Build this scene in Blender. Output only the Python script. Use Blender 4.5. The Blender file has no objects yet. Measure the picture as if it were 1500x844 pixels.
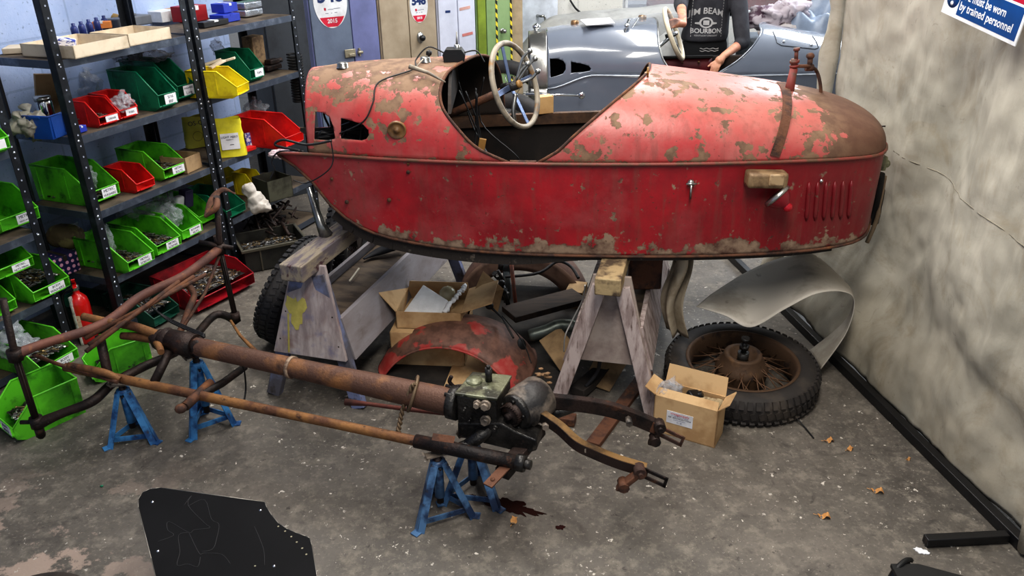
import bpy, bmesh, math, random
from mathutils import Vector, Matrix, Euler, noise
from mathutils.bvhtree import BVHTree
random.seed(11)
C = bpy.context.scene.collection
PI = math.pi
R = math.radians
F = 1163.0; CH = 1.9
# ---------------------------------------------------------------- camera frame (photo treated as 1500x844)
_d = Vector(((790-750)/F, -(2850-422)/F, -1.0)).normalized()
CZ = -_d
_y = Vector((0, 0, -1.0)); _y = (_y - _y.dot(CZ)*CZ).normalized()
_x = _y.cross(CZ)
def ray(px, py):
    c = Vector(((px-750)/F, -(py-422)/F, -1.0))
    return Vector((_x.dot(c), _y.dot(c), CZ.dot(c)))
def P(px, py, z):
    r = ray(px, py); t = (z-CH)/r.z
    return Vector((r.x*t, r.y*t, z))
def PY(px, py, Y):
    r = ray(px, py); t = Y/r.y
    return Vector((r.x*t, Y, CH+r.z*t))
def lin(c):
    return tuple(((v/12.92) if v <= .04045 else ((v+.055)/1.055)**2.4) for v in [x/255. for x in c])
# ---------------------------------------------------------------- materials
def nd(nt, t, **kw):
    n = nt.nodes.new(t)
    for k, v in kw.items():
        if k in n.inputs: n.inputs[k].default_value = v
        else: setattr(n, k, v)
    return n
def base(name):
    m = bpy.data.materials.new(name); m.use_nodes = True
    nt = m.node_tree; b = nt.nodes['Principled BSDF']
    return m, nt, b
def mixc(nt, fac, a, b, mode='MIX'):
    n = nt.nodes.new('ShaderNodeMix'); n.data_type = 'RGBA'; n.blend_type = mode
    for sock, v in ((n.inputs[0], fac), (n.inputs[6], a), (n.inputs[7], b)):
        if hasattr(v, 'links') or hasattr(v, 'is_output'): nt.links.new(v, sock)
        elif isinstance(v, (int, float)): sock.default_value = v
        else: sock.default_value = (*v, 1) if len(v) == 3 else v
    return n.outputs[2]
def coord(nt):
    return nt.nodes.new('ShaderNodeTexCoord').outputs['Object']
def nz(nt, vec, scale, detail=6, rough=.6, dist=0):
    n = nd(nt, 'ShaderNodeTexNoise', Scale=scale, Detail=detail, Roughness=rough, Distortion=dist)
    nt.links.new(vec, n.inputs['Vector']); return n.outputs['Fac']
def ramp(nt, fac, lo, hi, inv=False):
    n = nd(nt, 'ShaderNodeMapRange'); n.clamp = True
    n.inputs['From Min'].default_value = lo; n.inputs['From Max'].default_value = hi
    if inv: n.inputs['To Min'].default_value = 1; n.inputs['To Max'].default_value = 0
    nt.links.new(fac, n.inputs['Value']); return n.outputs['Result']
def mth(nt, op, a, b=None):
    n = nt.nodes.new('ShaderNodeMath'); n.operation = op
    for i, v in enumerate((a, b)):
        if v is None: continue
        if isinstance(v, (int, float)): n.inputs[i].default_value = v
        else: nt.links.new(v, n.inputs[i])
    return n.outputs[0]
def bump(nt, b, fac, strength=.3, dist=.01):
    n = nd(nt, 'ShaderNodeBump', Strength=strength, Distance=dist)
    nt.links.new(fac, n.inputs['Height']); nt.links.new(n.outputs[0], b.inputs['Normal'])
def M(name, c1, rough=.55, metal=0, c2=None, scale=8, lo=.45, hi=.6, c3=None, scale3=25, lo3=.58, hi3=.66, bmp=.15, bscale=60, alpha=1, stretch=None, coat=0, spec=None):
    m, nt, b = base(name)
    vec = coord(nt)
    if stretch:
        mp = nd(nt, 'ShaderNodeMapping'); mp.inputs['Scale'].default_value = stretch
        nt.links.new(vec, mp.inputs[0]); vec = mp.outputs[0]
    c = lin(c1)
    if c2 is not None:
        c = mixc(nt, ramp(nt, nz(nt, vec, scale), lo, hi), lin(c1), lin(c2))
    if c3 is not None:
        c = mixc(nt, ramp(nt, nz(nt, vec, scale3), lo3, hi3), c if c2 is not None else lin(c1), lin(c3))
    if c2 is None and c3 is None:
        c = mixc(nt, ramp(nt, nz(nt, vec, scale), .35, .7), lin([v*.88 for v in c1]), lin([min(255, v*1.06) for v in c1]))
    nt.links.new(c, b.inputs['Base Color'])
    b.inputs['Roughness'].default_value = rough; b.inputs['Metallic'].default_value = metal
    b.inputs['Coat Weight'].default_value = coat
    if spec is not None: b.inputs['Specular IOR Level'].default_value = spec
    if alpha < 1: b.inputs['Alpha'].default_value = alpha
    if bmp: bump(nt, b, nz(nt, vec, bscale, 3), bmp, .004)
    return m

m_steel = M('black_shelf_steel', (34, 37, 42), .38, .3, c2=(62, 68, 76), scale=14, lo=.5, hi=.75)
m_zinc = M('zinc_bolt', (190, 195, 205), .3, .9)
m_shelfboard = M('shelf_board', (92, 80, 66), .8, c2=(58, 50, 44), scale=9)
m_green = M('green_plastic', (98, 196, 44), .42, c2=(62, 138, 34), scale=7, lo=.42, hi=.68, c3=(36, 74, 28), scale3=14, lo3=.54, hi3=.74)
m_teal = M('dark_green_plastic', (24, 122, 88), .42, c2=(16, 88, 64), scale=8, c3=(14, 50, 40), scale3=14, lo3=.6, hi3=.75)
m_deep = M('dusty_dark_green_plastic', (22, 78, 62), .5, c2=(20, 50, 42), scale=8)
m_redp = M('red_plastic', (206, 34, 30), .4, c2=(165, 22, 24), scale=8, c3=(90, 20, 20), scale3=14, lo3=.62, hi3=.8)
m_dkred = M('dirty_red_plastic', (168, 22, 38), .42, c2=(110, 18, 30), scale=8)
m_blue = M('blue_plastic', (22, 72, 150), .4)
m_yellow = M('yellow_plastic', (226, 208, 36), .42, c2=(196, 172, 34), scale=10)
m_ypaper = M('yellow_paper', (232, 222, 50), .6)
m_ygreen = M('faded_yellow_paper', (176, 176, 70), .7)
m_blackp = M('black_plastic', (22, 22, 24), .4)
m_cratep = M('grimy_black_plastic', (46, 46, 42), .5, c2=(28, 28, 28), scale=9)
m_label = M('white_label', (232, 232, 236), .6, bmp=0)
m_ink = M('dark_ink', (36, 34, 60), .7, bmp=0)
m_card = M('cardboard', (200, 168, 126), .85, c2=(172, 138, 98), scale=6, c3=(110, 84, 58), scale3=9, lo3=.68, hi3=.74)
m_cardold = M('old_cardboard', (158, 132, 98), .88, c2=(120, 98, 72), scale=7)
m_cardpale = M('pale_cardboard', (214, 200, 178), .85, c2=(188, 172, 148), scale=6)
m_bluebox = M('blue_printed_card', (36, 58, 170), .5)
m_white = M('white_card', (226, 228, 232), .6)
m_foil = M('silver_foil', (190, 196, 205), .25, .8, bmp=.8, bscale=40)
m_rust = M('rusty_brown_iron', (104, 70, 52), .78, .25, c2=(66, 48, 42), scale=14, c3=(140, 92, 56), scale3=10, lo3=.58, hi3=.72, bmp=.5, bscale=120)
m_rustdk = M('dark_oily_iron', (58, 46, 42), .55, .5, c2=(34, 30, 30), scale=12, c3=(92, 62, 46), scale3=18, lo3=.6, hi3=.7, bmp=.6, bscale=110)
m_rustor = M('orange_rusty_tube', (142, 102, 62), .68, .3, c2=(98, 66, 48), scale=7, lo=.42, hi=.6, c3=(52, 38, 34), scale3=18, lo3=.58, hi3=.68, bmp=.5, bscale=110)
m_rusttube = M('rusty_torque_tube', (98, 72, 60), .62, .35, c2=(150, 106, 68), scale=5, lo=.52, hi=.66, c3=(56, 42, 38), scale3=12, lo3=.56, hi3=.7, bmp=.5, bscale=110)
m_oily = M('oily_black_casting', (48, 46, 44), .38, .2, c2=(22, 21, 22), scale=11, c3=(88, 80, 72), scale3=26, lo3=.64, hi3=.74, bmp=.7, bscale=90)
m_oilygreen = M('oily_greenish_alloy', (112, 114, 92), .4, .3, c2=(50, 50, 40), scale=14, lo=.45, hi=.56, c3=(168, 172, 160), scale3=20, lo3=.62, hi3=.7, bmp=.6)
m_drum = M('worn_drum_steel', (140, 128, 116), .5, .15, c2=(44, 42, 42), scale=7, lo=.45, hi=.6, bmp=.4)
m_brass = M('dirty_brass_edge', (132, 104, 66), .45, .5, c2=(58, 46, 36), scale=10, lo=.42, hi=.62)
m_bstand = M('blue_stand_paint', (72, 136, 190), .42, .0, c2=(30, 70, 118), scale=14, c3=(60, 52, 52), scale3=26, lo3=.62, hi3=.7)
m_bstand2 = M('dark_blue_stand_paint', (84, 120, 158), .4, .1, c2=(36, 54, 84), scale=14, c3=(50, 48, 52), scale3=26, lo3=.62, hi3=.7)
m_rubber = M('dusty_tyre_rubber', (46, 42, 40), .75, c2=(74, 66, 58), scale=9, lo=.5, hi=.75)
m_rubberdk = M('tyre_rubber', (34, 34, 38), .7, c2=(50, 48, 48), scale=10)
m_wheelrust = M('rusty_wheel', (84, 64, 48), .7, .3, c2=(122, 92, 62), scale=12, lo=.55, hi=.75, c3=(54, 42, 36), scale3=16, bmp=.4)
m_chrome = M('chrome', (225, 228, 232), .12, 1, bmp=0)
m_dullchrome = M('brushed_nickel', (176, 176, 172), .28, .9, c2=(130, 130, 128), scale=5)
m_black = M('matt_black', (14, 14, 15), .6)
m_dark = M('dark_interior', (26, 21, 19), .8, c2=(46, 36, 30), scale=6)
m_wire = M('black_wire', (24, 24, 26), .5, bmp=0)
m_wood = M('worn_wood', (130, 116, 102), .8, c2=(92, 82, 74), scale=5, stretch=(1, 6, 6), c3=(64, 56, 52), scale3=12, bmp=.4)
m_woodpale = M('bare_timber', (178, 164, 160), .8, c2=(140, 124, 120), scale=6, stretch=(5, 5, 1), c3=(96, 80, 74), scale3=12, lo3=.6, hi3=.7, bmp=.4)
m_woodnew = M('fresh_wood_block', (206, 168, 118), .7, c2=(186, 146, 98), scale=5)
m_polystyrene = M('polystyrene', (250, 250, 250), .7, bmp=.5, bscale=200)
m_glass = M('clear_glass', (210, 216, 214), .08, 0, alpha=.35, bmp=0)
m_bag = M('clear_polythene', (205, 210, 218), .16, 0, alpha=.3, bmp=1, bscale=26)
m_bagw = M('white_cloth_bag', (206, 200, 192), .7, c2=(170, 162, 152), scale=9, bmp=.5)
m_pipe = M('tarnished_pipe', (104, 110, 104), .4, .6, c2=(62, 68, 62), scale=10, c3=(150, 152, 140), scale3=16)
m_extred = M('extinguisher_red', (206, 26, 26), .3, coat=.4)
m_leaf = M('dead_oak_leaf', (200, 150, 92), .8, c2=(176, 122, 70), scale=40)
m_skin = M('skin', (206, 150, 122), .5, c2=(190, 128, 104), scale=14, bmp=.05)
m_hair = M('brown_hair', (64, 46, 34), .6, bmp=.6, bscale=120)
m_jumper = M('charcoal_jumper', (58, 58, 64), .85, c2=(46, 46, 52), scale=9, bmp=.3, bscale=140)
m_print = M('pale_shirt_print', (186, 184, 184), .8, bmp=0)
m_trouser = M('black_trousers', (26, 27, 30), .85)
m_maroon = M('maroon_trim', (96, 26, 34), .5, c2=(78, 18, 26), scale=8)
m_cream = M('cream_wheel_rim', (212, 200, 176), .35)
m_agedcream = M('aged_cream_rim', (150, 140, 124), .5, c2=(106, 98, 88), scale=14, c3=(150, 108, 56), scale3=7, lo3=.58, hi3=.66)
m_bluespoke = M('bluish_steel_spoke', (112, 128, 164), .3, .7)
m_stain = M('tan_plastic', (150, 112, 60), .5)
m_oil, _nt, _b = base('spilt_oil'); _b.inputs['Base Color'].default_value = (.014, .004, .003, 1); _b.inputs['Roughness'].default_value = .12
m_lamp, _nt, _b = base('red_lens'); _b.inputs['Base Color'].default_value = (.35, .01, .02, 1); _b.inputs['Roughness'].default_value = .15
# paint of the red body
def mixf(nt, fac, a, b):
    return mth(nt, 'ADD', a, mth(nt, 'MULTIPLY', fac, b-a))
def red_paint(name, upper):
    m, nt, b = base(name); v = coord(nt)
    sep = nd(nt, 'ShaderNodeSeparateXYZ'); nt.links.new(v, sep.inputs[0])
    X, Y, Z = sep.outputs
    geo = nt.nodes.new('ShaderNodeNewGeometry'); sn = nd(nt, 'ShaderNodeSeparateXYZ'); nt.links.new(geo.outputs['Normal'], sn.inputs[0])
    if upper:
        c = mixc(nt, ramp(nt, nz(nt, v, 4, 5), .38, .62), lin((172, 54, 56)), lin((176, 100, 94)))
        c = mixc(nt, mth(nt, 'MULTIPLY', ramp(nt, sn.outputs[2], .3, 1.0), .55), c, lin((186, 134, 122)))  # upward faces paler: overhead light put into the colour, along with dust
    else:
        c = mixc(nt, ramp(nt, nz(nt, v, 3.5, 5), .4, .64), lin((134, 32, 40)), lin((170, 34, 44)))
        c = mixc(nt, ramp(nt, nz(nt, v, 2.6, 6, .65), .5, .66), c, lin((158, 66, 68)))
        c = mixc(nt, mth(nt, 'MULTIPLY', ramp(nt, nz(nt, v, 9, 8, .75), .5, .7), .45), c, lin((112, 40, 42)))
        c = mixc(nt, mth(nt, 'MULTIPLY', ramp(nt, X, .5, 1.3), .75), c, lin((104, 24, 32)))  # shade of the flank turning away at the tail, put into the colour
    # vertical streaks of grime
    mp = nd(nt, 'ShaderNodeMapping'); mp.inputs['Scale'].default_value = (26, 26, 2.2); nt.links.new(v, mp.inputs[0])
    c = mixc(nt, mth(nt, 'MULTIPLY', ramp(nt, nz(nt, mp.outputs[0], 1, 5, .65), .5, .75), .55), c, lin((112, 74, 64)))
    n1 = nz(nt, v, 6, 10, .68)
    n2 = nz(nt, v, 17, 6, .6)
    n3 = nz(nt, v, 2.6, 4, .55)
    if upper:
        s = mth(nt, 'ADD', mth(nt, 'MULTIPLY', ramp(nt, sn.outputs[2], .5, 1.0), mixf(nt, ramp(nt, X, -.1, .4), .135, .045)), mth(nt, 'MULTIPLY', ramp(nt, mth(nt, 'ADD', X, mth(nt, 'MULTIPLY', nz(nt, v, 5, 6), .3)), 1.33, 1.42), .33))
        s = mth(nt, 'ADD', s, mth(nt, 'MULTIPLY', ramp(nt, Z, 1.03, 1.055, True), .14))
        blob = mth(nt, 'ADD', mth(nt, 'MULTIPLY', n1, .6), mth(nt, 'MULTIPLY', n2, .4))
        blob = mth(nt, 'ADD', blob, mth(nt, 'MULTIPLY', mth(nt, 'SUBTRACT', n3, .5), .28))
        k = ramp(nt, mth(nt, 'ADD', blob, s), .585, .605)
        k2 = ramp(nt, mth(nt, 'ADD', mth(nt, 'ADD', nz(nt, v, 13, 6, .6), mth(nt, 'MULTIPLY', mth(nt, 'SUBTRACT', nz(nt, v, 3.2, 2), .5), .2)), mth(nt, 'MULTIPLY', ramp(nt, X, .1, .6), .03)), .60, .618)
        k = mth(nt, 'MAXIMUM', k, k2)
        rust = mixc(nt, ramp(nt, n2, .42, .6), lin((104, 80, 64)), lin((132, 106, 84)))
        rust = mixc(nt, mth(nt, 'MULTIPLY', ramp(nt, X, 1.18, 1.3), .75), rust, lin((90, 60, 46)))
    else:
        zb = mth(nt, 'ADD', Z, mth(nt, 'MULTIPLY', ramp(nt, X, -.75, -.1, True), -.06))
        s = mth(nt, 'ADD', mth(nt, 'MULTIPLY', ramp(nt, zb, .655, .76, True), .2), mth(nt, 'MULTIPLY', mth(nt, 'MULTIPLY', ramp(nt, X, .3, .1, True), ramp(nt, zb, .66, .72, True)), .0))
        s = mth(nt, 'ADD', s, mth(nt, 'MULTIPLY', ramp(nt, Z, 1.005, 1.03), .08))
        blob = mth(nt, 'ADD', mth(nt, 'MULTIPLY', n1, .55), mth(nt, 'MULTIPLY', n2, .45))
        k = ramp(nt, mth(nt, 'ADD', blob, s), .632, .655)
        k = mth(nt, 'MAXIMUM', k, ramp(nt, nz(nt, v, 11, 7, .65), .675, .70))
        k = mth(nt, 'MAXIMUM', k, mth(nt, 'MULTIPLY', ramp(nt, nz(nt, v, 30, 4, .6), .64, .70), .8))
        rust = mixc(nt, ramp(nt, n2, .4, .62), lin((82, 56, 46)), lin((146, 124, 104)))
    c = mixc(nt, k, c, rust)
    # fine pits
    c = mixc(nt, mth(nt, 'MULTIPLY', ramp(nt, nz(nt, v, 70, 3), .66, .72), .8), c, lin((84, 56, 46)))
    nt.links.new(c, b.inputs['Base Color'])
    rr = mth(nt, 'ADD', mth(nt, 'MULTIPLY', k, .4), .38); nt.links.new(rr, b.inputs['Roughness'])
    bump(nt, b, mth(nt, 'ADD', mth(nt, 'MULTIPLY', k, -.6), nz(nt, v, 50, 4)), .22, .004)
    return m
def _dummy(): pass
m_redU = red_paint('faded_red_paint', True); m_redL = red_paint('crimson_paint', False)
def grey_paint():
    m, nt, b = base('slate_grey_gloss_paint'); v = coord(nt)
    c = mixc(nt, ramp(nt, nz(nt, v, 2, 3), .3, .7), lin((98, 105, 118)), lin((114, 121, 134)))
    nt.links.new(c, b.inputs['Base Color']); b.inputs['Roughness'].default_value = .22; b.inputs['Coat Weight'].default_value = .8; b.inputs['Coat Roughness'].default_value = .04
    return m
m_grey = grey_paint()
def fender_mat():
    m, nt, b = base('rusty_red_fender_paint'); v = coord(nt)
    c = mixc(nt, ramp(nt, nz(nt, v, 18, 6), .4, .62), lin((92, 66, 56)), lin((126, 92, 78)))
    sep = nd(nt, 'ShaderNodeSeparateXYZ'); nt.links.new(v, sep.inputs[0])
    s = mth(nt, 'MULTIPLY', ramp(nt, sep.outputs[1], .0, .2, True), .17)
    k = ramp(nt, mth(nt, 'ADD', nz(nt, v, 7, 8, .6), s), .585, .625)
    c = mixc(nt, k, c, mixc(nt, ramp(nt, nz(nt, v, 22, 5), .4, .65), lin((166, 56, 52)), lin((176, 92, 82))))
    nt.links.new(c, b.inputs['Base Color']); b.inputs['Roughness'].default_value = .6
    bump(nt, b, nz(nt, v, 90, 4), .3, .003)
    return m
m_fender = fender_mat()
def floor_shading():
    m, nt, b = base('worn_concrete_floor'); v = coord(nt)
    c = mixc(nt, ramp(nt, nz(nt, v, 1.6, 8, .7), .35, .65), lin((78, 74, 69)), lin((108, 102, 95)))
    c = mixc(nt, mth(nt, 'MULTIPLY', ramp(nt, nz(nt, v, 14, 8, .7), .5, .66), .6), c, lin((138, 131, 120)))
    c = mixc(nt, mth(nt, 'MULTIPLY', ramp(nt, nz(nt, v, 4, 6, .6, 1.5), .56, .7), .65), c, lin((62, 58, 55)))
    c = mixc(nt, mth(nt, 'MULTIPLY', ramp(nt, nz(nt, v, 38, 6, .75), .52, .7), .45), c, lin((52, 48, 45)))
    c = mixc(nt, mth(nt, 'MULTIPLY', ramp(nt, nz(nt, v, 60, 5, .75), .56, .68), .45), c, lin((156, 148, 136)))
    # dark scuffs
    c = mixc(nt, mth(nt, 'MULTIPLY', ramp(nt, nz(nt, v, 11, 5, .6, .6), .62, .72), .5), c, lin((40, 37, 36)))
    # pale worn patches towards the near left
    sep = nd(nt, 'ShaderNodeSeparateXYZ'); nt.links.new(v, sep.inputs[0])
    left = ramp(nt, sep.outputs[0], -1.5, -.9, True); near = ramp(nt, sep.outputs[1], 2.0, 2.5, True)
    pk = mth(nt, 'MULTIPLY', mth(nt, 'MULTIPLY', left, near), ramp(nt, nz(nt, v, 3.4, 8, .7), .53, .56))
    c = mixc(nt, mth(nt, 'MULTIPLY', pk, .85), c, lin((164, 146, 134)))
    # paint specks
    for sc, th, col, w in ((24, .20, (206, 200, 190), .9), (60, .26, (186, 180, 170), .8), (9, .09, (226, 218, 204), 1), (34, .22, (40, 36, 34), .6)):
        vo = nd(nt, 'ShaderNodeTexVoronoi', Scale=sc); vo.feature = 'F1'
        nn_ = nd(nt, 'ShaderNodeTexNoise', Scale=sc*2.2, Detail=3); nt.links.new(v, nn_.inputs['Vector']); wv = mixc(nt, min(.5, 1.6/sc), v, nn_.outputs['Color'])
        nt.links.new(wv, vo.inputs['Vector'])
        rn0 = nd(nt, 'ShaderNodeSeparateXYZ'); nt.links.new(vo.outputs['Color'], rn0.inputs[0])
        sp = ramp(nt, mth(nt, 'DIVIDE', vo.outputs['Distance'], mth(nt, 'MULTIPLY', mth(nt, 'POWER', rn0.outputs[1], 2.5), 1.0)), th, th*1.3, True)
        rnd = nd(nt, 'ShaderNodeSeparateXYZ'); nt.links.new(vo.outputs['Color'], rnd.inputs[0])
        sp = mth(nt, 'MULTIPLY', mth(nt, 'MULTIPLY', sp, mth(nt, 'GREATER_THAN', mth(nt, 'ADD', rnd.outputs[0], mth(nt, 'MULTIPLY', nz(nt, v, 3.5, 3), .5)), .92)), w)
        c = mixc(nt, sp, c, lin(col))
    nt.links.new(c, b.inputs['Base Color'])
    nt.links.new(ramp(nt, nz(nt, v, 7, 5), -.3, 1.0), b.inputs['Roughness'])
    bump(nt, b, nz(nt, v, 45, 6, .7), .25, .006)
    return m
m_floor = floor_shading()
def block_wall(name, c1, c2, mortar=None):
    m, nt, b = base(name); v = coord(nt)
    br = nd(nt, 'ShaderNodeTexBrick', Scale=1.0); br.inputs['Mortar Size'].default_value = .006
    br.inputs['Brick Width'].default_value = .45; br.inputs['Row Height'].default_value = .225
    nt.links.new(v, br.inputs['Vector'])
    c = mixc(nt, ramp(nt, nz(nt, v, 2.5, 8, .65), .35, .65), lin(c1), lin(c2))
    c = mixc(nt, mth(nt, 'MULTIPLY', br.outputs['Fac'], .3), c, lin([x*.75 for x in c1]))
    c = mixc(nt, mth(nt, 'MULTIPLY', ramp(nt, nz(nt, v, 45, 3), .62, .7), .5), c, lin([x*.55 for x in c1]))
    nt.links.new(c, b.inputs['Base Color']); b.inputs['Roughness'].default_value = .7
    bump(nt, b, mth(nt, 'SUBTRACT', nz(nt, v, 60, 4), br.outputs['Fac']), .35, .006)
    return m
m_wallL = block_wall('pale_blue_painted_blocks', (150, 172, 214), (176, 192, 226))
m_wallB = block_wall('white_painted_wall', (216, 214, 208), (230, 228, 222))
def canvas_mat():
    m, nt, b = base('stained_canvas'); v = coord(nt)
    c = mixc(nt, ramp(nt, nz(nt, v, 1.3, 7, .6), .36, .66), lin((148, 144, 132)), lin((190, 185, 172)))
    c = mixc(nt, mth(nt, 'MULTIPLY', ramp(nt, nz(nt, v, 3.6, 9, .7, .8), .52, .66), .5), c, lin((136, 124, 102)))
    mp = nd(nt, 'ShaderNodeMapping'); mp.inputs['Scale'].default_value = (9, 9, 1.2); nt.links.new(v, mp.inputs[0])
    c = mixc(nt, mth(nt, 'MULTIPLY', ramp(nt, nz(nt, mp.outputs[0], 1.4, 5), .52, .7), .35), c, lin((196, 190, 176)))
    sep = nd(nt, 'ShaderNodeSeparateXYZ'); nt.links.new(v, sep.inputs[0])
    low = ramp(nt, sep.outputs[2], .05, .75, True)
    c = mixc(nt, mth(nt, 'MULTIPLY', mth(nt, 'MULTIPLY', low, ramp(nt, nz(nt, v, 3, 7, .6), .3, .55)), .45), c, lin((112, 98, 72)))
    c = mixc(nt, mth(nt, 'MULTIPLY', ramp(nt, nz(nt, v, 7, 10, .8, 2.5), .6, .64), .25), c, lin((76, 68, 58)))
    nt.links.new(c, b.inputs['Base Color']); b.inputs['Roughness'].default_value = .85
    h = mth(nt, 'ADD', nz(nt, v, 2.6, 5, .6, .3), mth(nt, 'MULTIPLY', nz(nt, v, 160, 2), .08))
    bump(nt, b, h, .35, .015)
    return m
m_canvas = canvas_mat()
def painted_ply():
    m, nt, b = base('paint_splashed_plywood'); v = coord(nt)
    mp = nd(nt, 'ShaderNodeMapping'); mp.inputs['Scale'].default_value = (22, 22, 3); nt.links.new(v, mp.inputs[0])
    c = mixc(nt, ramp(nt, nz(nt, mp.outputs[0], 1, 6), .4, .65), lin((138, 126, 126)), lin((182, 172, 170)))
    c = mixc(nt, mth(nt, 'MULTIPLY', ramp(nt, nz(nt, v, 9, 5), .55, .66), .55), c, lin((84, 92, 134)))
    c = mixc(nt, mth(nt, 'MULTIPLY', ramp(nt, nz(nt, v, 7.3, 4, .5, .5), .57, .68), .5), c, lin((112, 74, 62)))
    nt.links.new(c, b.inputs['Base Color']); b.inputs['Roughness'].default_value = .75
    bump(nt, b, nz(nt, mp.outputs[0], 2, 4), .3, .004)
    return m
m_ply = painted_ply()
m_ypaint = M('yellow_paint_splash', (186, 176, 96), .6, c2=(166, 156, 84), scale=12)

# ---------------------------------------------------------------- mesh builder
WM = {}
class MB:
    def __init__(s): s.bm = bmesh.new(); s.mi = 0
    def _f(s, vs, smooth=True):
        try:
            f = s.bm.faces.new(vs); f.smooth = smooth; f.material_index = s.mi; return f
        except ValueError: return None
    def box(s, c, size, rot=None, bevel=0):
        m = Matrix.Translation(Vector(c)) @ (rot.to_4x4() if rot is not None else Matrix())
        r = bmesh.ops.create_cube(s.bm, size=1, matrix=m @ Matrix.Diagonal((*size, 1)))
        vs = r['verts']; fs = {f for v in vs for f in v.link_faces}
        for f in fs: f.material_index = s.mi; f.smooth = False
        if bevel:
            es = {e for v in vs for e in v.link_edges}
            rr = bmesh.ops.bevel(s.bm, geom=list(es), offset=bevel, segments=2, affect='EDGES', profile=.6)
            for f in rr['faces']: f.material_index = s.mi; f.smooth = True
        return s
    def hexa(s, bot, top, bevel=0):
        vb = [s.bm.verts.new(p) for p in bot]; vt = [s.bm.verts.new(p) for p in top]; n = len(vb)
        s._f(list(reversed(vb)), False); s._f(vt, False)
        for i in range(n): s._f([vb[i], vb[(i+1) % n], vt[(i+1) % n], vt[i]], False)
        if bevel:
            es = {e for v in vb+vt for e in v.link_edges}
            rr = bmesh.ops.bevel(s.bm, geom=list(es), offset=bevel, segments=2, affect='EDGES', profile=.6)
            for f in rr['faces']: f.material_index = s.mi
        return s
    def beam(s, a, b, w, h, up=(0, 0, 1), bevel=.002):
        a = Vector(a); b = Vector(b); d = (b-a); L = d.length; d.normalize()
        u = Vector(up); u = (u-u.dot(d)*d)
        if u.length < 1e-4: u = Vector((1, 0, 0)); u = u-u.dot(d)*d
        u.normalize(); r = d.cross(u)
        rot = Matrix((d, r, u)).transposed()
        return s.box((a+b)/2, (L, w, h), rot, bevel)
    def tube(s, pts, rad, seg=10, closed=False, cap=True, flat=1.0):
        pts = [Vector(p) for p in pts]; n = len(pts)
        rads = rad if isinstance(rad, (list, tuple)) else [rad]*n
        prev = None; rings = []
        for i, p in enumerate(pts):
            if closed: t = pts[(i+1) % n]-pts[i-1]
            else: t = pts[min(i+1, n-1)]-pts[max(i-1, 0)]
            if t.length < 1e-9: t = Vector((0, 0, 1))
            t.normalize()
            if prev is None:
                a = Vector((0, 0, 1)) if abs(t.z) < .9 else Vector((1, 0, 0))
                u = (a-a.dot(t)*t).normalized()
            else:
                u = (prev-prev.dot(t)*t)
                u = u.normalized() if u.length > 1e-6 else prev
            prev = u; w = t.cross(u)
            rings.append([s.bm.verts.new(p+rads[i]*(math.cos(2*PI*k/seg)*u*flat+math.sin(2*PI*k/seg)*w)) for k in range(seg)])
        m = n if closed else n-1
        for i in range(m):
            a = rings[i]; b = rings[(i+1) % n]
            for k in range(seg): s._f([a[k], a[(k+1) % seg], b[(k+1) % seg], b[k]])
        if cap and not closed:
            s._f(list(reversed(rings[0])), False); s._f(rings[-1], False)
        return s
    def lathe(s, prof, mat=None, seg=24, cap=False, a0=0, a1=2*PI):
        # prof: (r, z) pairs, about local z
        mat = mat if mat is not None else Matrix(); full = abs(a1-a0-2*PI) < 1e-6
        n = seg if full else seg+1; rings = []
        for r, zz in prof:
            rings.append([s.bm.verts.new(mat @ Vector((r*math.cos(a0+(a1-a0)*k/seg), r*math.sin(a0+(a1-a0)*k/seg), zz))) for k in range(n)])
        for a, b in zip(rings, rings[1:]):
            for k in range(seg): s._f([a[k], a[(k+1) % n], b[(k+1) % n], b[k]])
        if cap: s._f(list(reversed(rings[0])), False); s._f(rings[-1], False)
        return s
    def cyl(s, a, b, r, seg=16, r2=None):
        return s.tube([a, b], [r, r if r2 is None else r2], seg)
    def ball(s, c, r, sc=(1, 1, 1), sub=2, jit=0, seed=0):
        rr = bmesh.ops.create_icosphere(s.bm, subdivisions=sub, radius=1)
        for v in rr['verts']:
            p = v.co.copy()
            k = 1+jit*noise.noise(p*1.7+Vector((seed, seed*.7, 0)))+jit*.6*noise.noise(p*4+Vector((seed, 0, 3)))
            v.co = Vector(c)+Vector((p.x*sc[0], p.y*sc[1], p.z*sc[2]))*r*k
        for f in {f for v in rr['verts'] for f in v.link_faces}: f.smooth = True; f.material_index = s.mi
        return s
    def grid(s, nu, nv, fn, closeu=False):
        vs = [[s.bm.verts.new(fn(i/nu, j/nv)) for j in range(nv+1)] for i in range(nu+(0 if closeu else 1))]
        n = len(vs)
        for i in range(nu):
            for j in range(nv):
                s._f([vs[i][j], vs[(i+1) % n][j], vs[(i+1) % n][j+1], vs[i][j+1]])
        return s
    def prism(s, poly, fn0, fn1, smooth=False):
        a = [s.bm.verts.new(fn0(p)) for p in poly]; b = [s.bm.verts.new(fn1(p)) for p in poly]; n = len(poly)
        s._f(list(reversed(a)), False); s._f(b, False)
        for i in range(n): s._f([a[i], a[(i+1) % n], b[(i+1) % n], b[i]], smooth)
        return s
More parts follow.
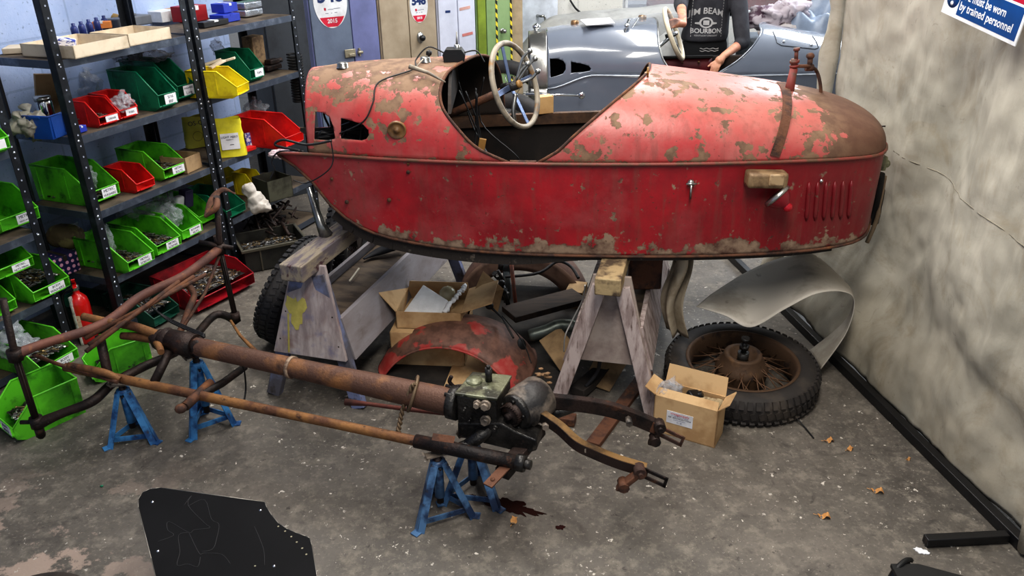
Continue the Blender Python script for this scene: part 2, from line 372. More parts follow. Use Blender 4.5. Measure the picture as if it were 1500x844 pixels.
    def build(s, name, mats, parent=None, local=False, solid=0, sub=0, bev=0, shade=None, mo=0, soff=-1):
        if not isinstance(mats, (list, tuple)): mats = [mats]
        if not local or parent is None:
            if parent is not None:
                inv = wmat(parent).inverted(); s.bm.transform(inv)
        me = bpy.data.meshes.new(name)
        bmesh.ops.recalc_face_normals(s.bm, faces=s.bm.faces) if shade != 'keep' else None
        o = bpy.data.objects.new(name, me); C.objects.link(o)
        if parent is None:
            xs = [v.co for v in s.bm.verts]
            if xs:
                lo = Vector([min(v[i] for v in xs) for i in range(3)]); hi = Vector([max(v[i] for v in xs) for i in range(3)])
                c = Vector(((lo.x+hi.x)/2, (lo.y+hi.y)/2, lo.z))
                s.bm.transform(Matrix.Translation(-c)); o.location = c
                WM[o.name] = Matrix.Translation(c)
        else:
            o.parent = parent; WM[o.name] = wmat(parent).copy()
        s.bm.to_mesh(me); s.bm.free()
        for m in mats: me.materials.append(m)
        if solid:
            md = o.modifiers.new('solid', 'SOLIDIFY'); md.thickness = solid; md.offset = soff; md.material_offset = mo
        if bev:
            md = o.modifiers.new('bev', 'BEVEL'); md.width = bev; md.segments = 2; md.limit_method = 'ANGLE'
        if sub:
            md = o.modifiers.new('sub', 'SUBSURF'); md.levels = sub; md.render_levels = sub
        return o
def wmat(o): return WM.get(o.name, Matrix())
def tag(o, label=None, cat=None, group=None, kind=None):
    if label: o['label'] = label
    if cat: o['category'] = cat
    if group: o['group'] = group
    if kind: o['kind'] = kind
    return o
def thing(name, label, cat, loc=(0, 0, 0), rotz=0, group=None, rot=None):
    o = bpy.data.objects.new(name, None); o.empty_display_size = .1; C.objects.link(o)
    o.location = loc
    o.rotation_euler = rot if rot is not None else (0, 0, rotz)
    WM[o.name] = Matrix.Translation(Vector(loc)) @ Euler(o.rotation_euler).to_matrix().to_4x4()
    return tag(o, label, cat, group)
def dup(root, loc=None, rotz=None, label=None, group=None, scale=None):
    r = root.copy(); C.objects.link(r)
    if loc is not None: r.location = loc
    if rotz is not None: r.rotation_euler = (0, 0, rotz)
    if scale is not None: r.scale = scale
    if label: r['label'] = label
    if group: r['group'] = group
    for ch in list(root.children):
        c = ch.copy(); C.objects.link(c); c.parent = r
        for g in list(ch.children):
            d = g.copy(); C.objects.link(d); d.parent = c
    WM[r.name] = Matrix.Translation(Vector(r.location)) @ Euler(r.rotation_euler).to_matrix().to_4x4()
    return r
def bake(o):
    """apply modifiers of o into its mesh"""
    bpy.context.view_layer.update()
    dg = bpy.context.evaluated_depsgraph_get()
    me = bpy.data.meshes.new_from_object(o.evaluated_get(dg))
    o.modifiers.clear(); o.data = me
    return o
def remesh(o, vox, smooth=4):
    md = o.modifiers.new('r', 'REMESH'); md.mode = 'VOXEL'; md.voxel_size = vox; md.use_smooth_shade = True
    if smooth: ms = o.modifiers.new('s', 'SMOOTH'); ms.iterations = smooth; ms.factor = .5
    bake(o)
    for p in o.data.polygons: p.use_smooth = True
def kill(o):
    bpy.data.objects.remove(o, do_unlink=True)
def text_mesh(body, size, depth=0, align='CENTER', bold=0):
    cu = bpy.data.curves.new('txt', 'FONT'); cu.body = body; cu.size = size; cu.align_x = align; cu.align_y = 'CENTER'; cu.extrude = depth
    cu.offset = bold; cu.resolution_u = 3
    o = bpy.data.objects.new('txt', cu); C.objects.link(o)
    bpy.context.view_layer.update()
    me = bpy.data.meshes.new_from_object(o.evaluated_get(bpy.context.evaluated_depsgraph_get()))
    kill(o); return me
def place_text(name, body, size, mat, parent, origin, right, up, mode=None, depth=.0004, bold=0, align='CENTER', spacing=None, fit=None):
    """flat lettering lying in the plane (right, up) through origin (world)"""
    me = text_mesh(body, size, depth, align, bold)
    if fit:
        wd = max(v.co.x for v in me.vertices)-min(v.co.x for v in me.vertices); me.transform(Matrix.Diagonal((fit/wd, 1, 1, 1)))
    r = Vector(right).normalized(); u = Vector(up); u = (u-u.dot(r)*r).normalized(); n = r.cross(u)
    m = Matrix.Translation(Vector(origin)) @ Matrix((r, u, n)).transposed().to_4x4()
    if parent is not None: m = wmat(parent).inverted() @ m
    me.transform(m); me.materials.clear(); me.materials.append(mat)
    o = bpy.data.objects.new(name, me); C.objects.link(o)
    if parent is not None: o.parent = parent; WM[o.name] = wmat(parent).copy()
    return o
def spline(pts, n=8):
    pts = [Vector(p) for p in pts]; out = []
    for i in range(len(pts)-1):
        p0 = pts[max(i-1, 0)]; p1 = pts[i]; p2 = pts[i+1]; p3 = pts[min(i+2, len(pts)-1)]
        for k in range(n):
            t = k/n; t2 = t*t; t3 = t2*t
            out.append(.5*((2*p1)+(-p0+p2)*t+(2*p0-5*p1+4*p2-p3)*t2+(-p0+3*p1-3*p2+p3)*t3))
    out.append(pts[-1]); return out
def interp(tab, x):
    if x <= tab[0][0]: return tab[0][1]
    for i in range(len(tab)-1):
        if x <= tab[i+1][0]:
            x0, y0 = tab[i]; x1, y1 = tab[i+1]
            m0 = (y1-y0)/(x1-x0) if i == 0 else (y1-tab[i-1][1])/(x1-tab[i-1][0])
            m1 = (y1-y0)/(x1-x0) if i+2 >= len(tab) else (tab[i+2][1]-y0)/(tab[i+2][0]-x0)
            h = x1-x0; t = (x-x0)/h
            return (2*t**3-3*t**2+1)*y0+(t**3-2*t**2+t)*h*m0+(-2*t**3+3*t**2)*y1+(t**3-t**2)*h*m1
    return tab[-1][1]
def sstep(x, a, b):
    t = max(0, min(1, (x-a)/(b-a))); return t*t*(3-2*t)
# ================================================================ SETTING
def quad_plane(name, w, h, mat, loc, rot, thick=.02):
    b = MB(); b.box((w/2, h/2, -thick/2), (w, h, thick)); 
    me = bpy.data.meshes.new(name); b.bm.to_mesh(me); b.bm.free(); me.materials.append(mat)
    o = bpy.data.objects.new(name, me); C.objects.link(o); o.location = loc; o.rotation_euler = rot
    o['kind'] = 'structure'; return o
b = MB(); b.box((0.8, 4.0, -.05), (9.4, 10.4, .1)); fl = b.build('floor', m_floor); tag(fl, kind='structure')
fl.data.transform(Matrix.Translation((0.8, 4.0, -.1))); fl.location = (0, 0, 0)
SD = Vector((.379, .925, 0)).normalized(); SN = Vector((-SD.y, SD.x, 0))
SROT = math.atan2(SD.y, SD.x)
A0 = Vector((-1.944, 3.503, 0))
WALL_OFF = A0.dot(SN)+.60
w0 = SN*WALL_OFF + SD*(-1.6)
quad_plane('wall_left', 5.9, 3.3, m_wallL, w0, (PI/2, 0, SROT), .1)
YB = 8.0
# back wall with a window opening (three pieces of one structure)
xw0 = PY(916, 5, YB).x; xw1 = xw0+2.0; zs = .93
bw = MB()
def wl(x0, x1, z0, z1): bw.box(((x0+x1)/2, (z0+z1)/2, -.05), (x1-x0, z1-z0, .1))
wl(-3.2, xw0, 0, 3.3); wl(xw1, 5.5, 0, 3.3); wl(xw0, xw1, 0, zs); wl(xw0, xw1, 2.3, 3.3)
me = bpy.data.meshes.new('wall_back'); bw.bm.to_mesh(me); bw.bm.free(); me.materials.append(m_wallB)
ob = bpy.data.objects.new('wall_back', me); C.objects.link(ob); ob.location = (0, YB, 0); ob.rotation_euler = (PI/2, 0, 0); ob['kind'] = 'structure'
quad_plane('wall_right', 8.6, 3.3, m_wallB, (5.5, YB, 0), (PI/2, 0, -PI/2), .1)
b = MB(); b.box((0.8, 4.0, 3.35), (9.6, 10.4, .1)); c_ = b.build('ceiling', M('white_ceiling', (222, 222, 220), .8)); tag(c_, kind='structure')
# window
m_frame = M('white_window_frame', (220, 222, 226), .5)
wf = MB()
for x in (xw0, (xw0+xw1)/2, xw1): wf.box((x, YB+.03, (zs+2.3)/2), (.05, .06, 2.3-zs))
for z in (zs+.02, 2.28): wf.box(((xw0+xw1)/2, YB+.03, z), (xw1-xw0, .06, .05))
win = wf.build('window_1', m_frame); tag(win, kind='structure')
m_pane, nt_, b_ = base('window_glass'); b_.inputs['Alpha'].default_value = .12; b_.inputs['Roughness'].default_value = .02
g = MB(); g.box(((xw0+xw1)/2, YB+.05, (zs+2.3)/2), (xw1-xw0, .006, 2.3-zs)); g.build('glass_pane', m_pane, win)
# ground and parked cars outside
b = MB(); b.box(((xw0+xw1)/2, 13, -.05), (14, 9.8, .1)); tag(b.build('ground', M('bright_tarmac', (200, 202, 208), .8)), kind='structure')
def parked_car(col, cx, cy, label):
    t = thing('parked_car', label, 'car', (cx, cy, 0), 0, 'cars parked outside')
    m = M('car_paint', col, .25, coat=.6)
    body = [(-2, .35), (-2.05, .7), (-1.7, .95), (-.9, 1.02), (-.4, 1.42), (.9, 1.45), (1.5, 1.02), (2, .95), (2.05, .4)]
    s = MB(); s.prism(body, lambda p: (cx+p[0], cy-.8, p[1]), lambda p: (cx+p[0], cy+.8, p[1])); s.build('car_body', m, t, bev=.05)
    s = MB(); s.prism([(-.8, 1.02), (-.38, 1.36), (.85, 1.38), (1.3, 1.02)], lambda p: (cx+p[0], cy-.815, p[1]), lambda p: (cx+p[0], cy+.815, p[1])); s.build('side_window', m_black, t)
    for x in (-1.25, 1.25):
        s = MB(); s.tube([(cx+x, cy-.83, .33), (cx+x, cy-.6, .33)], .33, 20); s.build('wheel', m_rubberdk, t)
parked_car((170, 30, 50), xw0+2.9, 11.2, 'crimson car parked outside beyond the window, right of the blue one')
parked_car((52, 60, 96), xw0-2.2, 11.4, 'dark blue car parked outside, seen at the left edge of the window')
# wooden post and white door on the back wall
xpost0 = PY(750, 30, 7.2).x; 
b = MB(); b.box((PY(757, 40, 7.2).x, 7.2, 1.3), (.10, .1, 2.6)); o = b.build('trim_1', M('timber_post', (188, 168, 140), .7)); tag(o, kind='structure')
xd0 = PY(766, 30, 7.9).x; xd1 = PY(797, 30, 7.9).x
b = MB(); b.box(((xd0+xd1)/2-.1, YB-.12, 1.05), (xd1-xd0+.45, .04, 2.1), bevel=.004); dr = b.build('door_1', M('white_door_paint', (222, 228, 240), .5)); tag(dr, kind='structure')
b = MB(); hx = PY(795, 32, 7.8).x; hz = PY(795, 32, 7.8).z
b.tube(spline([(hx-.05, YB-.14, hz+.05), (hx-.02, YB-.2, hz+.05), (hx+.02, YB-.2, hz+.04), (hx+.03, YB-.19, hz-.08)], 5), .012, 8); b.build('door_handle', m_dullchrome, dr)
b = MB(); b.tube(spline([PY(835, 0, 7.95), PY(843, 12, 7.95), PY(853, 21, 7.95), PY(862, 33, 7.95)], 5), .009, 6)
tag(b.build('hanging_cable', m_wire), 'thin black cable hanging down the white back wall', 'cable')

# ================================================================ SHELVING
def shelving(origin, length, depth, levels, label, posts_h=1.9, group='black steel shelving units'):
    t = thing('shelving_unit', label, 'shelves', origin, SROT, group)
    W = wmat(t)
    for ix, x in enumerate((0, length)):
        for iy, y in enumerate((0, depth)):
            s = MB(); sx = 1 if x == 0 else -1; sy = 1 if y == 0 else -1
            pw = .038
            s.box((x+sx*pw/2, y, posts_h/2), (pw, .003, posts_h)); s.box((x, y+sy*pw/2, posts_h/2), (.003, pw, posts_h))
            if iy == 0:
                d = s; s.mi = 1; z = .06
                while z < posts_h-.03:
                    d.lathe([(0, 0), (.0045, 0), (.0045, .001)], Matrix.Translation((x+sx*.02, y-.0022, z)) @ Matrix.Rotation(PI/2, 4, 'X'), 6)
                    z += .05
            s.build('post', [m_steel, m_pale_hole], t, local=True)
    for z in levels:
        s = MB(); s.mi = 0
        th = .035
        s.box((length/2, .002, z-th/2), (length-.006, .003, th)); s.box((length/2, depth-.002, z-th/2), (length-.006, .003, th))
        s.box((.004, depth/2, z-th/2), (.003, depth-.006, th)); s.box((length-.004, depth/2, z-th/2), (.003, depth-.006, th))
        s.mi = 1; s.box((length/2, depth/2, z-.006), (length-.012, depth-.012, .008))
        q = s; s.mi = 2
        for x in (.016, length-.016):
            q.lathe([(0, .004), (.006, .003), (.0065, 0)], Matrix.Translation((x, -.001, z-th/2)) @ Matrix.Rotation(PI/2, 4, 'X'), 8)
        s.build('shelf', [m_shelfedge, m_shelfboard, m_zinc], t, local=True)
    return t
m_shelfedge = M('shelf_edge_steel', (88, 96, 110), .3, .6, c2=(138, 148, 164), scale=10, lo=.5, hi=.75)  # paler than the posts: reflection of the overhead light put into the colour
m_pale_hole = M('pale_hole', (170, 178, 196), .6, bmp=0)
LV = [.05, .30, .64, 1.0, 1.335]
shelving(A0, .82, .42, LV, 'black slotted-steel shelving unit with green and red bins, in the middle of the row')
B0 = A0+SD*.845
shelving(B0, .87, .42, LV, 'black slotted-steel shelving unit at the far end, holding yellow paper bags')
U0 = Vector((-2.125, 3.36, 0))-SD*.86
shelving(U0, .86, .36, [.05, .30, .62, 1.0, 1.35], 'black slotted-steel shelving unit nearest the camera, cut off by the left edge')

# ================================================================ BINS
def bin_mesh_builders(w, d, h, lipf=.46, back=1.0):
    """open-fronted picking bin; front at y=0, back at y=d; local coordinates"""
    tp = .008
    b = MB(); lip = h*lipf
    def side(x, s):
        pts = [(d*.12, 0), (d, 0), (d, h), (d*.36, h), (-.004, lip), (-.002, lip*.3)]
        return [Vector((x*(.94 if z == 0 else 1.0)*1, y, z)) for y, z in pts]
    L = [b.bm.verts.new(p) for p in side(-w/2, -1)]; Rr = [b.bm.verts.new(p) for p in side(w/2, 1)]
    b._f(L, False); b._f(list(reversed(Rr)), False)
    b._f([L[0], Rr[0], Rr[1], L[1]], False); b._f([L[1], Rr[1], Rr[2], L[2]], False); b._f([L[5], Rr[5], Rr[0], L[0]], False)
    # ribs on the sides
    rim = MB()
    path = [Vector((-w/2, -.004, lip)), Vector((-w/2, d*.36, h)), Vector((-w/2, d, h)), Vector((w/2, d, h)), Vector((w/2, d*.36, h)), Vector((w/2, -.004, lip))]
    rim.tube(path, .0045, 6, closed=True)
    rim.box((0, d+.004, h*.97), (w*.4, .012, .008))
    for sx in (-1, 1):
        rim.box((sx*(w/2+.001), d*.40, h*.55), (.004, .006, h*.8)); rim.box((sx*(w/2+.001), d*.9, h*.5), (.004, .006, h*.9))
    rim.box((0, -.004, lip*.32), (w*.7, .006, .006))
    return b, rim
LABEL_TXT = {}
def make_bin(name, label, loc, rotz, w, d, h, mat, lab=True, group=None, text=None, cat='bin', lipf=.42):
    t = thing(name, label, cat, loc, rotz, group)
    b, rim = bin_mesh_builders(w, d, h, lipf)
    b.build('tub', mat, t, local=True, solid=.004, shade='keep', soff=0)
    rim.build('rim', mat, t, local=True)
    if lab:
        s = MB(); lw = min(w*.62, .085); lh = h*lipf*.62
        s.box((w*.12, -.0062, h*lipf*.64), (lw, .0015, lh)); lb = s.build('label_card', m_label, t, local=True)
        W = wmat(t); o0 = W @ Vector((w*.12, -.0072, h*lipf*.64)); rx = (W.to_3x3() @ Vector((1, 0, 0)))
        lines = text or ('NUTS', 'BOLTS')
        for i, ln in enumerate(lines):
            zc = lh*(.22-.46*i) if len(lines) > 1 else 0
            place_text('lettering', ln, min(lh*.42, lw/max(len(ln), 3)*1.35), m_ink, lb, o0+Vector((0, 0, zc)), rx, (0, 0, 1))
    return t
# heap of bolts, shared mesh
def heap_mesh(n, L=.03, r=.0045, flat=.35, seed=1, stemsonly=False):
    rnd = random.Random(seed); b = MB()
    b.mi = 3
    b.grid(10, 10, lambda u, v: Vector((u-.5, v-.5, flat*.5*math.cos((u-.5)*2.6)*math.cos((v-.5)*2.6)+.03*noise.noise(Vector((u*5, v*5, seed))))))
    for i in range(n):
        x = rnd.uniform(-.46, .46); y = rnd.uniform(-.46, .46)
        z = flat*.5*math.cos(x*2.6)*math.cos(y*2.6)+rnd.uniform(.0, .05)
        a = rnd.uniform(0, 2*PI); e = rnd.uniform(-.35, .5); l = L*rnd.uniform(.5, 1.2)
        d = Vector((math.cos(a)*math.cos(e), math.sin(a)*math.cos(e), math.sin(e)))
        b.mi = rnd.choice([0, 1, 1, 2, 2, 0])
        p = Vector((x, y, z))
        rr = r*rnd.uniform(.7, 1.2)
        b.tube([p-d*l, p+d*l], rr, 5)
        b.tube([p+d*l, p+d*(l+rr*1.3)], rr*1.9, 6)
    me_o = b
    return me_o
m_bolt1 = M('dull_zinc', (176, 176, 176), .35, .8); m_bolt2 = M('dark_bolt', (50, 46, 46), .45, .7); m_bolt3 = M('brassy_bolt', (150, 128, 92), .4, .8)
m_heapbase = M('heap_shadow', (32, 28, 26), .8)
_hb = heap_mesh(260, .11, .018, .22, 3)
heap0 = _hb.build('bolt_heap_source', [m_bolt1, m_bolt2, m_bolt3, m_heapbase], None); heap_me = heap0.data; heap_me.transform(Matrix.Translation((0, 0, -.02))); kill(heap0)
_hb = heap_mesh(420, .06, .011, .22, 5)
heap0 = _hb.build('bolt_heap_source', [m_bolt1, m_bolt3, m_bolt2, m_heapbase], None); heap_me2 = heap0.data; kill(heap0)
def heap(t_bin, w, d, h, label, fill=.35, me=None, name='loose_bolts', y0=.04):
    o = bpy.data.objects.new(name, me or heap_me); C.objects.link(o)
    W = wmat(t_bin); p = W @ Vector((0, (d+y0)/2, h*fill))
    o.location = p; o.rotation_euler = t_bin.rotation_euler; o.scale = (w*.95, (d-y0)*.96, h*.5)
    return tag(o, label, 'bolts', None, 'stuff')
def lipbin(px, py, z, w, d, h, mat, label, text=None, lab=True, rot=SROT, lz=.05, name='picking_bin', lipf=.42, push=.0, group='open-fronted picking bins'):
    p = P(px, py, z+lz*1.0); p.z = z+.001
    if push: p = p+SN*push
    return make_bin(name, label, p, rot, w, d, h, mat, lab, group, text, lipf=lipf)
# shelving middle unit, level .64
t = lipbin(154, 282, .64, .165, .36, .175, m_green, 'large green bin with a metric label on the third shelf, left end', ('METRIC', 'WASHERS'))
heap(t, .165, .36, .175, 'small fixings inside the large green bin at the left of the third shelf', .1)
t = lipbin(213, 271, .64, .115, .20, .115, m_redp, 'small empty red bin between two green bins on the third shelf', lab=False, lz=.03)
t = lipbin(256, 247, .64, .16, .30, .15, m_green, 'green bin heaped with long bolts, right of the small red bin', ('METRIC', 'BOLTS'))
heap(t, .16, .30, .15, 'long bolts heaped in the green bin right of the small red bin', .3)
# level .30
t = lipbin(206, 380, .30, .165, .33, .15, m_green, 'green bin with a clear polythene bag, left end of the fourth shelf', ('METRIC', 'SCREWS'))
heap(t, .165, .33, .15, 'white nuts and bolts in the green bin at the left of the fourth shelf', .2)
t = lipbin(247, 357, .30, .165, .31, .15, m_green, 'green bin of dark screws, second on the fourth shelf', ('METRIC', 'SCREWS'))
heap(t, .165, .31, .15, 'dark screws in the second green bin of the fourth shelf', .3)
t = lipbin(281, 336, .30, .15, .31, .15, m_green, 'green bin under a big plastic bag, third on the fourth shelf', ('RETAINER', 'NUTS'))
t = lipbin(303, 318, .30, .13, .31, .14, m_green, 'green bin without a label, rightmost on the fourth shelf', lab=False, lz=.04)
# level 1.0
t = lipbin(245, 143, 1.0, .125, .30, .19, m_teal, 'large dark green bin on the second shelf, beside the red bins', ('5/16', 'BSF'), lz=.06)
t = lipbin(272, 131, 1.0, .12, .36, .20, m_teal, 'large dark green bin at the right end of the second shelf', ('WASHERS', 'Long'), lz=.06)
t = lipbin(159, 173, 1.0, .115, .17, .115, m_redp, 'red bin on the second shelf beside the shelf post', ('GREASE',), lz=.035)
heap(t, .115, .17, .115, 'small parts in the red bin beside the shelf post', .25)
t = lipbin(188, 164, 1.0, .11, .17, .12, m_redp, 'red bin holding a clear bag, next to the dark green bins', ('FUSES',), lz=.035)
t = make_bin('picking_bin', 'small blue bin behind the shelf post on the second shelf', P(92, 192, 1.001), SROT+PI*.56, .13, .14, .10, m_blue, False, 'open-fronted picking bins')
# near unit
t = lipbin(29, 320, .62, .19, .33, .17, m_green, 'green bin labelled METRIC NUTS M10 UP on the near unit', ('METRIC', 'NUTS M10 UP'), push=.0)
t = lipbin(75, 421, .30, .19, .30, .15, m_green, 'green bin labelled BODY WASHERS on the near unit', ('BODY', 'WASHERS'), push=.0)
heap(t, .19, .30, .15, 'black and brass washers in the bin labelled BODY WASHERS', .45)
t2 = lipbin(-2, 452, .30, .16, .30, .14, m_green, 'green bin cut by the left edge, left of the BODY WASHERS bin', lab=False, push=-.0)
heap(t2, .16, .30, .14, 'dark fixings in the bin cut by the left edge', .3)
t = lipbin(22, 388, .452, .17, .26, .13, m_green, 'green bin labelled METRIC NUTS M8, stacked on top of other bins', ('METRIC', 'NUTS M8mm'), push=.0)
t = lipbin(87, 529, .05, .19, .32, .15, m_green, 'green bin of shiny bolts and bags on the bottom shelf of the near unit', ('BODY', 'BOLTS'), push=.0)
heap(t, .19, .32, .15, 'shiny long bolts in the bottom-shelf bin of the near unit', .45)
t = lipbin(-14, 212, 1.0, .16, .26, .15, m_green, 'green bin labelled M5 at the left edge on the upper shelf', ('M 5', 'x 3'), push=.0)
# floor bins
def floorbin(px, py, rot, w, d, h, mat, label, lab=False, text=None, tilt=None, z=.001, lipf=.42, name='picking_bin'):
    p = P(px, py, z)
    t = make_bin(name, label, p, rot, w, d, h, mat, lab, 'open-fronted picking bins', text, lipf=lipf)
    return t
t = floorbin(12, 637, R(-38), .20, .27, .17, m_green, 'big green bin on the floor at the left, holding dark bolts', True, ('BODY', 'NUTS'))
heap(t, .20, .27, .17, 'dark bolts in the big green bin on the floor', .25)
t = floorbin(134, 553, R(-50), .17, .25, .15, m_green, 'green bin on the floor behind the rusty front suspension tubes', True, ('BOLTS',))
heap(t, .17, .25, .15, 'brass fittings in the green floor bin behind the suspension tubes', .2)
t = floorbin(183, 482, SROT+.05, .2, .34, .14, m_deep, 'dusty dark green bin on the floor beside the fire extinguisher')
t = floorbin(246, 472, SROT, .17, .32, .14, m_deep, 'dusty dark green bin on the floor, between the extinguisher and the big red bin')
heap(t, .17, .32, .14, 'dirty small parts in the dusty dark green bin', .5)
t = floorbin(334, 440, SROT-.12, .40, .34, .15, m_dkred, 'wide red bin on the floor full of brown bolts', lipf=.55)
heap(t, .40, .34, .15, 'brown bolts filling the wide red bin on the floor', .5, heap_me2)
# far unit
t = make_bin('picking_bin', 'yellow bin on the far unit with card offcuts on top', P(357, 140, 1.001), PI*.5-.12, .15, .27, .14, m_yellow, False, 'open-fronted picking bins')
t = make_bin('picking_bin', 'dark green bin with a white label behind the yellow bin', P(384, 119, 1.001)+SN*.03, PI*.5-.35, .13, .22, .17, m_teal, True, 'open-fronted picking bins', ('TAPS',))
t = lipbin(431, 203, .64, .17, .36, .17, m_redp, 'large bright red bin at the far end of the shelves', lab=False, lz=.05)
t = lipbin(345, 306, .30, .16, .32, .14, m_teal, 'teal green bin on the fourth shelf beside the white cloth bag', lab=False)
t = lipbin(352, 262, .36, .17, .3, .12, m_yellow, 'yellow bin on the fourth shelf, stacked above the teal green bin', lab=False, push=.1)
t = make_bin('picking_bin', 'small yellow bin tipped behind the white cloth bag', P(383, 285, .301), SROT, .1, .16, .14, m_yellow, False, 'open-fronted picking bins')

# boxes, bags and oddments on the shelves
def carton(name, label, cat, loc, rotz, size, mat, open_=False, group=None, extra=None, tilt=(0, 0)):
    """closed carton with lid seam and tape, or open tray"""
    t = thing(name, label, cat, loc, rotz, group, rot=(tilt[0], tilt[1], rotz)); w, d, h = size
    s = MB()
    if open_:
        th = .004
        s.box((0, d/2, th/2), (w, d, th)); s.box((0, th/2, h/2), (w, th, h)); s.box((0, d-th/2, h/2), (w, th, h))
        s.box((-w/2+th/2, d/2, h/2), (th, d, h)); s.box((w/2-th/2, d/2, h/2), (th, d, h)); s.build('tray', mat, t, local=True)
    else:
        s.box((0, d/2, h/2), (w, d, h), bevel=.003); s.build('carton', mat, t, local=True)
        s = MB(); s.box((0, d/2, h+.0006), (w*.16, d, .001)); s.box((0, -.0006, h*.86), (w*.16, .001, h*.26)); s.build('tape', extra or m_card, t, local=True)
    return t
def onshelf(px, py, z): return P(px, py, z+.001)
carton('cardboard_tray', 'pale cardboard tray of drill bits on the top shelf of the middle unit', 'box', onshelf(152, 78, 1.335), SROT+.05, (.32, .30, .055), m_cardpale, True)
carton('cardboard_tray', 'pale cardboard tray at the right end of the middle unit top shelf', 'box', onshelf(222, 62, 1.335), SROT, (.27, .24, .055), m_cardpale, True)
carton('plastic_slab', 'flat grubby white slab lying at the left of the top shelf', 'slab', onshelf(40, 78, 1.335)+SN*.0, SROT-.9, (.2, .13, .025), m_cardpale)
carton('orange_box', 'small orange and white box standing in the tray on the top shelf', 'box', onshelf(150, 42, 1.36), SROT-.9, (.09, .04, .035), M('orange_card', (226, 138, 70), .6), False, None, m_white)
for i in range(5):
    p = onshelf(112+i*11, 57-i*3.2, 1.342)
    s = MB(); s.tube([p, p+Vector((0, 0, .05)), p+Vector((0, 0, .06))], [.017, .017, .012], 10); s.lathe([(.0, .075), (.009, .074), (.009, .058)], Matrix.Translation(p), 10)
    o = s.build('drill_bit_pack', M('navy_pack', (44, 56, 116), .4)); tag(o, 'dark blue drill bit pack standing in a row in the cardboard tray', 'drill bits', 'blue packs in the cardboard tray')
s = MB(); p = onshelf(98, 75, 1.335)
s.box(p+Vector((0, 0, .03)), (.085, .045, .055), Euler((.1, .2, .3)).to_matrix(), .004)
tag(s.build('striped_packet', M('striped_card', (40, 60, 150), .5, c2=(225, 225, 235), scale=14, lo=.49, hi=.51, stretch=(1, 4, 6))), 'small packet with blue and white diagonal stripes on the top shelf', 'packet')
s = MB(); s.tube(spline([onshelf(108, 22, 1.40), onshelf(135, 14, 1.42), onshelf(160, 22, 1.40), onshelf(188, 32, 1.37)], 6), [.045]*6+[.05]*6+[.03]*7, 9, flat=.4)
for v in s.bm.verts: v.co += Vector([.022*noise.noise(v.co*18+Vector((k*7, 0, 0))) for k in range(3)])
tag(s.build('crumpled_paper', M('brown_crumpled_paper', (150, 124, 78), .85, bmp=.8, bscale=30)), 'crumpled brown paper on the top shelf behind the trays', 'paper')
s = MB(); p = onshelf(12, 66, 1.335); s.tube([p, p+SD*.12], .018, 10); s.tube([p+SD*.12, p+SD*.14], .012, 8)
tag(s.build('dark_red_tube', M('dark_red_tube', (90, 26, 34), .5)), 'dark red rolled tube at the left end of the top shelf', 'tube')
# top shelf, back of middle unit: file cases
s = MB(); p = onshelf(215, 42, 1.335)+SN*.12; s.box(p+Vector((0, 0, .035)), (.24, .1, .05), Euler((0, 0, SROT)).to_matrix(), .006); s.box(p+Vector((0, 0, .066)), (.1, .03, .012), Euler((0, 0, SROT)).to_matrix(), .003)
tag(s.build('tool_case', M('grey_case', (104, 108, 116), .5)), 'grey plastic tool case at the back of the top shelf', 'case')
# far unit top shelf
carton('white_box', 'white box lying on the top shelf of the far unit', 'box', onshelf(294, 30, 1.335)+SN*.14, SROT, (.3, .14, .06), m_white)
carton('red_box', 'dark red box with a white label on the far unit top shelf', 'box', onshelf(312, 32, 1.335)+SN*.10, SROT, (.16, .12, .085), M('red_card', (150, 26, 34), .5), False, None, m_white)
carton('blue_box', 'shiny blue box on the far unit top shelf, standing upper in a pair', 'box', onshelf(345, 30, 1.335)+Vector((0, 0, .045))+SN*.02, SROT, (.12, .09, .05), m_bluebox, False, None, m_white)
carton('blue_box', 'blue box supporting another blue box on the far unit top shelf', 'box', onshelf(345, 32, 1.335)+SN*.02, SROT, (.14, .1, .042), m_bluebox, False, None, m_bluebox)
carton('socket_rail', 'black socket rail with grey clips along the front of the top shelf', 'tool rail', onshelf(318, 38, 1.335), SROT, (.2, .05, .03), m_blackp, False, None, m_white)
s = MB(); p = onshelf(376, 24, 1.335)
for k in range(2): s.box(p+SN*.06+Vector((0, 0, .022+.042*k)), (.16, .1, .04), Euler((0, 0, SROT)).to_matrix(), .008)
tag(s.build('foil_pack', m_foil), 'silver foil blister packs stacked on the far unit top shelf', 'pack')
carton('green_case', 'green case lid lying on boxes at the end of the far unit top shelf', 'case', onshelf(370, 20, 1.335)+Vector((0, 0, .09))+SN*.02, SROT, (.24, .14, .03), m_teal, False, None, m_teal)
# far unit second shelf
s = MB(); p = onshelf(388, 104, 1.0)+SN*.06; s.box(p+Vector((0, 0, .11)), (.11, .08, .2), Euler((.02, 0, SROT)).to_matrix(), .004)
tag(s.build('wood_block', M('chipboard', (150, 124, 92), .85, c2=(112, 90, 68), scale=30)), 'upright chipboard block behind the dark green bin on the far unit', 'block')
s = MB(); p = onshelf(396, 103, 1.0); s.box(p+Vector((0, 0, .02)), (.14, .08, .03), Euler((0, 0, SROT)).to_matrix(), .006); s.box(p+SD*.03+Vector((0, 0, .05)), (.09, .05, .03), Euler((0, 0, SROT)).to_matrix(), .006); s.cyl(p+SD*.08+Vector((0, 0, .045)), p+SD*.12+Vector((0, 0, .045)), .015)
tag(s.build('black_casting', m_rustdk), 'black metal casting lying at the right end of the far unit second shelf', 'metal part')
s = MB(); 
for k, (px, py, l, a) in enumerate([(308, 92, .12, .3), (318, 94, .1, 1.0), (326, 90, .14, .1)]):
    p = P(px, py, 1.15); d = Vector((math.cos(a), math.sin(a), .25)); s.beam(p-d*l/2, p+d*l/2, .03, .012)
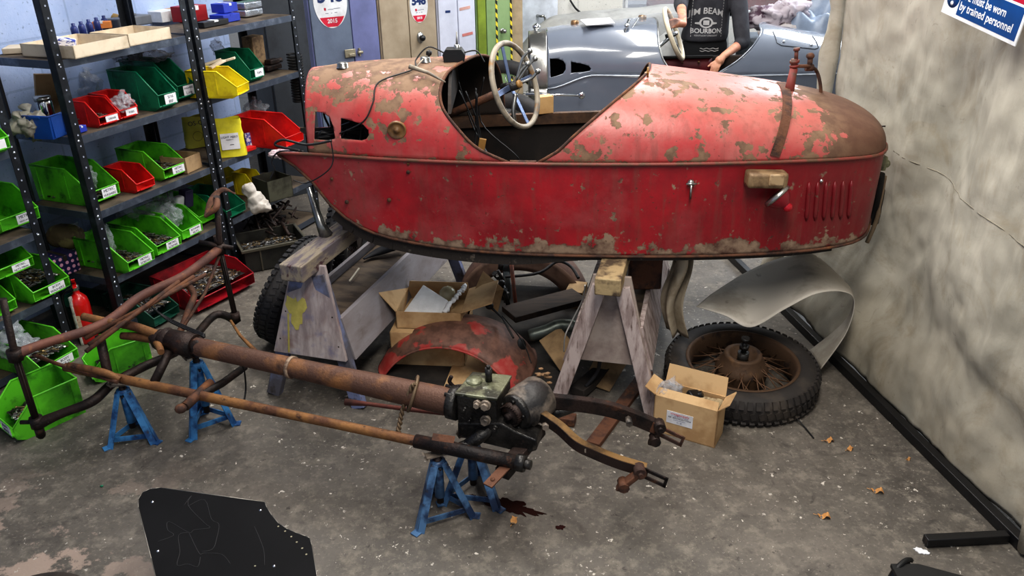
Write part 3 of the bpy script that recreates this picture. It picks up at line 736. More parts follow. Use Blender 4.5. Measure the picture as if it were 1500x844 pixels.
tag(s.build('card_offcuts', m_cardpale), 'pale card offcuts lying across the yellow bin', 'offcuts', None, 'stuff')
carton('cardboard_box', 'plain cardboard box tilted on the far unit above the yellow bin', 'box', onshelf(318, 112, 1.0)+SN*.24, SROT+.3, (.12, .1, .24), m_cardpale)
# bags of paper
def paper_bag(label, px, py, z, w, h, mat, rot, lab):
    t = thing('paper_bag', label, 'bag', P(px, py, z+.001), rot, 'yellow paper bags')
    s = MB(); d = .07
    def fn(u, v):
        a = u*2*PI; x = math.cos(a); y = math.sin(a); k = (abs(x)**4+abs(y)**4)**-.25
        wd = w/2*(1-.10*v); dd = d/2*(1-.55*v)
        return Vector((x*k*wd+.006*noise.noise(Vector((u*9, v*5, px))), y*k*dd+d/2+.006*noise.noise(Vector((u*7, v*6, px+3))), v*h+.006*math.sin(a*2)*v))
    s.grid(40, 10, fn, closeu=True); s.box((0, d/2, .003), (w*.95, d*.9, .004)); s.build('bag_body', mat, t, local=True)
    W = wmat(t); rx = W.to_3x3() @ Vector((1, 0, 0)); up = (W.to_3x3() @ Vector((0, .16, 1))).normalized()
    if lab:
        s = MB(); s.box((0, .0, h*.42), (w*.62, .002, h*.42), Euler((-.12, 0, 0)).to_matrix()); lb = s.build('printed_label', m_label, t, local=True)
        place_text('lettering', 'LIGHT AERO', w*.1, m_ink, lb, W @ Vector((0, -.0022, h*.54)), rx, up)
        place_text('lettering', 'SPARES KIT', w*.05, m_ink, lb, W @ Vector((0, -.003, h*.47)), rx, up)
        s = MB(); s.prism([(-.25, 0), (-.22, .05), (-.05, .06), (0, .12), (.1, .12), (.14, .06), (.25, .04), (.25, 0)], lambda q: (q[0]*w, -.0035, h*.29+q[1]*w*.6), lambda q: (q[0]*w, -.0028, h*.29+q[1]*w*.6)); s.build('printed_car', m_ink, lb, local=True)
    else:
        place_text('lettering', 'OS-Q', w*.26, m_ink, t, W @ Vector((0, .002, h*.8)), rx, up)
        s = MB(); s.tube([(w*.2*math.cos(a/20*2*PI), -.001, h*.38+w*.2*math.sin(a/20*2*PI)) for a in range(20)], .0009, 4, closed=True); s.build('drawn_circle', m_ink, t, local=True)
    return t
paper_bag('bright yellow paper bag with a white LIGHT AERO label', 341, 230, .64, .16, .215, m_ypaper, SROT-.85, True)
paper_bag('faded yellow paper bag with a hand-drawn circle', 293, 216, .64, .14, .18, m_ygreen, SROT-.55, False)
carton('patterned_box', 'open purple and white patterned box on the far unit third shelf', 'box', P(379, 213, .641), SROT-.5, (.15, .08, .085), M('purple_print', (88, 92, 170), .5, c2=(220, 216, 228), scale=60, lo=.5, hi=.52), True)
carton('red_tin', 'low glossy red tin under the patterned box', 'tin', P(366, 222, .641)-SN*.0, SROT-.1, (.11, .05, .02), m_redp, False, None, m_redp)
t = carton('metal_box', 'open grimy metal box beside the white cloth bag', 'box', P(413, 292, .301), SROT-.35, (.17, .17, .13), M('grimy_tin', (96, 96, 82), .5, .4, c2=(66, 64, 56), scale=9), True)
carton('wooden_tray', 'small brown wooden tray end at the right of the third shelf', 'box', P(286, 250, .641), SROT+.1, (.13, .16, .085), m_cardold, True)
# crate with spanners
t = thing('storage_crate', 'grimy black storage crate full of shiny fittings on the floor', 'crate', P(408, 392, .001), R(28))
s = MB(); w, d, h = .36, .28, .15; th = .006
for a in ((0, th/2, h/2, w, th, h), (0, d-th/2, h/2, w, th, h), (-w/2+th/2, d/2, h/2, th, d, h), (w/2-th/2, d/2, h/2, th, d, h), (0, d/2, th/2, w, d, th)): s.box(a[:3], a[3:])
s.build('tub', m_cratep, t, local=True)
s = MB()
for a in ((0, -.006, h-.01, w+.03, .016, .018), (0, d+.006, h-.01, w+.03, .016, .018), (-w/2-.006, d/2, h-.01, .016, d+.02, .018), (w/2+.006, d/2, h-.01, .016, d+.02, .018)): s.box(a[:3], a[3:], bevel=.003)
for x in (-w*.25, w*.25): s.box((x, -.004, h*.45), (.008, .008, h*.85))
s.build('rim', M('dusty_rim', (88, 84, 72), .5), t, local=True)
heap(t, w, d, h, 'shiny chrome fittings and spanners in the black storage crate', .55, heap_me2, 'loose_fittings')
# bags
def polybag(label, c, r, sc, mat=m_bag, seed=0, name='plastic_bag', jit=.5):
    s = MB(); s.ball(c, r, sc, 4, jit, seed); top = Vector(c)+Vector((0, 0, r*sc[2]*.8))
    s.tube([top, top+Vector((.01, 0, r*.25)), top+Vector((.0, .01, r*.5))], [r*.35, r*.12, r*.4], 9, cap=False)
    for v in s.bm.verts: v.co += Vector([.25*r*noise.noise(v.co*(3/r)*.7+Vector((k*5, 0, seed))) for k in range(3)])
    return tag(s.build(name, mat), label, 'bag')
polybag('crumpled clear plastic bag standing behind the red bins', P(142, 128, 1.07)+SN*.06, .065, (1, .8, 1.1), seed=1)
polybag('clear plastic bag spilling out of the right-hand red bin', P(184, 150, 1.08)+SN*.02, .045, (1, 1.3, .8), seed=9)
polybag('dusty clear bag of parts at the left of the second shelf', P(42, 182, 1.06), .06, (1.2, .9, .95), M('dusty_bag', (176, 172, 158), .5, c2=(120, 112, 98), scale=12, alpha=.85), seed=2)
polybag('clear bag lying on top of the large dark green bins', P(240, 84, 1.22)+SN*.16, .08, (1.6, 1, .5), M('smoky_bag', (120, 118, 122), .3, alpha=.5), seed=3)
polybag('large clear plastic bag heaped over the green bins of the fourth shelf', P(226, 305, .47)+SN*.10, .1, (1.7, 1, .75), seed=4)
polybag('clear plastic bag hanging over the front of the third green bin', P(256, 318, .42)+SN*.03, .05, (1.1, 1, 1.2), seed=5)
polybag('clear polythene bag standing in the first green bin of the fourth shelf', P(175, 358, .42)+SN*.08, .045, (.7, .6, 1.6), seed=6)
polybag('clear polythene bag behind the shelf post above the polka dot box', P(125, 352, .42)+SN*.06, .05, (.9, .7, 1.2), seed=7)
polybag('small clear bag inside the large green bin on the third shelf', P(142, 262, .74)+SN*.04, .035, (.7, .6, 1.2), seed=8)
polybag('clear plastic bags bulging from the near unit bottom shelf', P(38, 512, .17)+SN*.08, .07, (1.5, 1, .7), seed=11)
polybag('clear plastic bag at the left edge above the bottom shelf bins', P(8, 490, .22), .06, (1.2, 1, 1.1), seed=12)
polybag('clear plastic bag in the large bright red bin', P(392, 160, .8)+SN*.1, .06, (1.2, 1, .6), seed=13)
polybag('small clear bag standing behind the dark green bin on the far unit', P(334, 70, 1.16)+SN*.08, .04, (1, .8, .9), seed=14)
s = MB(); c = P(374, 300, .355)-SN*.03
s.ball(c, .06, (1.05, .8, .8), 4, .3, 21); s.tube(spline([c+Vector((-.005, 0, .03)), c+Vector((-.025, 0, .07)), c+Vector((-.03, 0, .09)), c+Vector((-.045, 0, .13))], 5), [.045]*5+[.022]*5+[.03]*6, 12)
s.ball(c+Vector((-.06, 0, .1)), .03, (1, .8, 1.3), 3, .5, 3)
for v in s.bm.verts: v.co += Vector([.012*noise.noise(v.co*26+Vector((k*5, 0, 4))) for k in range(3)])
_cb = s.build('cloth_bag', m_bagw); remesh(_cb, .006, 4); tag(_cb, 'tied white cloth bag slumped on the front of the fourth shelf', 'bag')
s = MB(); c = P(415, 226, .66); s.ball(c, .05, (1.5, .9, .5), 4, .4, 5)
tag(s.build('cleaning_rag', M('stained_white_rag', (210, 196, 200), .7, c2=(150, 110, 130), scale=20)), 'stained white rag at the far end of the third shelf', 'rag')
# jar, rock-like thing, polka dot box
t = thing('metal_canister', 'shiny metal canister behind the shelf post on the second shelf', 'canister', P(80, 180, 1.001)+SN*.04, 0)
s = MB(); s.lathe([(0, 0), (.036, 0), (.038, .005), (.038, .10), (.034, .108)], None, 24); s.build('body', m_chrome, t, local=True)
s = MB(); s.lathe([(.036, .103), (.037, .103), (.037, .125), (0, .127)], None, 24); s.build('lid', m_dullchrome, t, local=True)
s = MB(); s.box(P(118, 142, 1.1)+SN*.2, (.14, .02, .2), Euler((.1, .15, SROT-.3)).to_matrix(), .003)
tag(s.build('cardboard_flap', m_cardold), 'folded brown cardboard leaning behind the plastic bag on the second shelf', 'cardboard')
s = MB(); s.box(P(176, 92, 1.16)+SN*.16, (.05, .02, .22), Euler((.2, -.7, SROT)).to_matrix(), .003); s.box(P(184, 90, 1.16)+SN*.18, (.04, .02, .2), Euler((.2, -.7, SROT)).to_matrix(), .003)
tag(s.build('grey_offcut', M('grey_board', (150, 142, 134), .8)), 'grey board offcuts leaning behind the large dark green bins', 'offcuts')
s = MB(); s.ball(P(107, 348, .44)+SN*.05, .082, (1.15, .8, .8), 4, .08, 2)
tag(s.build('exhaust_silencer', M('rusty_brown_silencer', (88, 76, 54), .8, c2=(120, 112, 72), scale=8, lo=.5, hi=.56, bmp=.5)), 'round rusty brown canister lying above the polka dot box', 'canister')
def dots():
    m, nt, b = base('navy_polka_dots'); v = coord(nt)
    vo = nd(nt, 'ShaderNodeTexVoronoi', Scale=34); vo.inputs['Randomness'].default_value = .15; nt.links.new(v, vo.inputs['Vector'])
    nt.links.new(mixc(nt, ramp(nt, vo.outputs['Distance'], .28, .32, True), lin((30, 30, 72)), lin((206, 150, 178))), b.inputs['Base Color']); return m
carton('polka_dot_box', 'navy box with pink polka dots on the fourth shelf', 'box', P(102, 402, .301), SROT-.1, (.13, .13, .1), dots(), False, None, m_dark)
carton('small_blue_box', 'small blue and white carton at the foot of the red bin', 'box', P(122, 194, 1.001), SROT, (.05, .03, .03), m_bluebox, False, None, m_white)
s = MB(); c = P(268, 298, .45)+SN*.03
s.box(c, (.05, .04, .08), Euler((.2, .1, SROT)).to_matrix(), .012); 
tag(s.build('white_tub', m_white), 'small white and blue tub standing among the plastic bags', 'tub')
s = MB(); s.box(P(285, 292, .45)+SN*.06, (.06, .05, .1), Euler((.1, .1, SROT)).to_matrix(), .005)
tag(s.build('purple_packet', M('dark_purple_card', (52, 42, 78), .6)), 'dark purple packet behind the white tub', 'packet')
# dark junk on the bottom shelf of the far unit
rnd = random.Random(4); s = MB()
for i in range(60):
    p = P(rnd.uniform(395, 445), rnd.uniform(312, 350), .1)+SN*rnd.uniform(.05, .2); p.z = rnd.uniform(.06, .2)
    a = rnd.uniform(0, PI); d = Vector((math.cos(a), math.sin(a), rnd.uniform(-.3, .5)))*rnd.uniform(.03, .09)
    s.tube([p-d, p+d], rnd.uniform(.004, .012), 6)
tag(s.build('scrap_heap', m_rustdk), 'tangle of black scrap parts on the far unit bottom shelf', 'scrap', None, 'stuff')
# coil spring hanging at the end of the unit
s = MB(); p0 = P(437, 120, .95)
p0 = PY(440, 150, 5.15)
s.tube([p0+Vector((.045*math.cos(k*.8), .045*math.sin(k*.8), k*.0022)) for k in range(140)], .006, 6)
tag(s.build('coil_spring', m_black), 'black coil spring hanging at the end of the shelving', 'spring')
# fire extinguisher
pe = P(136, 500, 0)+SN*.02; pe.z = 0
t = thing('fire_extinguisher', 'red fire extinguisher standing in the gap between two shelving units', 'fire extinguisher', pe, R(-60))
s = MB(); s.lathe([(0, 0), (.05, .0), (.055, .01), (.055, .26), (.048, .295), (.028, .32), (.018, .33), (.018, .345)], None, 28); cy = s.build('cylinder', m_extred, t, local=True)
s = MB(); s.lathe([(.0558, .06), (.0558, .2)], None, 20, a0=-2.3, a1=-.3); s.build('instruction_label', M('cream_label', (222, 190, 168), .6, c2=(190, 120, 110), scale=50, lo=.55, hi=.6), cy, local=True)
s = MB(); s.lathe([(.018, .345), (.022, .35), (.022, .375), (.01, .385), (0, .385)], None, 16); s.build('valve', m_dullchrome, t, local=True)
s = MB(); s.beam((-.01, 0, .385), (.1, 0, .40), .022, .006); s.build('lower_handle', m_extred, t, local=True)
s = MB(); s.beam((-.01, 0, .39), (.075, 0, .445), .022, .006); s.build('lever', m_extred, t, local=True)
s = MB(); s.tube(spline([(0, -.02, .365), (0, -.075, .33), (.01, -.082, .2), (.01, -.075, .06)], 6), .008, 8); s.build('hose', m_black, t, local=True)
t.scale = (.8, .8, .8)
# white batten beside the near unit post
pb = P(122, 505, 0); s = MB(); s.beam(pb, pb+Vector((-.0, 0, .26))+SN*.0, .02, .01)
tag(s.build('white_batten', M('chipped_white_paint', (206, 206, 200), .7, c2=(150, 150, 140), scale=20)), 'chipped white batten standing against the near unit post', 'batten')
# red lever
s = MB(); p = P(275, 418, .17); s.tube([p, P(285, 440, .06)], [.012, .016], 8); s.ball(p, .014)
tag(s.build('hand_hammer', m_extred), 'short red tool resting in front of the wide red bin', 'tool')
# ================================================================ CURTAIN, FRAME, SIGN
CB0 = P(1220, 530, 0); CB1 = P(1490, 800, 0)
CD = (CB1-CB0); CD.normalize(); CNn = Vector((CD.y, -CD.x, 0))   # towards -x (room side)
if CNn.x > 0: CNn = -CNn
def curtain_pt(Y, z):
    t = (Y-CB0.y)/CD.y; p = CB0+CD*t; p = Vector((p.x, p.y, z))
    bulge = .17*sstep(z, .03, .55)*sstep(Y, 2.35, 3.05)+.0*sstep(Y, 3.4, 4.0)
    bulge += .06*math.sin(z*3.1+Y*1.3)*sstep(z, .05, .5)*.35
    f = .010*math.sin(Y*13+z*1.4)+.014*noise.noise(Vector((Y*4.2, z*1.1, 0)))+.012*noise.noise(Vector((Y*9+z*5, z*6-Y*3, 4)))+.006*noise.noise(Vector((Y*22, z*16, 9)))
    # soft swag folds near the bottom
    f += .028*math.exp(-((z-.30-.10*math.sin(Y*3.1))**2)/.010)*sstep(Y, 1.6, 2.4)
    return p-CNn*(bulge+.028+f)
YE = 3.86
t = thing('curtain_screen', 'tall stained beige canvas screen hung on a black floor frame at the right', 'curtain', (CB0.x, 2.6, 0))
s = MB(); s.grid(150, 110, lambda u, v: curtain_pt(1.50+u*(YE-1.50), .03+v*2.2)); s.build('canvas_sheet', m_canvas, t, solid=.002, shade='keep')
# rolled far edge
s = MB(); pe0 = curtain_pt(YE, 0)
pts = [curtain_pt(YE+.03, .05+k*.1)+Vector((-.02+.01*math.sin(k), .03, 0)) for k in range(22)]
s.tube(pts, [.040+.008*math.sin(k*1.7) for k in range(22)], 14)
for v in s.bm.verts: v.co += Vector([.02*noise.noise(v.co*9+Vector((k*5, 0, 2))) for k in range(3)])
s.build('gathered_edge', m_canvas, t)
s = MB(); q0 = curtain_pt(1.98, .1)
pts = [Vector((curtain_pt(1.93, z).x-.02, 1.93, z)) for z in [.02+.1*k for k in range(20)]]
s.tube(pts, [.032+.006*math.sin(k*1.3) for k in range(20)], 12)
for v in s.bm.verts: v.co += Vector([.015*noise.noise(v.co*9+Vector((k*5, 0, 7))) for k in range(3)])
s.build('near_hem', m_canvas, t)
s = MB(); s.tube([curtain_pt(3.3-k*.05, .93)-Vector((.001, 0, 0)) for k in range(34)], .0026, 6); s.build('seam', M('seam_thread', (134, 128, 114), .85), t)
s = MB(); a_ = CB0+CD*(-1.35)+Vector((0, 0, .022)); b_ = CB1+Vector((0, 0, .022))+CD*.02
s.beam(a_, b_, .035, .04, bevel=.003); s.build('floor_rail', m_blackp, t)
s = MB(); s.beam(P(1355, 792, .022), P(1475, 786, .022), .03, .03, bevel=.003); s.build('foot_bar', m_blackp, t)
s = MB(); s.beam(P(1355, 792, .022)+Vector((-.0006, 0, 0)), P(1357, 792, .022), .022, .022); 
s.build('foot_end', m_dark, t)
# sign
def cplane(px, py, off=.0):
    r = ray(px, py); p0 = CB0+CNn*(.008); n = CNn; tt = ((p0-Vector((0, 0, CH))).dot(n))/r.dot(n); return Vector((0, 0, CH))+r*tt+n*off
bl = cplane(1380, 17); br = cplane(1488, 68); rt = cplane(1499, 0)
rx = (br-bl); W_ = rx.length; rx.normalize(); up = (rt-br); up = (up-up.dot(rx)*rx).normalized(); nn = rx.cross(up)
HH = .24
t = thing('safety_sign', 'blue, red and white safety sign about PPE hanging on the canvas screen', 'sign', bl)
def sgn(x, y, z=0): return bl+rx*x+up*y+nn*z
def rect(name, x0, x1, y0, y1, z0, z1, mat, par):
    s = MB(); s.hexa([sgn(x0, y0, z0), sgn(x1, y0, z0), sgn(x1, y1, z0), sgn(x0, y1, z0)], [sgn(x0, y0, z1), sgn(x1, y0, z1), sgn(x1, y1, z1), sgn(x0, y1, z1)]); return s.build(name, mat, par)
bd = rect('board', 0, W_, 0, HH, 0, .004, m_white, t)
m_sb = M('sign_blue', (0, 66, 128), .35, bmp=0); m_sr = M('sign_red', (168, 16, 50), .35, bmp=0)
k_ = W_/.36
rect('blue_panel', W_*.205, W_*.975, .012, .110, .004, .0048, m_sb, bd)
rect('red_panel', W_*.205, W_*.975, .118, .225, .004, .0048, m_sr, bd)
s = MB(); s.lathe([(0, .0048), (W_*.085, .0048), (W_*.085, .004)], Matrix.Translation(sgn(W_*.112, .058)) @ Matrix((rx, up, nn)).transposed().to_4x4(), 28); s.build('blue_disc', m_sb, bd)
s = MB(); mm = Matrix.Translation(sgn(W_*.112, .058)) @ Matrix((rx, up, nn)).transposed().to_4x4()
s.lathe([(0, .0056), (.007, .0056), (.007, .0048)], mm @ Matrix.Translation((0, -.018, 0)), 14)
s.prism([(-.004, -.007), (.004, -.007), (.007, .024), (-.007, .024)], lambda p: mm @ Vector((p[0], p[1], .0048)), lambda p: mm @ Vector((p[0], p[1], .0056))); s.build('exclamation_mark', m_white, bd)
place_text('lettering', 'PPE must be worn', W_*.098, m_white, bd, sgn(W_*.225, .077, .005), rx, up, align='LEFT', bold=.0005, fit=W_*.56)
place_text('lettering', 'by trained personnel', W_*.098, m_white, bd, sgn(W_*.225, .042, .005), rx, up, align='LEFT', bold=.0005, fit=W_*.68)

# ================================================================ RED BODY
def body_surface(cfg):
    """returns functions for the near/far plan width, top height"""
    wt, zt, zb = cfg['w'], cfg['top'], cfg['bot']
    return (lambda x: max(interp(wt, x), .0005)), (lambda x: interp(zt, x)), (lambda x: interp(zb, x))
def build_body(t, cfg, m_up, m_lo, m_in):
    cx, cy, BZ = cfg['cx'], cfg['cy'], cfg['belt']
    w, top, bot = body_surface(cfg)
    x0, x1 = cfg['x0'], cfg['x1']
    beltd = cfg.get('beltdrop', lambda x: 0)
    def up_pt(x, ph):   # ph 0 near belt .. pi far belt
        W = w(x); Z0 = BZ+beltd(x); H = max(top(x)-Z0, .0)
        n = 2.0/cfg.get('sq', 2.35)
        cs = math.cos(ph); sn = math.sin(ph)
        return Vector((cx+x, cy-W*math.copysign(abs(cs)**n, cs), Z0+H*abs(sn)**n))
    xa = lambda ph: interp(cfg['xa'], ph/PI); xb = lambda ph: interp(cfg['xb'], ph/PI)
    NV = 72
    def ph_of(v): return PI*v
    s = MB(); s.grid(70, NV, lambda u, v: up_pt(x0+(xa(ph_of(v))-x0)*u, ph_of(v)))
    front = s.build('bonnet_and_scuttle', [m_up, m_in], t, solid=.006, shade='keep', mo=1, soff=cfg.get('soff', -1))
    def xt(u): return 1-(1-u)**1.8     # denser towards the tail
    s = MB(); s.grid(90, NV, lambda u, v: up_pt(xb(ph_of(v))+(x1-xb(ph_of(v)))*xt(u), ph_of(v)))
    rear = s.build('tail_deck', [m_up, m_in], t, solid=.006, shade='keep', mo=1, soff=cfg.get('soff', -1))
    # lower sides: path round the tail
    def lo_pt(x, sgn_, v):
        W = w(x)*(1-cfg.get('tuck', .04)*v); zb = bot(x); Z0 = BZ+beltd(x)
        return Vector((cx+x, cy-sgn_*W, Z0+(zb-Z0)*v))
    def lo_path(u):
        if u < .5: return x0e+(x1-x0e)*xt(u*2), 1
        return x0e+(x1-x0e)*xt((1-u)*2), -1
    x0e = cfg['x0low']
    def lo(u, v):
        x, sg = lo_path(1-u); return lo_pt(x, sg, v)
    s = MB(); s.grid(240, 26, lo)
    low = s.build('side_panel', [m_lo, m_in], t, solid=.006, shade='keep', mo=1, soff=cfg.get('soff', -1))
    return front, rear, low, up_pt, lo_pt, xa, xb, w, top, bot
def flip_check(o):
    pass
RC = dict(cx=0, cy=3.3, belt=1.03, x0=-.80, x1=1.525, x0low=-.93, sq=2.3, tuck=.06,
    w=[(-1.0, .19), (-.8, .215), (-.5, .30), (-.12, .375), (.3, .42), (.7, .435), (1.1, .42), (1.3, .395), (1.42, .345), (1.485, .24), (1.515, .12), (1.525, .0)],
    top=[(-.8, 1.325), (-.6, 1.345), (-.2, 1.355), (.2, 1.35), (.55, 1.312), (.98, 1.25), (1.28, 1.195), (1.40, 1.162), (1.47, 1.128), (1.51, 1.08), (1.525, 1.03)],
    bot=[(-.93, 1.02), (-.82, .93), (-.74, .82), (-.62, .73), (-.45, .685), (-.137, .655), (.4, .645), (1.0, .645), (1.3, .66), (1.43, .68), (1.5, .71), (1.545, .74)],
    xa=[(0, .0), (.03, -.10), (.08, -.17), (.2, -.255), (.35, -.24), (.5, -.15), (.65, -.08), (.8, -.04), (1, -.02)],
    xb=[(0, .10), (.03, .17), (.08, .23), (.2, .36), (.33, .48), (.45, .555), (.6, .60), (.8, .60), (.93, .56), (1, .50)])
red = thing('vintage_car_body', 'rusty faded red three-wheeler car body with an open cockpit, on two sawhorses', 'car body', (0, 3.3, 0))
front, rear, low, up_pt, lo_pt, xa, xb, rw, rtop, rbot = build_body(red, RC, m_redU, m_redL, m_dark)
# bonnet openings cut with booleans
def near_y(x): return 3.3-rw(x)
def cut(o, poly, y0, y1, inv=None):
    s = MB(); s.prism(poly, lambda p: (p[0], y0, p[1]), lambda p: (p[0], y1, p[1])); c = s.build('cutter', m_dark, None)
    bpy.context.view_layer.update()
    md = o.modifiers.new('cut', 'BOOLEAN'); md.object = c; md.operation = 'DIFFERENCE'; md.solver = 'EXACT'
    bake(o); kill(c)
def px_poly(pts, Y):
    return [(PY(px, py, Y).x, PY(px, py, Y).z) for px, py in pts]
win1 = px_poly([(458, 168), (470, 169), (480, 174), (487, 186), (490, 200), (490, 204), (480, 207), (458, 207)], 3.05)
win2 = px_poly([(497, 176), (515, 179), (532, 183), (540, 190), (541, 197), (537, 203), (530, 205), (498, 205)], 3.03)
cut(front, win1, 2.7, 3.2); cut(front, win2, 2.7, 3.2)
# belt bead round the body
s = MB(); pts = []
for i in range(60):
    x = -.93+(1.545+.93)*(1-(1-i/59)**1.8); pts.append(lo_pt(x, 1, 0)+Vector((0, -.006, 0)))
for i in range(1, 12):
    x = -.93+(1.545+.93)*(1-(i/59)**1.8); pts.append(lo_pt(x, -1, 0)+Vector((.006, 0, 0)))
s.tube(pts, .007, 8); s.build('belt_bead', M('rusty_red_bead', (126, 62, 54), .6, c2=(96, 70, 54), scale=20), red)
s = MB(); pts = []
for i in range(70):
    x = -.93+(1.545+.93)*(1-(1-i/69)**1.8); pts.append(lo_pt(x, 1, 1)+Vector((0, -.004, 0)))
s.tube(pts, .006, 8); s.build('lower_edge_bead', m_rust, red)
# cockpit rim
s = MB(); pts = [up_pt(xa(PI*k/60), PI*k/60) for k in range(61)]
s.tube(pts, .006, 8); s.build('scuttle_rim', m_rust, red)
s = MB(); pts = [up_pt(xb(PI*k/60), PI*k/60) for k in range(61)]
s.tube(pts, .006, 8); s.build('rear_deck_rim', m_rust, red)
# near sill between the two
s = MB(); s.tube([lo_pt(xa(0)+(xb(0)-xa(0))*k/6, 1, 0)+Vector((0, .0, .004)) for k in range(7)], .008, 8); s.build('door_sill', m_rust, red)
s = MB(); a_ = lo_pt(-.1, -1, 0); b_ = lo_pt(.62, -1, 0)
pts0 = [lo_pt(-.3+.95*k/12, -1, 0) for k in range(13)]
for p, q in zip(pts0, pts0[1:]): s.beam(p+Vector((0, -.018, -.02)), q+Vector((0, -.018, -.02)), .03, .05, bevel=0)
s.build('far_sill_timber', M('dark_brown_timber', (84, 60, 42), .7, c2=(58, 42, 32), scale=12), red)
# inner floor, bulkheads and chassis frame under the body
def planform(x_a, x_b, z, ins, n=30):
    a = [Vector((x, 3.3-(rw(x)-ins)*.95, z)) for x in [x_a+(x_b-x_a)*k/n for k in range(n+1)]]
    b = [Vector((p.x, 6.6-p.y, z)) for p in reversed(a)]
    return a+b
s = MB(); pl = planform(-.7, 1.46, .70, .02); s.hexa(pl, [p+Vector((0, 0, .015)) for p in pl]); s.build('floor_board', m_dark, red)
s = MB()
for x in (-.72, .78):
    W = rw(x)-.02; pol = [(x, 3.3-W*math.copysign(abs(math.cos(a))**.87, math.cos(a)), 1.03+(rtop(x)-1.05)*abs(math.sin(a))**.87) for a in [PI*k/20 for k in range(21)]]
    pol = [(x, 3.3-W*.93, .72)]+pol+[(x, 3.3+W*.93, .72)]
    if x > 0: s.hexa([Vector(p) for p in pol], [Vector(p)+Vector((.012, 0, 0)) for p in pol])
s.build('rear_bulkhead', m_dark, red)
s = MB()
for sy in (-1, 1):
    pts = [Vector((x, 3.3-sy*(rw(x)-.055), rbot(x)+.01-.035*sstep(.35-x, 0, .4))) for x in [-.72+.08*k for k in range(26)]]
    for p, q in zip(pts, pts[1:]): s.beam(p, q, .05, .06, bevel=0)
for x in (-.5, -.05, .5, 1.1): s.beam((x, 3.3-rw(x)+.05, .655), (x, 3.3+rw(x)-.05, .655), .05, .04, bevel=0)
s.build('timber_underframe', M('charred_frame_timber', (48, 42, 38), .9, c2=(110, 100, 90), scale=22, lo=.62, hi=.7, bmp=.8), red)
# dashboard hoop and instruments in the scuttle
s = MB(); xd = -.22; W = rw(xd)-.015
pol = [(xd, 3.3-W*math.copysign(abs(math.cos(a))**.87, math.cos(a)), 1.03+(rtop(xd)-1.045)*abs(math.sin(a))**.87) for a in [PI*k/24 for k in range(25)]]
inn = [(xd, 3.3+(p[1]-3.3)*.98, max(p[2]*1.0, 1.18)) for p in pol]
top_only = [Vector(p) for p in pol if p[2] > 1.17]
if len(top_only) > 3: s.hexa(top_only, [p+Vector((-.012, 0, 0)) for p in top_only])
s.build('dashboard', m_dark, red)
s = MB(); s.tube([(-.30, 3.12, .76), (-.28, 3.45, .78), (-.2, 3.5, .95)], .012, 8)
rnd = random.Random(5)
for i in range(9):
    x = rnd.uniform(-.4, -.1); y = rnd.uniform(3.1, 3.5)
    s.tube(spline([(x, y, 1.25), (x+rnd.uniform(-.06, .08), y+.03, 1.05), (x+rnd.uniform(-.05, .15), y-.03, .9), (x+rnd.uniform(.0, .25), y+.02, .80)], 6), .003, 5)
s.build('loose_wiring', m_wire, red)
s = MB(); p = PY(706, 212, 3.12); s.box(p, (.028, .012, .05), Euler((0, .2, 0)).to_matrix(), .002); s.build('tan_tag', m_stain, red)
# steering column and wheel
wc = PY(755, 125, 3.22)
def wheel_assembly(par, c, nrm, Rw, rim_r, m_rim, m_sp, spokes=4, ph0=.3, lever=True):
    nrm = Vector(nrm).normalized(); u = Vector((0, 0, 1)); u = (u-u.dot(nrm)*nrm).normalized(); v = nrm.cross(u)
    sw = MB(); sw.tube([c+Rw*(math.cos(a)*u+math.sin(a)*v) for a in [2*PI*k/56 for k in range(56)]], rim_r, 10, closed=True)
    w_ = sw.build('steering_wheel_rim', m_rim, par)
    for k in range(spokes):
        a = ph0+2*PI*k/spokes; d = math.cos(a)*u+math.sin(a)*v
        s = MB(); s.beam(c-nrm*.02+d*.015, c+d*(Rw-.004), .022, .004, up=nrm, bevel=.001); s.build('spoke', m_sp, par)
    s = MB(); s.tube([c-nrm*.06, c+nrm*.012], [.022, .018], 16); s.build('hub', m_oily if lever else m_chrome, par)
    s = MB(); s.tube([c+nrm*.012, c+nrm*.022, c+nrm*.028], [.016, .017, .010], 14); s.build('horn_button', m_stain if lever else m_chrome, par)
    return u, v
su, sv = wheel_assembly(red, wc, Vector((.836, -.441, .326)), .168, .0115, m_agedcream, m_bluespoke, 4, .05)
s = MB(); s.tube([wc, wc+Vector((-.42, .22, -.22))], [.015, .018], 12); s.build('steering_column', m_rust, red)
s = MB()
for k, (dx, dz) in enumerate([(.02, .05), (.05, .07), (.03, .1), (.06, .02)]):
    q = wc+Vector((dx, .02, dz)); s.tube(spline([wc+Vector((0, .02, 0)), q, q+Vector((.03, .0, .03))], 5), .006, 6); s.ball(q+Vector((.03, 0, .03)), .013, sub=1)
s.tube(spline([wc+Vector((0, -.02, -.03)), wc+Vector((-.01, -.04, -.09)), wc+Vector((-.005, -.04, -.14))], 6), [.009]*12+[.004], 8)
s.build('control_lever', m_dullchrome, red)
# louvres on the flank
for k in range(6):
    px = 1183+13.2*k
    a = PY(px+3, 268, near_y(1.15)-.002); b2 = PY(px, 326, near_y(1.15)-.002)
    s = MB(); xx = a.x
    pts = []
    for j in range(9):
        f = j/8; p = a.lerp(b2, f); y = 3.3-rw(p.x)*(1-.06*((1.03-p.z)/.38)); pts.append(Vector((p.x, y-.002, p.z)))
    s.tube(pts, [.002]+[.0085]*7+[.002], 8); s.build('louvre', m_redL, red)
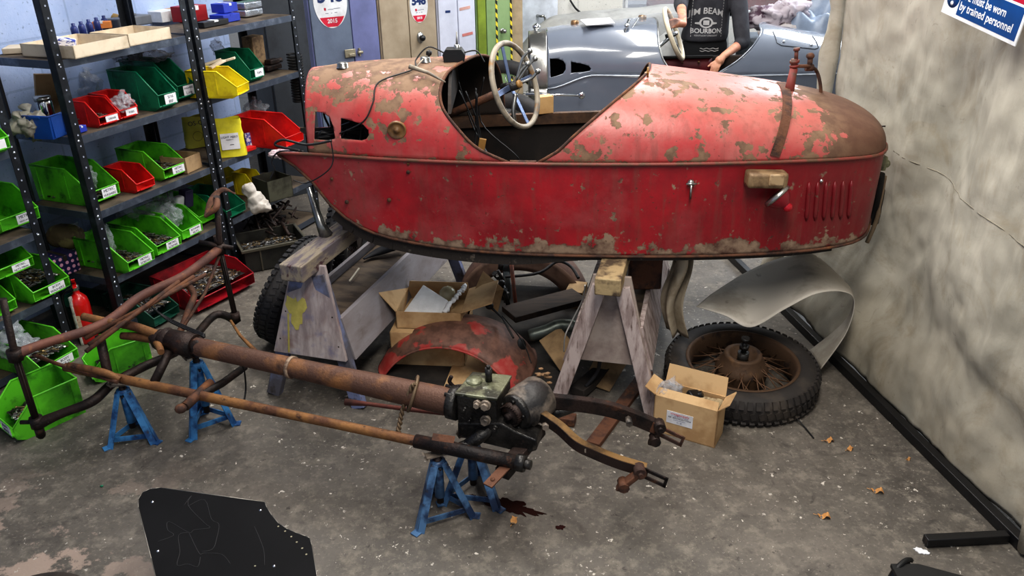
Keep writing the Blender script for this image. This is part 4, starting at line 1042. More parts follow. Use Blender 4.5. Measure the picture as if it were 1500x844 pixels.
# strap over the deck, with clamp
s = MB(); ph_l = [.02+.55*k/20 for k in range(21)]
xs_ = lambda k: .985+.15*(k/20)**1.1
pth = [up_pt(xs_(k), ph_l[k]*PI*.93)+Vector((0, -.005, .003)) for k in range(21)]
for p, q in zip(pth, pth[1:]):
    mid = (p+q)/2; out = Vector((0, mid.y-3.3, (mid.z-1.03))).normalized(); s.beam(p, q, .035, .006, up=out, bevel=0)
s.build('deck_strap', m_rust, red)
pc = up_pt(1.12, PI*.45); pb_ = PY(1155, 132, 3.22)
s = MB(); p0 = pb_; p1 = PY(1163, 100, 3.22); s.tube([p0+Vector((0, 0, -.05)), p1], [.022, .016], 8); s.tube([p1, PY(1164, 86, 3.22)], .014, 6); s.tube([PY(1164, 92, 3.22), PY(1164, 88, 3.22)], .02, 6); s.tube([PY(1164, 98, 3.22), PY(1164, 95, 3.22)], .02, 6); s.tube([PY(1166, 88, 3.22), PY(1167, 72, 3.22)], .008, 8); s.tube([PY(1167, 74, 3.22), PY(1167, 70, 3.22)], .013, 8)
s.build('clamp_post', M('rusty_red_clamp', (120, 52, 46), .6, c2=(84, 62, 52), scale=20), red)
s = MB(); s.tube(spline([PY(1166, 97, 3.22), PY(1178, 97, 3.22), PY(1188, 98, 3.25), PY(1196, 104, 3.3), PY(1201, 120, 3.3), PY(1203, 142, 3.3)], 6), .007, 8); s.tube([PY(1186, 98, 3.25), PY(1187, 84, 3.25)], .011, 8); s.ball(PY(1187, 82, 3.25), .017, (1, 1, .8)); s.tube([PY(1180, 99, 3.25), PY(1191, 99, 3.25)], .014, 8)
s.build('clamp_arm', m_rust, red)
# lamp box and red lens
ylb = near_y(.98)
s = MB(); a_ = PY(1091, 249, ylb-.05); b_ = PY(1136, 276, ylb-.05)
ctr = PY(1122, 262, ylb-.035)
s.box(ctr, (.15, .07, .06), Euler((0, .03, 0)).to_matrix(), .014); s.build('number_lamp_box', M('dusty_brass_box', (146, 122, 92), .5, .3, c2=(110, 88, 66), scale=20), red)
s = MB(); s.box(PY(1138, 264, ylb-.075), (.055, .012, .045), None, .006); s.build('lamp_box_plate', M('tan_lamp_plate', (166, 142, 110), .5, c2=(120, 96, 70), scale=26), red)
lc = PY(1135, 292, ylb-.06); ld = Vector((.55, -.1, -.35)).normalized()
mt = Matrix.Translation(lc) @ ld.to_track_quat('Z', 'Y').to_matrix().to_4x4()
mr = Matrix.Translation(PY(1139, 288, ylb-.05)) @ Vector((.62, -.35, -.62)).to_track_quat('Z', 'Y').to_matrix().to_4x4()
s = MB(); s.lathe([(.0, -.012), (.052, -.012), (.056, -.004), (.056, .002), (.05, .004)], mr, 28); s.build('lamp_ring', m_dullchrome, red)
s = MB(); s.lathe([(.05, .003), (.04, .022), (.018, .045), (.014, .05)], mr, 24); s.build('lamp_cone', M('red_lamp_shell', (140, 30, 44), .35), red)
s = MB(); s.lathe([(.016, .046), (.019, .058), (.012, .07), (0, .073)], mr, 18); s.build('lamp_lens', m_lamp, red)
# disc, latch, bolts, caps
def on_side(px, py, dy=.0):
    p = PY(px, py, near_y(PY(px, py, 3.0).x)); return PY(px, py, near_y(p.x)-dy)
s = MB(); c = on_side(582, 200, .0)+Vector((0, .055, .0)); c = up_pt(c.x, PI*.10)
md = Matrix.Translation(c+Vector((0, -.008, 0))) @ Matrix.Rotation(PI/2+.2, 4, 'X')
s.lathe([(0, .016), (.008, .016), (.01, .008), (.028, .006), (.033, .012), (.036, .01), (.036, 0)], md, 26); s.build('filler_disc', M('brown_enamel_disc', (128, 96, 60), .5, c2=(96, 72, 50), scale=30), red)
s = MB(); c = on_side(1012, 268); s.lathe([(0, .012), (.012, .01), (.014, 0)], Matrix.Translation(c) @ Matrix.Rotation(PI/2, 4, 'X'), 12); s.tube([c+Vector((-.02, -.012, 0)), c+Vector((.02, -.012, 0))], .004, 6); s.tube([c+Vector((0, -.01, -.005)), c+Vector((0, -.012, -.06))], [.005, .004], 6); s.build('latch', m_dullchrome, red)
for (px, py, r_) in [(570, 293, .009), (508, 296, .009), (1203, 265, .007), (598, 252, .008), (486, 262, .007), (598, 240, .006)]:
    c = on_side(px, py); s = MB(); s.lathe([(0, .005), (r_*.9, .004), (r_, 0)], Matrix.Translation(c) @ Matrix.Rotation(PI/2, 4, 'X'), 10); s.build('rivet', m_rust if px != 1203 else m_chrome, red)
for (x, phf, rr) in [(-.66, .44, .022), (-.33, .46, .020)]:
    c = up_pt(x, PI*phf); s = MB(); s.lathe([(0, .02), (rr*.85, .02), (rr, .016), (rr, .004), (rr*1.15, 0)], Matrix.Translation(c), 20); s.build('filler_cap', m_dullchrome, red)
for px, py in [(949, 106), (938, 128), (915, 142)]:
    p = PY(px, py, 3.12); s = MB(); s.tube([p+Vector((0, 0, -.02)), p+Vector((.0, 0, .02))], .004, 6); s.lathe([(0, 0), (.014, 0)], Matrix.Translation(p), 8); s.build('fastener_stud', m_stain, red)
# black box, aerial and wires on the scuttle
bx_ = up_pt(-.215, PI*.47)
t_ = thing('wiper_motor', 'black electrical box with a short spindle sitting on top of the red scuttle', 'motor', bx_)
s = MB(); s.prism([(-.04, 0), (.04, 0), (.045, .03), (.03, .052), (-.03, .052), (-.045, .03)], lambda p: bx_+Vector((p[0], -.03, p[1]-.004)), lambda p: bx_+Vector((p[0], .035, p[1]-.004))); s.build('housing', m_blackp, t_, bev=.003)
s = MB(); s.tube([bx_+Vector((.012, 0, .045)), bx_+Vector((.014, 0, .11))], [.005, .003], 8); s.lathe([(.012, .045), (.012, .06), (.005, .062)], Matrix.Translation(bx_+Vector((.012, 0, 0))), 12); s.build('spindle', m_dullchrome, t_)
s = MB(); s.tube(spline([bx_+Vector((-.04, 0, .03)), bx_+Vector((-.1, -.01, .055)), bx_+Vector((-.15, -.03, .01))]+[up_pt(x, PI*f)+Vector((0, -.004, .006)) for x, f in [(-.37, .38), (-.5, .3), (-.52, .2), (-.56, .12), (-.66, .07)]], 7), .003, 6)
s.tube(spline([bx_+Vector((.04, 0, .03)), bx_+Vector((.09, 0, .035)), bx_+Vector((.12, 0, -.01))], 6), .003, 6); s.ball(bx_+Vector((-.10, 0, .03)), .014, (1, .8, 1), 1)
s.build('cable', m_wire, t_)
s = MB(); q = up_pt(-.33, PI*.36); s.tube([q+Vector((-.05, -.02, .03)), q+Vector((.02, -.04, .01)), q+Vector((.09, -.08, -.02))], [.010, .007, .003], 8); s.tube([q+Vector((-.03, -.02, .02)), q+Vector((.0, .02, .05))], .003, 5)
s.build('bulb_lead', m_agedcream, t_)
# engine bay clutter and wires at the nose
s = MB(); rnd = random.Random(8)
for i in range(16):
    a = Vector((rnd.uniform(-.78, -.5), rnd.uniform(3.12, 3.4), rnd.uniform(1.03, 1.2)))
    s.tube(spline([a, a+Vector((rnd.uniform(-.1, .1), rnd.uniform(-.05, .05), rnd.uniform(-.05, .08))), a+Vector((rnd.uniform(.0, .2), .03, rnd.uniform(-.1, .05)))], 5), rnd.uniform(.003, .009), 6)
s.build('engine_bay_hose', m_wire, red)
s = MB()
s.tube(spline([PY(486, 206, 3.0), PY(450, 212, 3.0), PY(415, 205, 3.02), PY(404, 213, 3.02), PY(440, 221, 3.0)], 8), .005, 6)
s.tube(spline([PY(485, 208, 3.0), PY(488, 235, 2.99), PY(478, 252, 2.98), PY(450, 268, 3.0), PY(430, 264, 3.0)], 8), .0025, 6)
s.tube(spline([PY(445, 222, 3.0), PY(410, 222, 3.05), PY(398, 236, 3.05), PY(402, 248, 3.05), PY(396, 262, 3.05)], 8), .003, 6)
s.build('nose_wire', m_wire, red)
# tail end fittings
s = MB(); p = PY(1290, 238, 3.12); s.box(p, (.035, .05, .06), None, .008); s.ball(p+Vector((.022, 0, -.005)), .018); s.build('tail_hinge', M('verdigris_hinge', (122, 122, 96), .6, c2=(80, 78, 60), scale=30), red)
s = MB(); s.tube(spline([PY(1289, 255, 3.12), PY(1284, 290, 3.14), PY(1276, 325, 3.16)], 6), [.02]*4+[.028]*5+[.03]*4, 12); s.build('tail_pipe', m_black, red)
s = MB(); s.tube([PY(1286, 185, 3.12), PY(1297, 185, 3.1)], .003, 6); s.build('tail_bolt', m_rustdk, red)
s = MB(); q = [PY(1298, 258, 3.06), PY(1292, 290, 3.08), PY(1283, 325, 3.12), PY(1270, 355, 3.14)]
s.tube(spline(q, 5), [.004]*8+[.009]*8, 8); s.build('frayed_trim', M('frayed_cord', (120, 104, 84), .8), red)
# chrome struts at the nose
s = MB(); s.tube([PY(452, 275, 3.2), PY(470, 330, 3.15), PY(478, 345, 3.15)], [.012, .02, .03], 12); s.build('silver_strut', m_dullchrome, red)

# ================================================================ GREY CAR
GX0 = .28; GY = 6.05
GC = dict(cx=0, cy=GY, belt=.82, x0=GX0, x1=2.9, x0low=GX0-.02, sq=2.5, tuck=.05, soff=-1,
    w=[(.2, .26), (.5, .30), (.9, .37), (1.4, .42), (2.0, .42), (2.5, .38), (2.7, .32), (2.84, .22), (2.9, .0)],
    top=[(.2, 1.09), (.5, 1.13), (.9, 1.155), (1.4, 1.15), (1.8, 1.12), (2.2, 1.05), (2.6, .98), (2.8, .92), (2.9, .82)],
    bot=[(.2, .42), (.6, .40), (1.0, .38), (2.4, .38), (2.75, .44), (2.9, .5)],
    beltdrop=lambda x: -.10*sstep(.62-x, 0, .35),
    xa=[(0, 1.18), (.04, 1.11), (.1, 1.07), (.2, 1.05), (.35, 1.06), (.5, 1.08), (.8, 1.08), (.95, 1.12), (1, 1.16)],
    xb=[(0, 1.44), (.04, 1.53), (.1, 1.62), (.2, 1.71), (.33, 1.78), (.45, 1.81), (.55, 1.9), (.65, 1.98), (.8, 2.02), (.95, 2.0), (1, 1.92)])
grey = thing('restored_car', 'glossy slate grey three-wheeler car with a polished radiator cowl behind the red body', 'car', (1.5, GY, 0))
gf, gr, gl, gup, glo, gxa, gxb, gw, gtop, gbot = build_body(grey, GC, m_grey, m_grey, m_dark)
g1 = px_poly([(806, 88), (818, 88), (826, 91), (829, 96), (829, 103), (825, 109), (815, 113), (807, 115)], 5.74)
g2 = px_poly([(837, 92), (852, 94), (863, 97), (866, 101), (864, 104), (855, 106), (837, 108)], 5.73)
cut(gf, g1, 5.5, 5.95); cut(gf, g2, 5.5, 5.95)
m_belt = M('pale_belt_line', (186, 194, 204), .2, .3)
s = MB(); pts = [glo(GX0+(2.88-GX0)*k/50, 1, 0)+Vector((0, -.004, 0)) for k in range(51)]; s.tube(pts, .006, 8); s.build('belt_line', m_belt, grey)
# maroon trim inside
def trim(sg, nm):
    s = MB(); off = -.012 if sg < 0 else .012
    s.grid(16, 4, lambda u, v: glo(1.0+.62*u, sg, 0)+Vector((0, off, -.02-.32*v))); s.build(nm, m_maroon, grey, solid=.004)
trim(-1, 'far_trim_panel'); trim(1, 'near_trim_panel')
s = MB(); s.beam((1.0, GY+.395, .815), (1.62, GY+.40, .815), .03, .02, bevel=.003); s.build('far_sill_edge', m_black, grey)
for k in range(4):
    x = 1.12+.13*k; s = MB(); s.ball((x, GY+gw(x)-.03, .775), .009, sub=1); s.build('trim_stud', m_brass, grey)
s = MB(); pl = [Vector((x, GY-(gw(x)-.03), .45)) for x in [.4+.1*k for k in range(24)]]; pl2 = pl+[Vector((p.x, 2*GY-p.y, .45)) for p in reversed(pl)]
s.hexa(pl2, [p+Vector((0, 0, .02)) for p in pl2]); s.build('floor_board', m_dark, grey)
for nm, fx in (('scuttle_edge', gxa), ('deck_edge', gxb)):
    s = MB(); s.tube([gup(fx(PI*k/60), PI*k/60) for k in range(61)], .006, 8); s.build(nm, m_dullchrome if nm == 'scuttle_edge' else m_grey, grey)
# radiator cowl
def cowl(u, v):
    x = GX0+.002-.13*u; k = 1+.0*u-.10*u*u
    ph = PI*v; n = 2/2.3; W = gw(GX0)*k*1.01; cs = math.cos(ph); sn = math.sin(ph); Z0 = .72; H = (gtop(GX0)-Z0)*(1-.05*u)
    return Vector((x, GY-W*math.copysign(abs(cs)**n, cs), Z0+H*abs(sn)**n))
s = MB(); s.grid(12, 50, cowl)
s.grid(12, 8, lambda u, v: Vector((GX0+.002-.13*u, GY-gw(GX0)*1.01*(1-.1*u*u), .72-.36*v))); s.grid(12, 8, lambda u, v: Vector((GX0+.002-.13*u, GY+gw(GX0)*1.01*(1-.1*u*u), .72-.36*v)))
s.build('radiator_cowl', m_dullchrome, grey, solid=.005)
s = MB(); a_ = [cowl(1, k/24) for k in range(25)]; a_ = [Vector((a_[0].x, a_[0].y, .36))]+a_+[Vector((a_[-1].x, a_[-1].y, .36))]
s.hexa([p+Vector((.01, 0, 0)) for p in a_], [p+Vector((.02, 0, 0)) for p in a_]); s.build('radiator_core', M('radiator_mesh', (60, 62, 66), .5, .6), grey)
s = MB(); s.lathe([(0, .055), (.012, .05), (.03, .035), (.03, .02), (.02, .015), (.02, -.01)], Matrix.Translation((GX0-.07, GY, gtop(GX0)-.015)), 20); s.build('radiator_cap', m_chrome, grey)
for x in (.49, .98):
    s = MB(); s.lathe([(0, .03), (.025, .028), (.03, .02), (.03, 0)], Matrix.Translation(gup(x, PI*.5)+Vector((0, 0, -.002))), 18); s.build('filler_cap', M('brass_cap', (150, 120, 90), .35, .7), grey)
# papers on the bonnet
s = MB(); cp = gup(.64, PI*.43)+Vector((0, -.02, .018)); s.box(cp, (.21, .15, .004), Euler((.12, .02, .2)).to_matrix(), 0); s.box(cp+Vector((.01, 0, .006)), (.2, .15, .003), Euler((.13, -.03, .12)).to_matrix(), 0)
tag(s.build('paper_sheets', m_white), 'white paper sheets lying on the bonnet of the grey car', 'papers')
# windscreen (folded aero screen) with chrome bracket
s = MB(); w1 = PY(907, 68, 5.78); w2 = PY(922, 28, 5.85); s.beam(w1, w2, .02, .012, bevel=.003); s.beam(w1+Vector((.03, .03, .02)), w2+Vector((.07, .04, .0)), .012, .01, bevel=.002); s.ball(w1, .03, (1, .8, .7)); s.ball(w1+Vector((.05, 0, -.02)), .022); s.ball(w1.lerp(w2, .75), .02)
s.build('windscreen_bracket', m_chrome, grey)
def aero(u, v):
    a = PY(924, 28, 5.86).lerp(PY(908, 70, 5.80), v); b = a+Vector((.42-.16*v, .12+.1*v, .0)); p = a.lerp(b, u); return p+Vector((0, 0, .03*math.sin(u*PI)*(1-v)))
s = MB(); s.grid(12, 8, aero); s.build('aero_screen', M('smoky_screen', (190, 198, 206), .08, alpha=.22, bmp=0), grey, solid=.003)
# hatch on the tail deck
def hatch_pt(x, f): return gup(x, PI*f)+Vector((0, -.002, .003))
s = MB(); pts = [hatch_pt(1.86+.0*k, .18+.17*k/8) for k in range(9)]+[hatch_pt(1.86+.32*k/8, .35) for k in range(1, 9)]
s.tube([hatch_pt(1.87, f) for f in (.35, .3, .25, .22)]+[hatch_pt(x, .2) for x in (1.9, 1.98, 2.08, 2.14)]+[hatch_pt(2.17, f) for f in (.22, .28, .35, .38)], .0025, 5); s.build('hatch_line', m_black, grey)
for x in (1.92, 2.12):
    s = MB(); s.ball(hatch_pt(x, .24), .012, sub=1); s.build('hatch_screw', m_chrome, grey)
# hand lever rod low on the flank
s = MB(); a_ = PY(770, 138, 5.62); b_ = PY(852, 140, 5.6); s.tube([a_, b_], .009, 8); s.ball(b_, .026, (1, .5, 1)); s.build('exhaust_bracket_rod', m_chrome, grey)
# wheels (front pair on stub axles, one at the rear) and exhaust keep the car on the ground
def simple_wheel(par, c, r, axis, nm='wheel'):
    m = Matrix.Translation(c) @ Vector(axis).to_track_quat('Z', 'Y').to_matrix().to_4x4()
    s = MB(); s.lathe([(r*.74, -.035), (r*.78, -.05), (r*.92, -.052), (r, -.03), (r*1.01, 0), (r, .03), (r*.92, .052), (r*.78, .05), (r*.74, .035)], m, 40)
    w_ = s.build(nm, m_rubberdk, par)
    s = MB(); s.lathe([(r*.75, -.04), (r*.72, -.02), (r*.70, 0), (r*.72, .02), (r*.75, .04)], m, 40)
    for k in range(20):
        a = 2*PI*k/20; sg = 1 if k % 2 else -1
        s.tube([m @ Vector((.05*math.cos(a+.4*sg), .05*math.sin(a+.4*sg), .05*sg)), m @ Vector((r*.72*math.cos(a), r*.72*math.sin(a), 0))], .003, 4)
    s.tube([m @ Vector((0, 0, -.07)), m @ Vector((0, 0, .07))], .05, 14)
    s.build('wire_rim', m_chrome, w_)
simple_wheel(grey, Vector((-.03, GY-.62, .39)), .385, (.25, 1, 0)); simple_wheel(grey, Vector((-.03, GY+.62, .39)), .385, (.25, 1, 0)); simple_wheel(grey, Vector((2.35, GY, .33)), .33, (0, 1, 0))
s = MB(); s.tube([(-.03, GY-.62, .39), (-.03, GY+.62, .39)], .025, 8); s.tube([(.05, GY-.2, .5), (.05, GY+.2, .5)], .06, 10); s.tube([(-.03, GY, .4), (.6, GY, .5)], .05, 8); s.build('front_axle', m_dullchrome, grey)
gwc = PY(987, 50, 5.98)
wheel_assembly(grey, gwc, Vector((.88, -.26, .40)), .185, .017, m_cream, m_chrome, 4, .5, False)
s = MB(); s.tube([gwc, gwc+Vector((-.35, .02, -.3))], .014, 10); s.build('steering_column', m_chrome, grey)
# cloth-covered car behind
def cover(u, v):
    x = .12+u*1.8; Wc = .42*(1-.35*(1-sstep(u, 0, .2))); yc = 7.45
    topz = interp([(0, .78), (.08, .93), (.2, 1.03), (.6, 1.08), (.85, 1.10), (1, 1.0)], u)
    a = PI*v; n = .75; cs = math.cos(a); sn = math.sin(a)
    k = .02*noise.noise(Vector((x*5, v*9, 0)))+.012*math.sin(x*16+v*3)*(1-sn)
    return Vector((x, yc-(Wc+k)*math.copysign(abs(cs)**n, cs), .06+(topz-.06)*abs(sn)**n+.015*noise.noise(Vector((x*4, v*6, 3)))))
s = MB(); s.grid(80, 50, cover)
a_ = [cover(0, k/50) for k in range(51)]; c0 = sum(a_, Vector())/51
s.grid(50, 6, lambda u, v: cover(0, u).lerp(c0+Vector((-.05, 0, 0)), v))
tag(s.build('car_cover', M('pale_grey_cloth', (172, 172, 170), .8, c2=(150, 150, 148), scale=4, bmp=.5, bscale=10), shade='keep'), 'pale grey cloth cover draped over a car in front of the back wall', 'car cover')
# crumpled silver-blue sheeting and bundled fabrics beyond the man
def tarp(name, label, c, size, mat, seed, amp=.16):
    s = MB(); s.grid(46, 40, lambda u, v: Vector((c[0]+(u-.5)*size[0], c[1]+(v-.5)*size[1], c[2]*0+.0+(size[2])*(1-(abs(2*u-1)**3)*.7)*(1-(abs(2*v-1)**3)*.9)+amp*(abs(noise.noise(Vector((u*4+v*2, v*2.5, seed))))*1.6+.4*noise.noise(Vector((u*9, v*8, seed+2)))))))
    return tag(s.build(name, mat, shade='keep', sub=1), label, 'fabric')
tarp('silver_tarpaulin', 'crumpled silver-blue tarpaulin heaped high beside the canvas screen', (2.62, 6.9, 0), (1.2, .7, 1.02), M('silver_blue_tarp', (134, 146, 164), .4, bmp=.3, bscale=20), 3, .34)
s = MB(); 
for k in range(3):
    s.ball(PY(1125+k*16, 26-k*4, 6.85), .14, (1.2, .8, .7), 4, .5, k+2)
tag(s.build('fabric_bundle', M('mauve_patterned_fabric', (176, 166, 172), .8, c2=(92, 70, 84), scale=7, lo=.5, hi=.56)), 'bundle of white and mauve patterned fabric behind the man', 'fabric')
s = MB(); s.ball(PY(1150, 36, 6.8)-Vector((0, 0, .12)), .17, (1.3, .8, .9), 4, .3, 9); 
tag(s.build('pale_sack', M('pale_sack', (182, 174, 172), .8, bmp=.5)), 'pale sack slumped under the patterned fabric', 'sack')
s = MB(); s.box((2.68, 7.0, .44), (1.3, .6, .88), None, .02)
tag(s.build('storage_bench', M('grey_bench', (110, 116, 124), .6)), 'grey storage bench holding up the heaped fabrics behind the grey car', 'bench')
# wood block on the far sill of the red body
p = PY(797, 156, 3.3+rw(.12)+.0)
s = MB(); s.box((p.x, p.y-.01, 1.035+.04), (.075, .05, .08), Euler((0, .0, .35)).to_matrix(), .003)
tag(s.build('wooden_block', m_woodnew), 'fresh pale wooden block standing on the far sill of the red cockpit', 'block')

# ================================================================ LOCKERS
def locker(x0, y0, x1, y1, label, mat_l, mat_r, split, h=1.95, sides=None, group='tall steel lockers', extra=None):
    a = Vector((x0, y0, 0)); b = Vector((x1, y1, 0)); d = (b-a).normalized(); n = Vector((-d.y, d.x, 0)); L = (b-a).length; dep = .45
    t = thing('steel_locker', label, 'locker', a, math.atan2(d.y, d.x), group)
    s = MB(); s.box((L/2, dep/2+.012, h/2+.0), (L, dep, h), None, .004); s.build('cabinet', mat_r, t, local=True)
    if split:
        for i, (u0, u1, m) in enumerate(((.008, L*split-.004, mat_l), (L*split+.004, L-.008, mat_r))):
            s = MB(); s.box(((u0+u1)/2, 0, h/2+.03), (u1-u0, .02, h-.1), None, .003); s.build('door', m, t, local=True)
    else:
        s = MB(); s.box((L/2, 0, h/2+.03), (L-.016, .02, h-.1), None, .003); s.build('door', mat_l, t, local=True)
    return t, d, n
m_lblue = M('grey_blue_locker', (104, 116, 136), .5, c2=(94, 104, 124), scale=3); m_lpurp = M('lilac_blue_locker', (116, 122, 168), .5, c2=(104, 110, 150), scale=3)
m_lcream = M('beige_locker', (172, 158, 138), .5, c2=(156, 142, 122), scale=3); m_lwhite = M('white_locker', (206, 210, 226), .5, c2=(192, 196, 212), scale=3)
m_lgreen = M('pale_green_locker', (140, 166, 118), .5, c2=(126, 152, 104), scale=3); m_olive = M('olive_locker', (126, 146, 52), .5)
m_ldark = M('charcoal_cabinet', (52, 57, 64), .6, c2=(42, 46, 52), scale=4)
def LX(px, Y, z=1.3): return PY(px, 60, Y).x
YS = lambda px: 6.1+(px-456)/309*1.05
lk = {}
x_dark0 = PY(380, 60, 5.75).x; 
t, d, n = locker(PY(392, 60, 5.6).x, 5.55, PY(452, 60, 5.75).x, 5.75, 'charcoal cabinet at the end of the shelving, left of the numbered lockers', m_ldark, m_ldark, 0)
defs = [(456, 555, .585, m_lblue, m_lpurp, 'grey-blue double locker with the larger 548 sticker and a hasp'),
        (557, 640, .50, m_lcream, m_lcream, 'beige locker with the smaller 548 sticker and a round black handle'),
        (642, 697, .52, m_lwhite, m_lwhite, 'white locker between the beige one and the green one'),
        (699, 749, .26, m_olive, m_lgreen, 'green locker edged with black and yellow hazard tape')]
for (p0, p1, sp, ml, mr_, lab) in defs:
    t, d, n = locker(PY(p0, 50, YS(p0)).x, YS(p0), PY(p1, 50, YS(p1)).x, YS(p1), lab, ml, mr_, sp); lk[p0] = (t, d, n)
def on_locker(key, px, py, off=.014):
    t, d, n = lk[key]; p0 = Vector(t.location)-n*off; r = ray(px, py); tt = ((p0-Vector((0, 0, CH))).dot(n))/r.dot(n); return Vector((0, 0, CH))+r*tt
m_stred = M('sticker_red', (206, 44, 70), .4, bmp=0); m_num = M('sticker_blue_ink', (38, 58, 108), .4, bmp=0)
def sticker(key, pxb, pyb, wid, hgt, year):
    t, d, n = lk[key]; o = on_locker(key, pxb, pyb, .0115); up = Vector((0, 0, 1)); out = -n
    def pt(x, y, q): return o+d*x+up*y+out*q
    def ov(k, y): # half width at height y (0 bottom .. hgt)
        yy = (y-hgt/2)/(hgt/2); return wid/2*k*math.sqrt(max(0, 1-yy*yy))
    ys = [hgt/2*(1-math.cos(PI*k/40)) for k in range(41)]
    poly = [(ov(1, y), y) for y in ys]+[(-ov(1, y), y) for y in reversed(ys[1:-1])]
    s = MB(); s.prism(poly, lambda p: pt(p[0], p[1], 0), lambda p: pt(p[0], p[1], .0015)); st = s.build('number_sticker', m_white, t)
    ys2 = [y for y in ys if y < hgt*.22 and y > hgt*.015]; poly = [(ov(.9, y), y) for y in ys2]+[(-ov(.9, y), y) for y in reversed(ys2)]
    s = MB(); s.prism(poly, lambda p: pt(p[0], p[1], .0016), lambda p: pt(p[0], p[1], .0024)); s.build('red_band', m_stred, st)
    place_text('lettering', year, wid*.15, m_white, st, pt(0, hgt*.13, .003), d, up, bold=.001)
    place_text('lettering', '548', wid*.52, m_num, st, pt(0, hgt*.60, .003), d, up, bold=.004)
    s = MB(); s.box(pt(-wid*.2, hgt*.36, .002), (.022, .003, .018)); s.build('small_crest', m_stred, st)
    s = MB()
    for k, (x, y, l) in enumerate([(-.02, .35, .16), (.17, .36, .2), (-.14, .28, .09), (.0, .28, .03), (.13, .285, .08)]):
        s.box(pt(x*wid, y*hgt, .002), (l*wid, .002, .004), Matrix((d, n, up)).transposed())
    s.build('small_print', M('fine_print', (120, 124, 140), .6, bmp=0), st)
sticker(456, 488, 41, .27, .38, '2015'); sticker(557, 615, 33, .16, .27, '2015')
t = lk[456][0]; o = on_locker(456, 513, 78, .02); d = lk[456][1]; n = lk[456][2]
s = MB(); R3 = Matrix((d, n, Vector((0, 0, 1)))).transposed(); s.box(o, (.09, .012, .06), R3, .004); s.box(o+d*.01-n*.012+Vector((0, 0, -.012)), (.05, .012, .02), R3, .003); s.tube([o+d*.06-n*.01, o+d*.10-n*.012], .012, 8); s.box(o+d*.08, (.012, .02, .06), R3, .002)
s.build('hasp', M('brassy_hasp', (176, 168, 148), .4, .6), t)
t = lk[557][0]; o = on_locker(557, 616, 55, .02); n = lk[557][2]; d = lk[557][1]
m_ = Matrix.Translation(o) @ (-n).to_track_quat('Z', 'Y').to_matrix().to_4x4()
s = MB(); s.lathe([(0, .006), (.034, .004), (.036, -.006)], m_ @ Matrix.Diagonal((.8, 1.25, 1, 1)), 24); pl_ = s.build('handle_plate', m_dullchrome, t)
s = MB(); s.lathe([(0, .05), (.022, .046), (.024, .03), (.012, .02), (.012, .004)], m_, 18); s.build('handle_knob', m_blackp, pl_)
t = lk[699][0]; n = lk[699][2]; d = lk[699][1]
s = MB(); o = on_locker(699, 736, 45, .02); m_ = Matrix.Translation(o) @ (-n).to_track_quat('Z', 'Y').to_matrix().to_4x4(); s.lathe([(0, .045), (.018, .04), (.018, .025), (.008, .02), (.008, 0), (.02, -.004)], m_, 16); s.build('door_knob', m_dullchrome, t)
def hazard():
    m, nt, b = base('hazard_tape'); v = coord(nt)
    wv = nd(nt, 'ShaderNodeTexWave', Scale=9); wv.bands_direction = 'DIAGONAL'; nt.links.new(v, wv.inputs['Vector'])
    nt.links.new(mixc(nt, ramp(nt, wv.outputs['Fac'], .48, .52), lin((226, 206, 60)), lin((30, 30, 30))), b.inputs['Base Color']); return m
mh = hazard()
for px in (728, 749):
    o = on_locker(699, px, 50, .0125); s = MB(); s.box(Vector((o.x, o.y, 1.0)), (.018, .002, 1.85), Matrix((d, n, Vector((0, 0, 1)))).transposed()); s.build('hazard_tape', mh, t)
t = lk[642][0]; d = lk[642][1]; n = lk[642][2]; R3 = Matrix((d, n, Vector((0, 0, 1)))).transposed()
for px, py, c_ in ((681, 12, (216, 170, 160)), (685, 50, (206, 130, 124))):
    s = MB(); s.box(on_locker(642, px, py, .012), (.10, .002, .022), R3 @ Euler((0, -.12, 0)).to_matrix()); s.build('faded_sticker', M('faded_pink_sticker', c_, .6), t)
s = MB(); s.box(on_locker(642, 656, 17, .012), (.045, .002, .018), R3); s.build('dark_sticker', m_num, t)

# ================================================================ MAN
MX = 1.635; MYY = GY+.76
def capsule(s, a, b, ra, rb, seg=16, n=6):
    a = Vector(a); b = Vector(b); d = (b-a); L = d.length; dn = d.normalized(); pts = []; rr = []
    for k in range(n): th = PI/2*k/n; pts.append(a-dn*ra*math.cos(th)); rr.append(max(ra*math.sin(th), .0008))
    for k in range(n+1): pts.append(a+d*k/n); rr.append(ra+(rb-ra)*k/n)
    for k in range(1, n+1): th = PI/2*k/n; pts.append(b+dn*rb*math.sin(th)); rr.append(max(rb*math.cos(th), .0008))
    s.tube(pts, rr, seg)
def chain(s, pts, rr, seg=16):
    for i in range(len(pts)-1): capsule(s, pts[i], pts[i+1], rr[i], rr[i+1], seg)
def ellip_loft(s, rings, seg=28):
    vs = []
    for c, rx_, ry_ in rings: vs.append([s.bm.verts.new(Vector(c)+Vector((rx_*math.cos(2*PI*k/seg), ry_*math.sin(2*PI*k/seg), 0))) for k in range(seg)])
    for a, b in zip(vs, vs[1:]):
        for k in range(seg): s._f([a[k], a[(k+1) % seg], b[(k+1) % seg], b[k]])
    s._f(list(reversed(vs[0]))); s._f(vs[-1])
man = thing('person', 'person in a dark printed jumper leaning over the grey car, gripping its steering wheel', 'person', (MX, MYY, 0))
def mp(x, y, z): return Vector((MX+x, MYY+y, z))
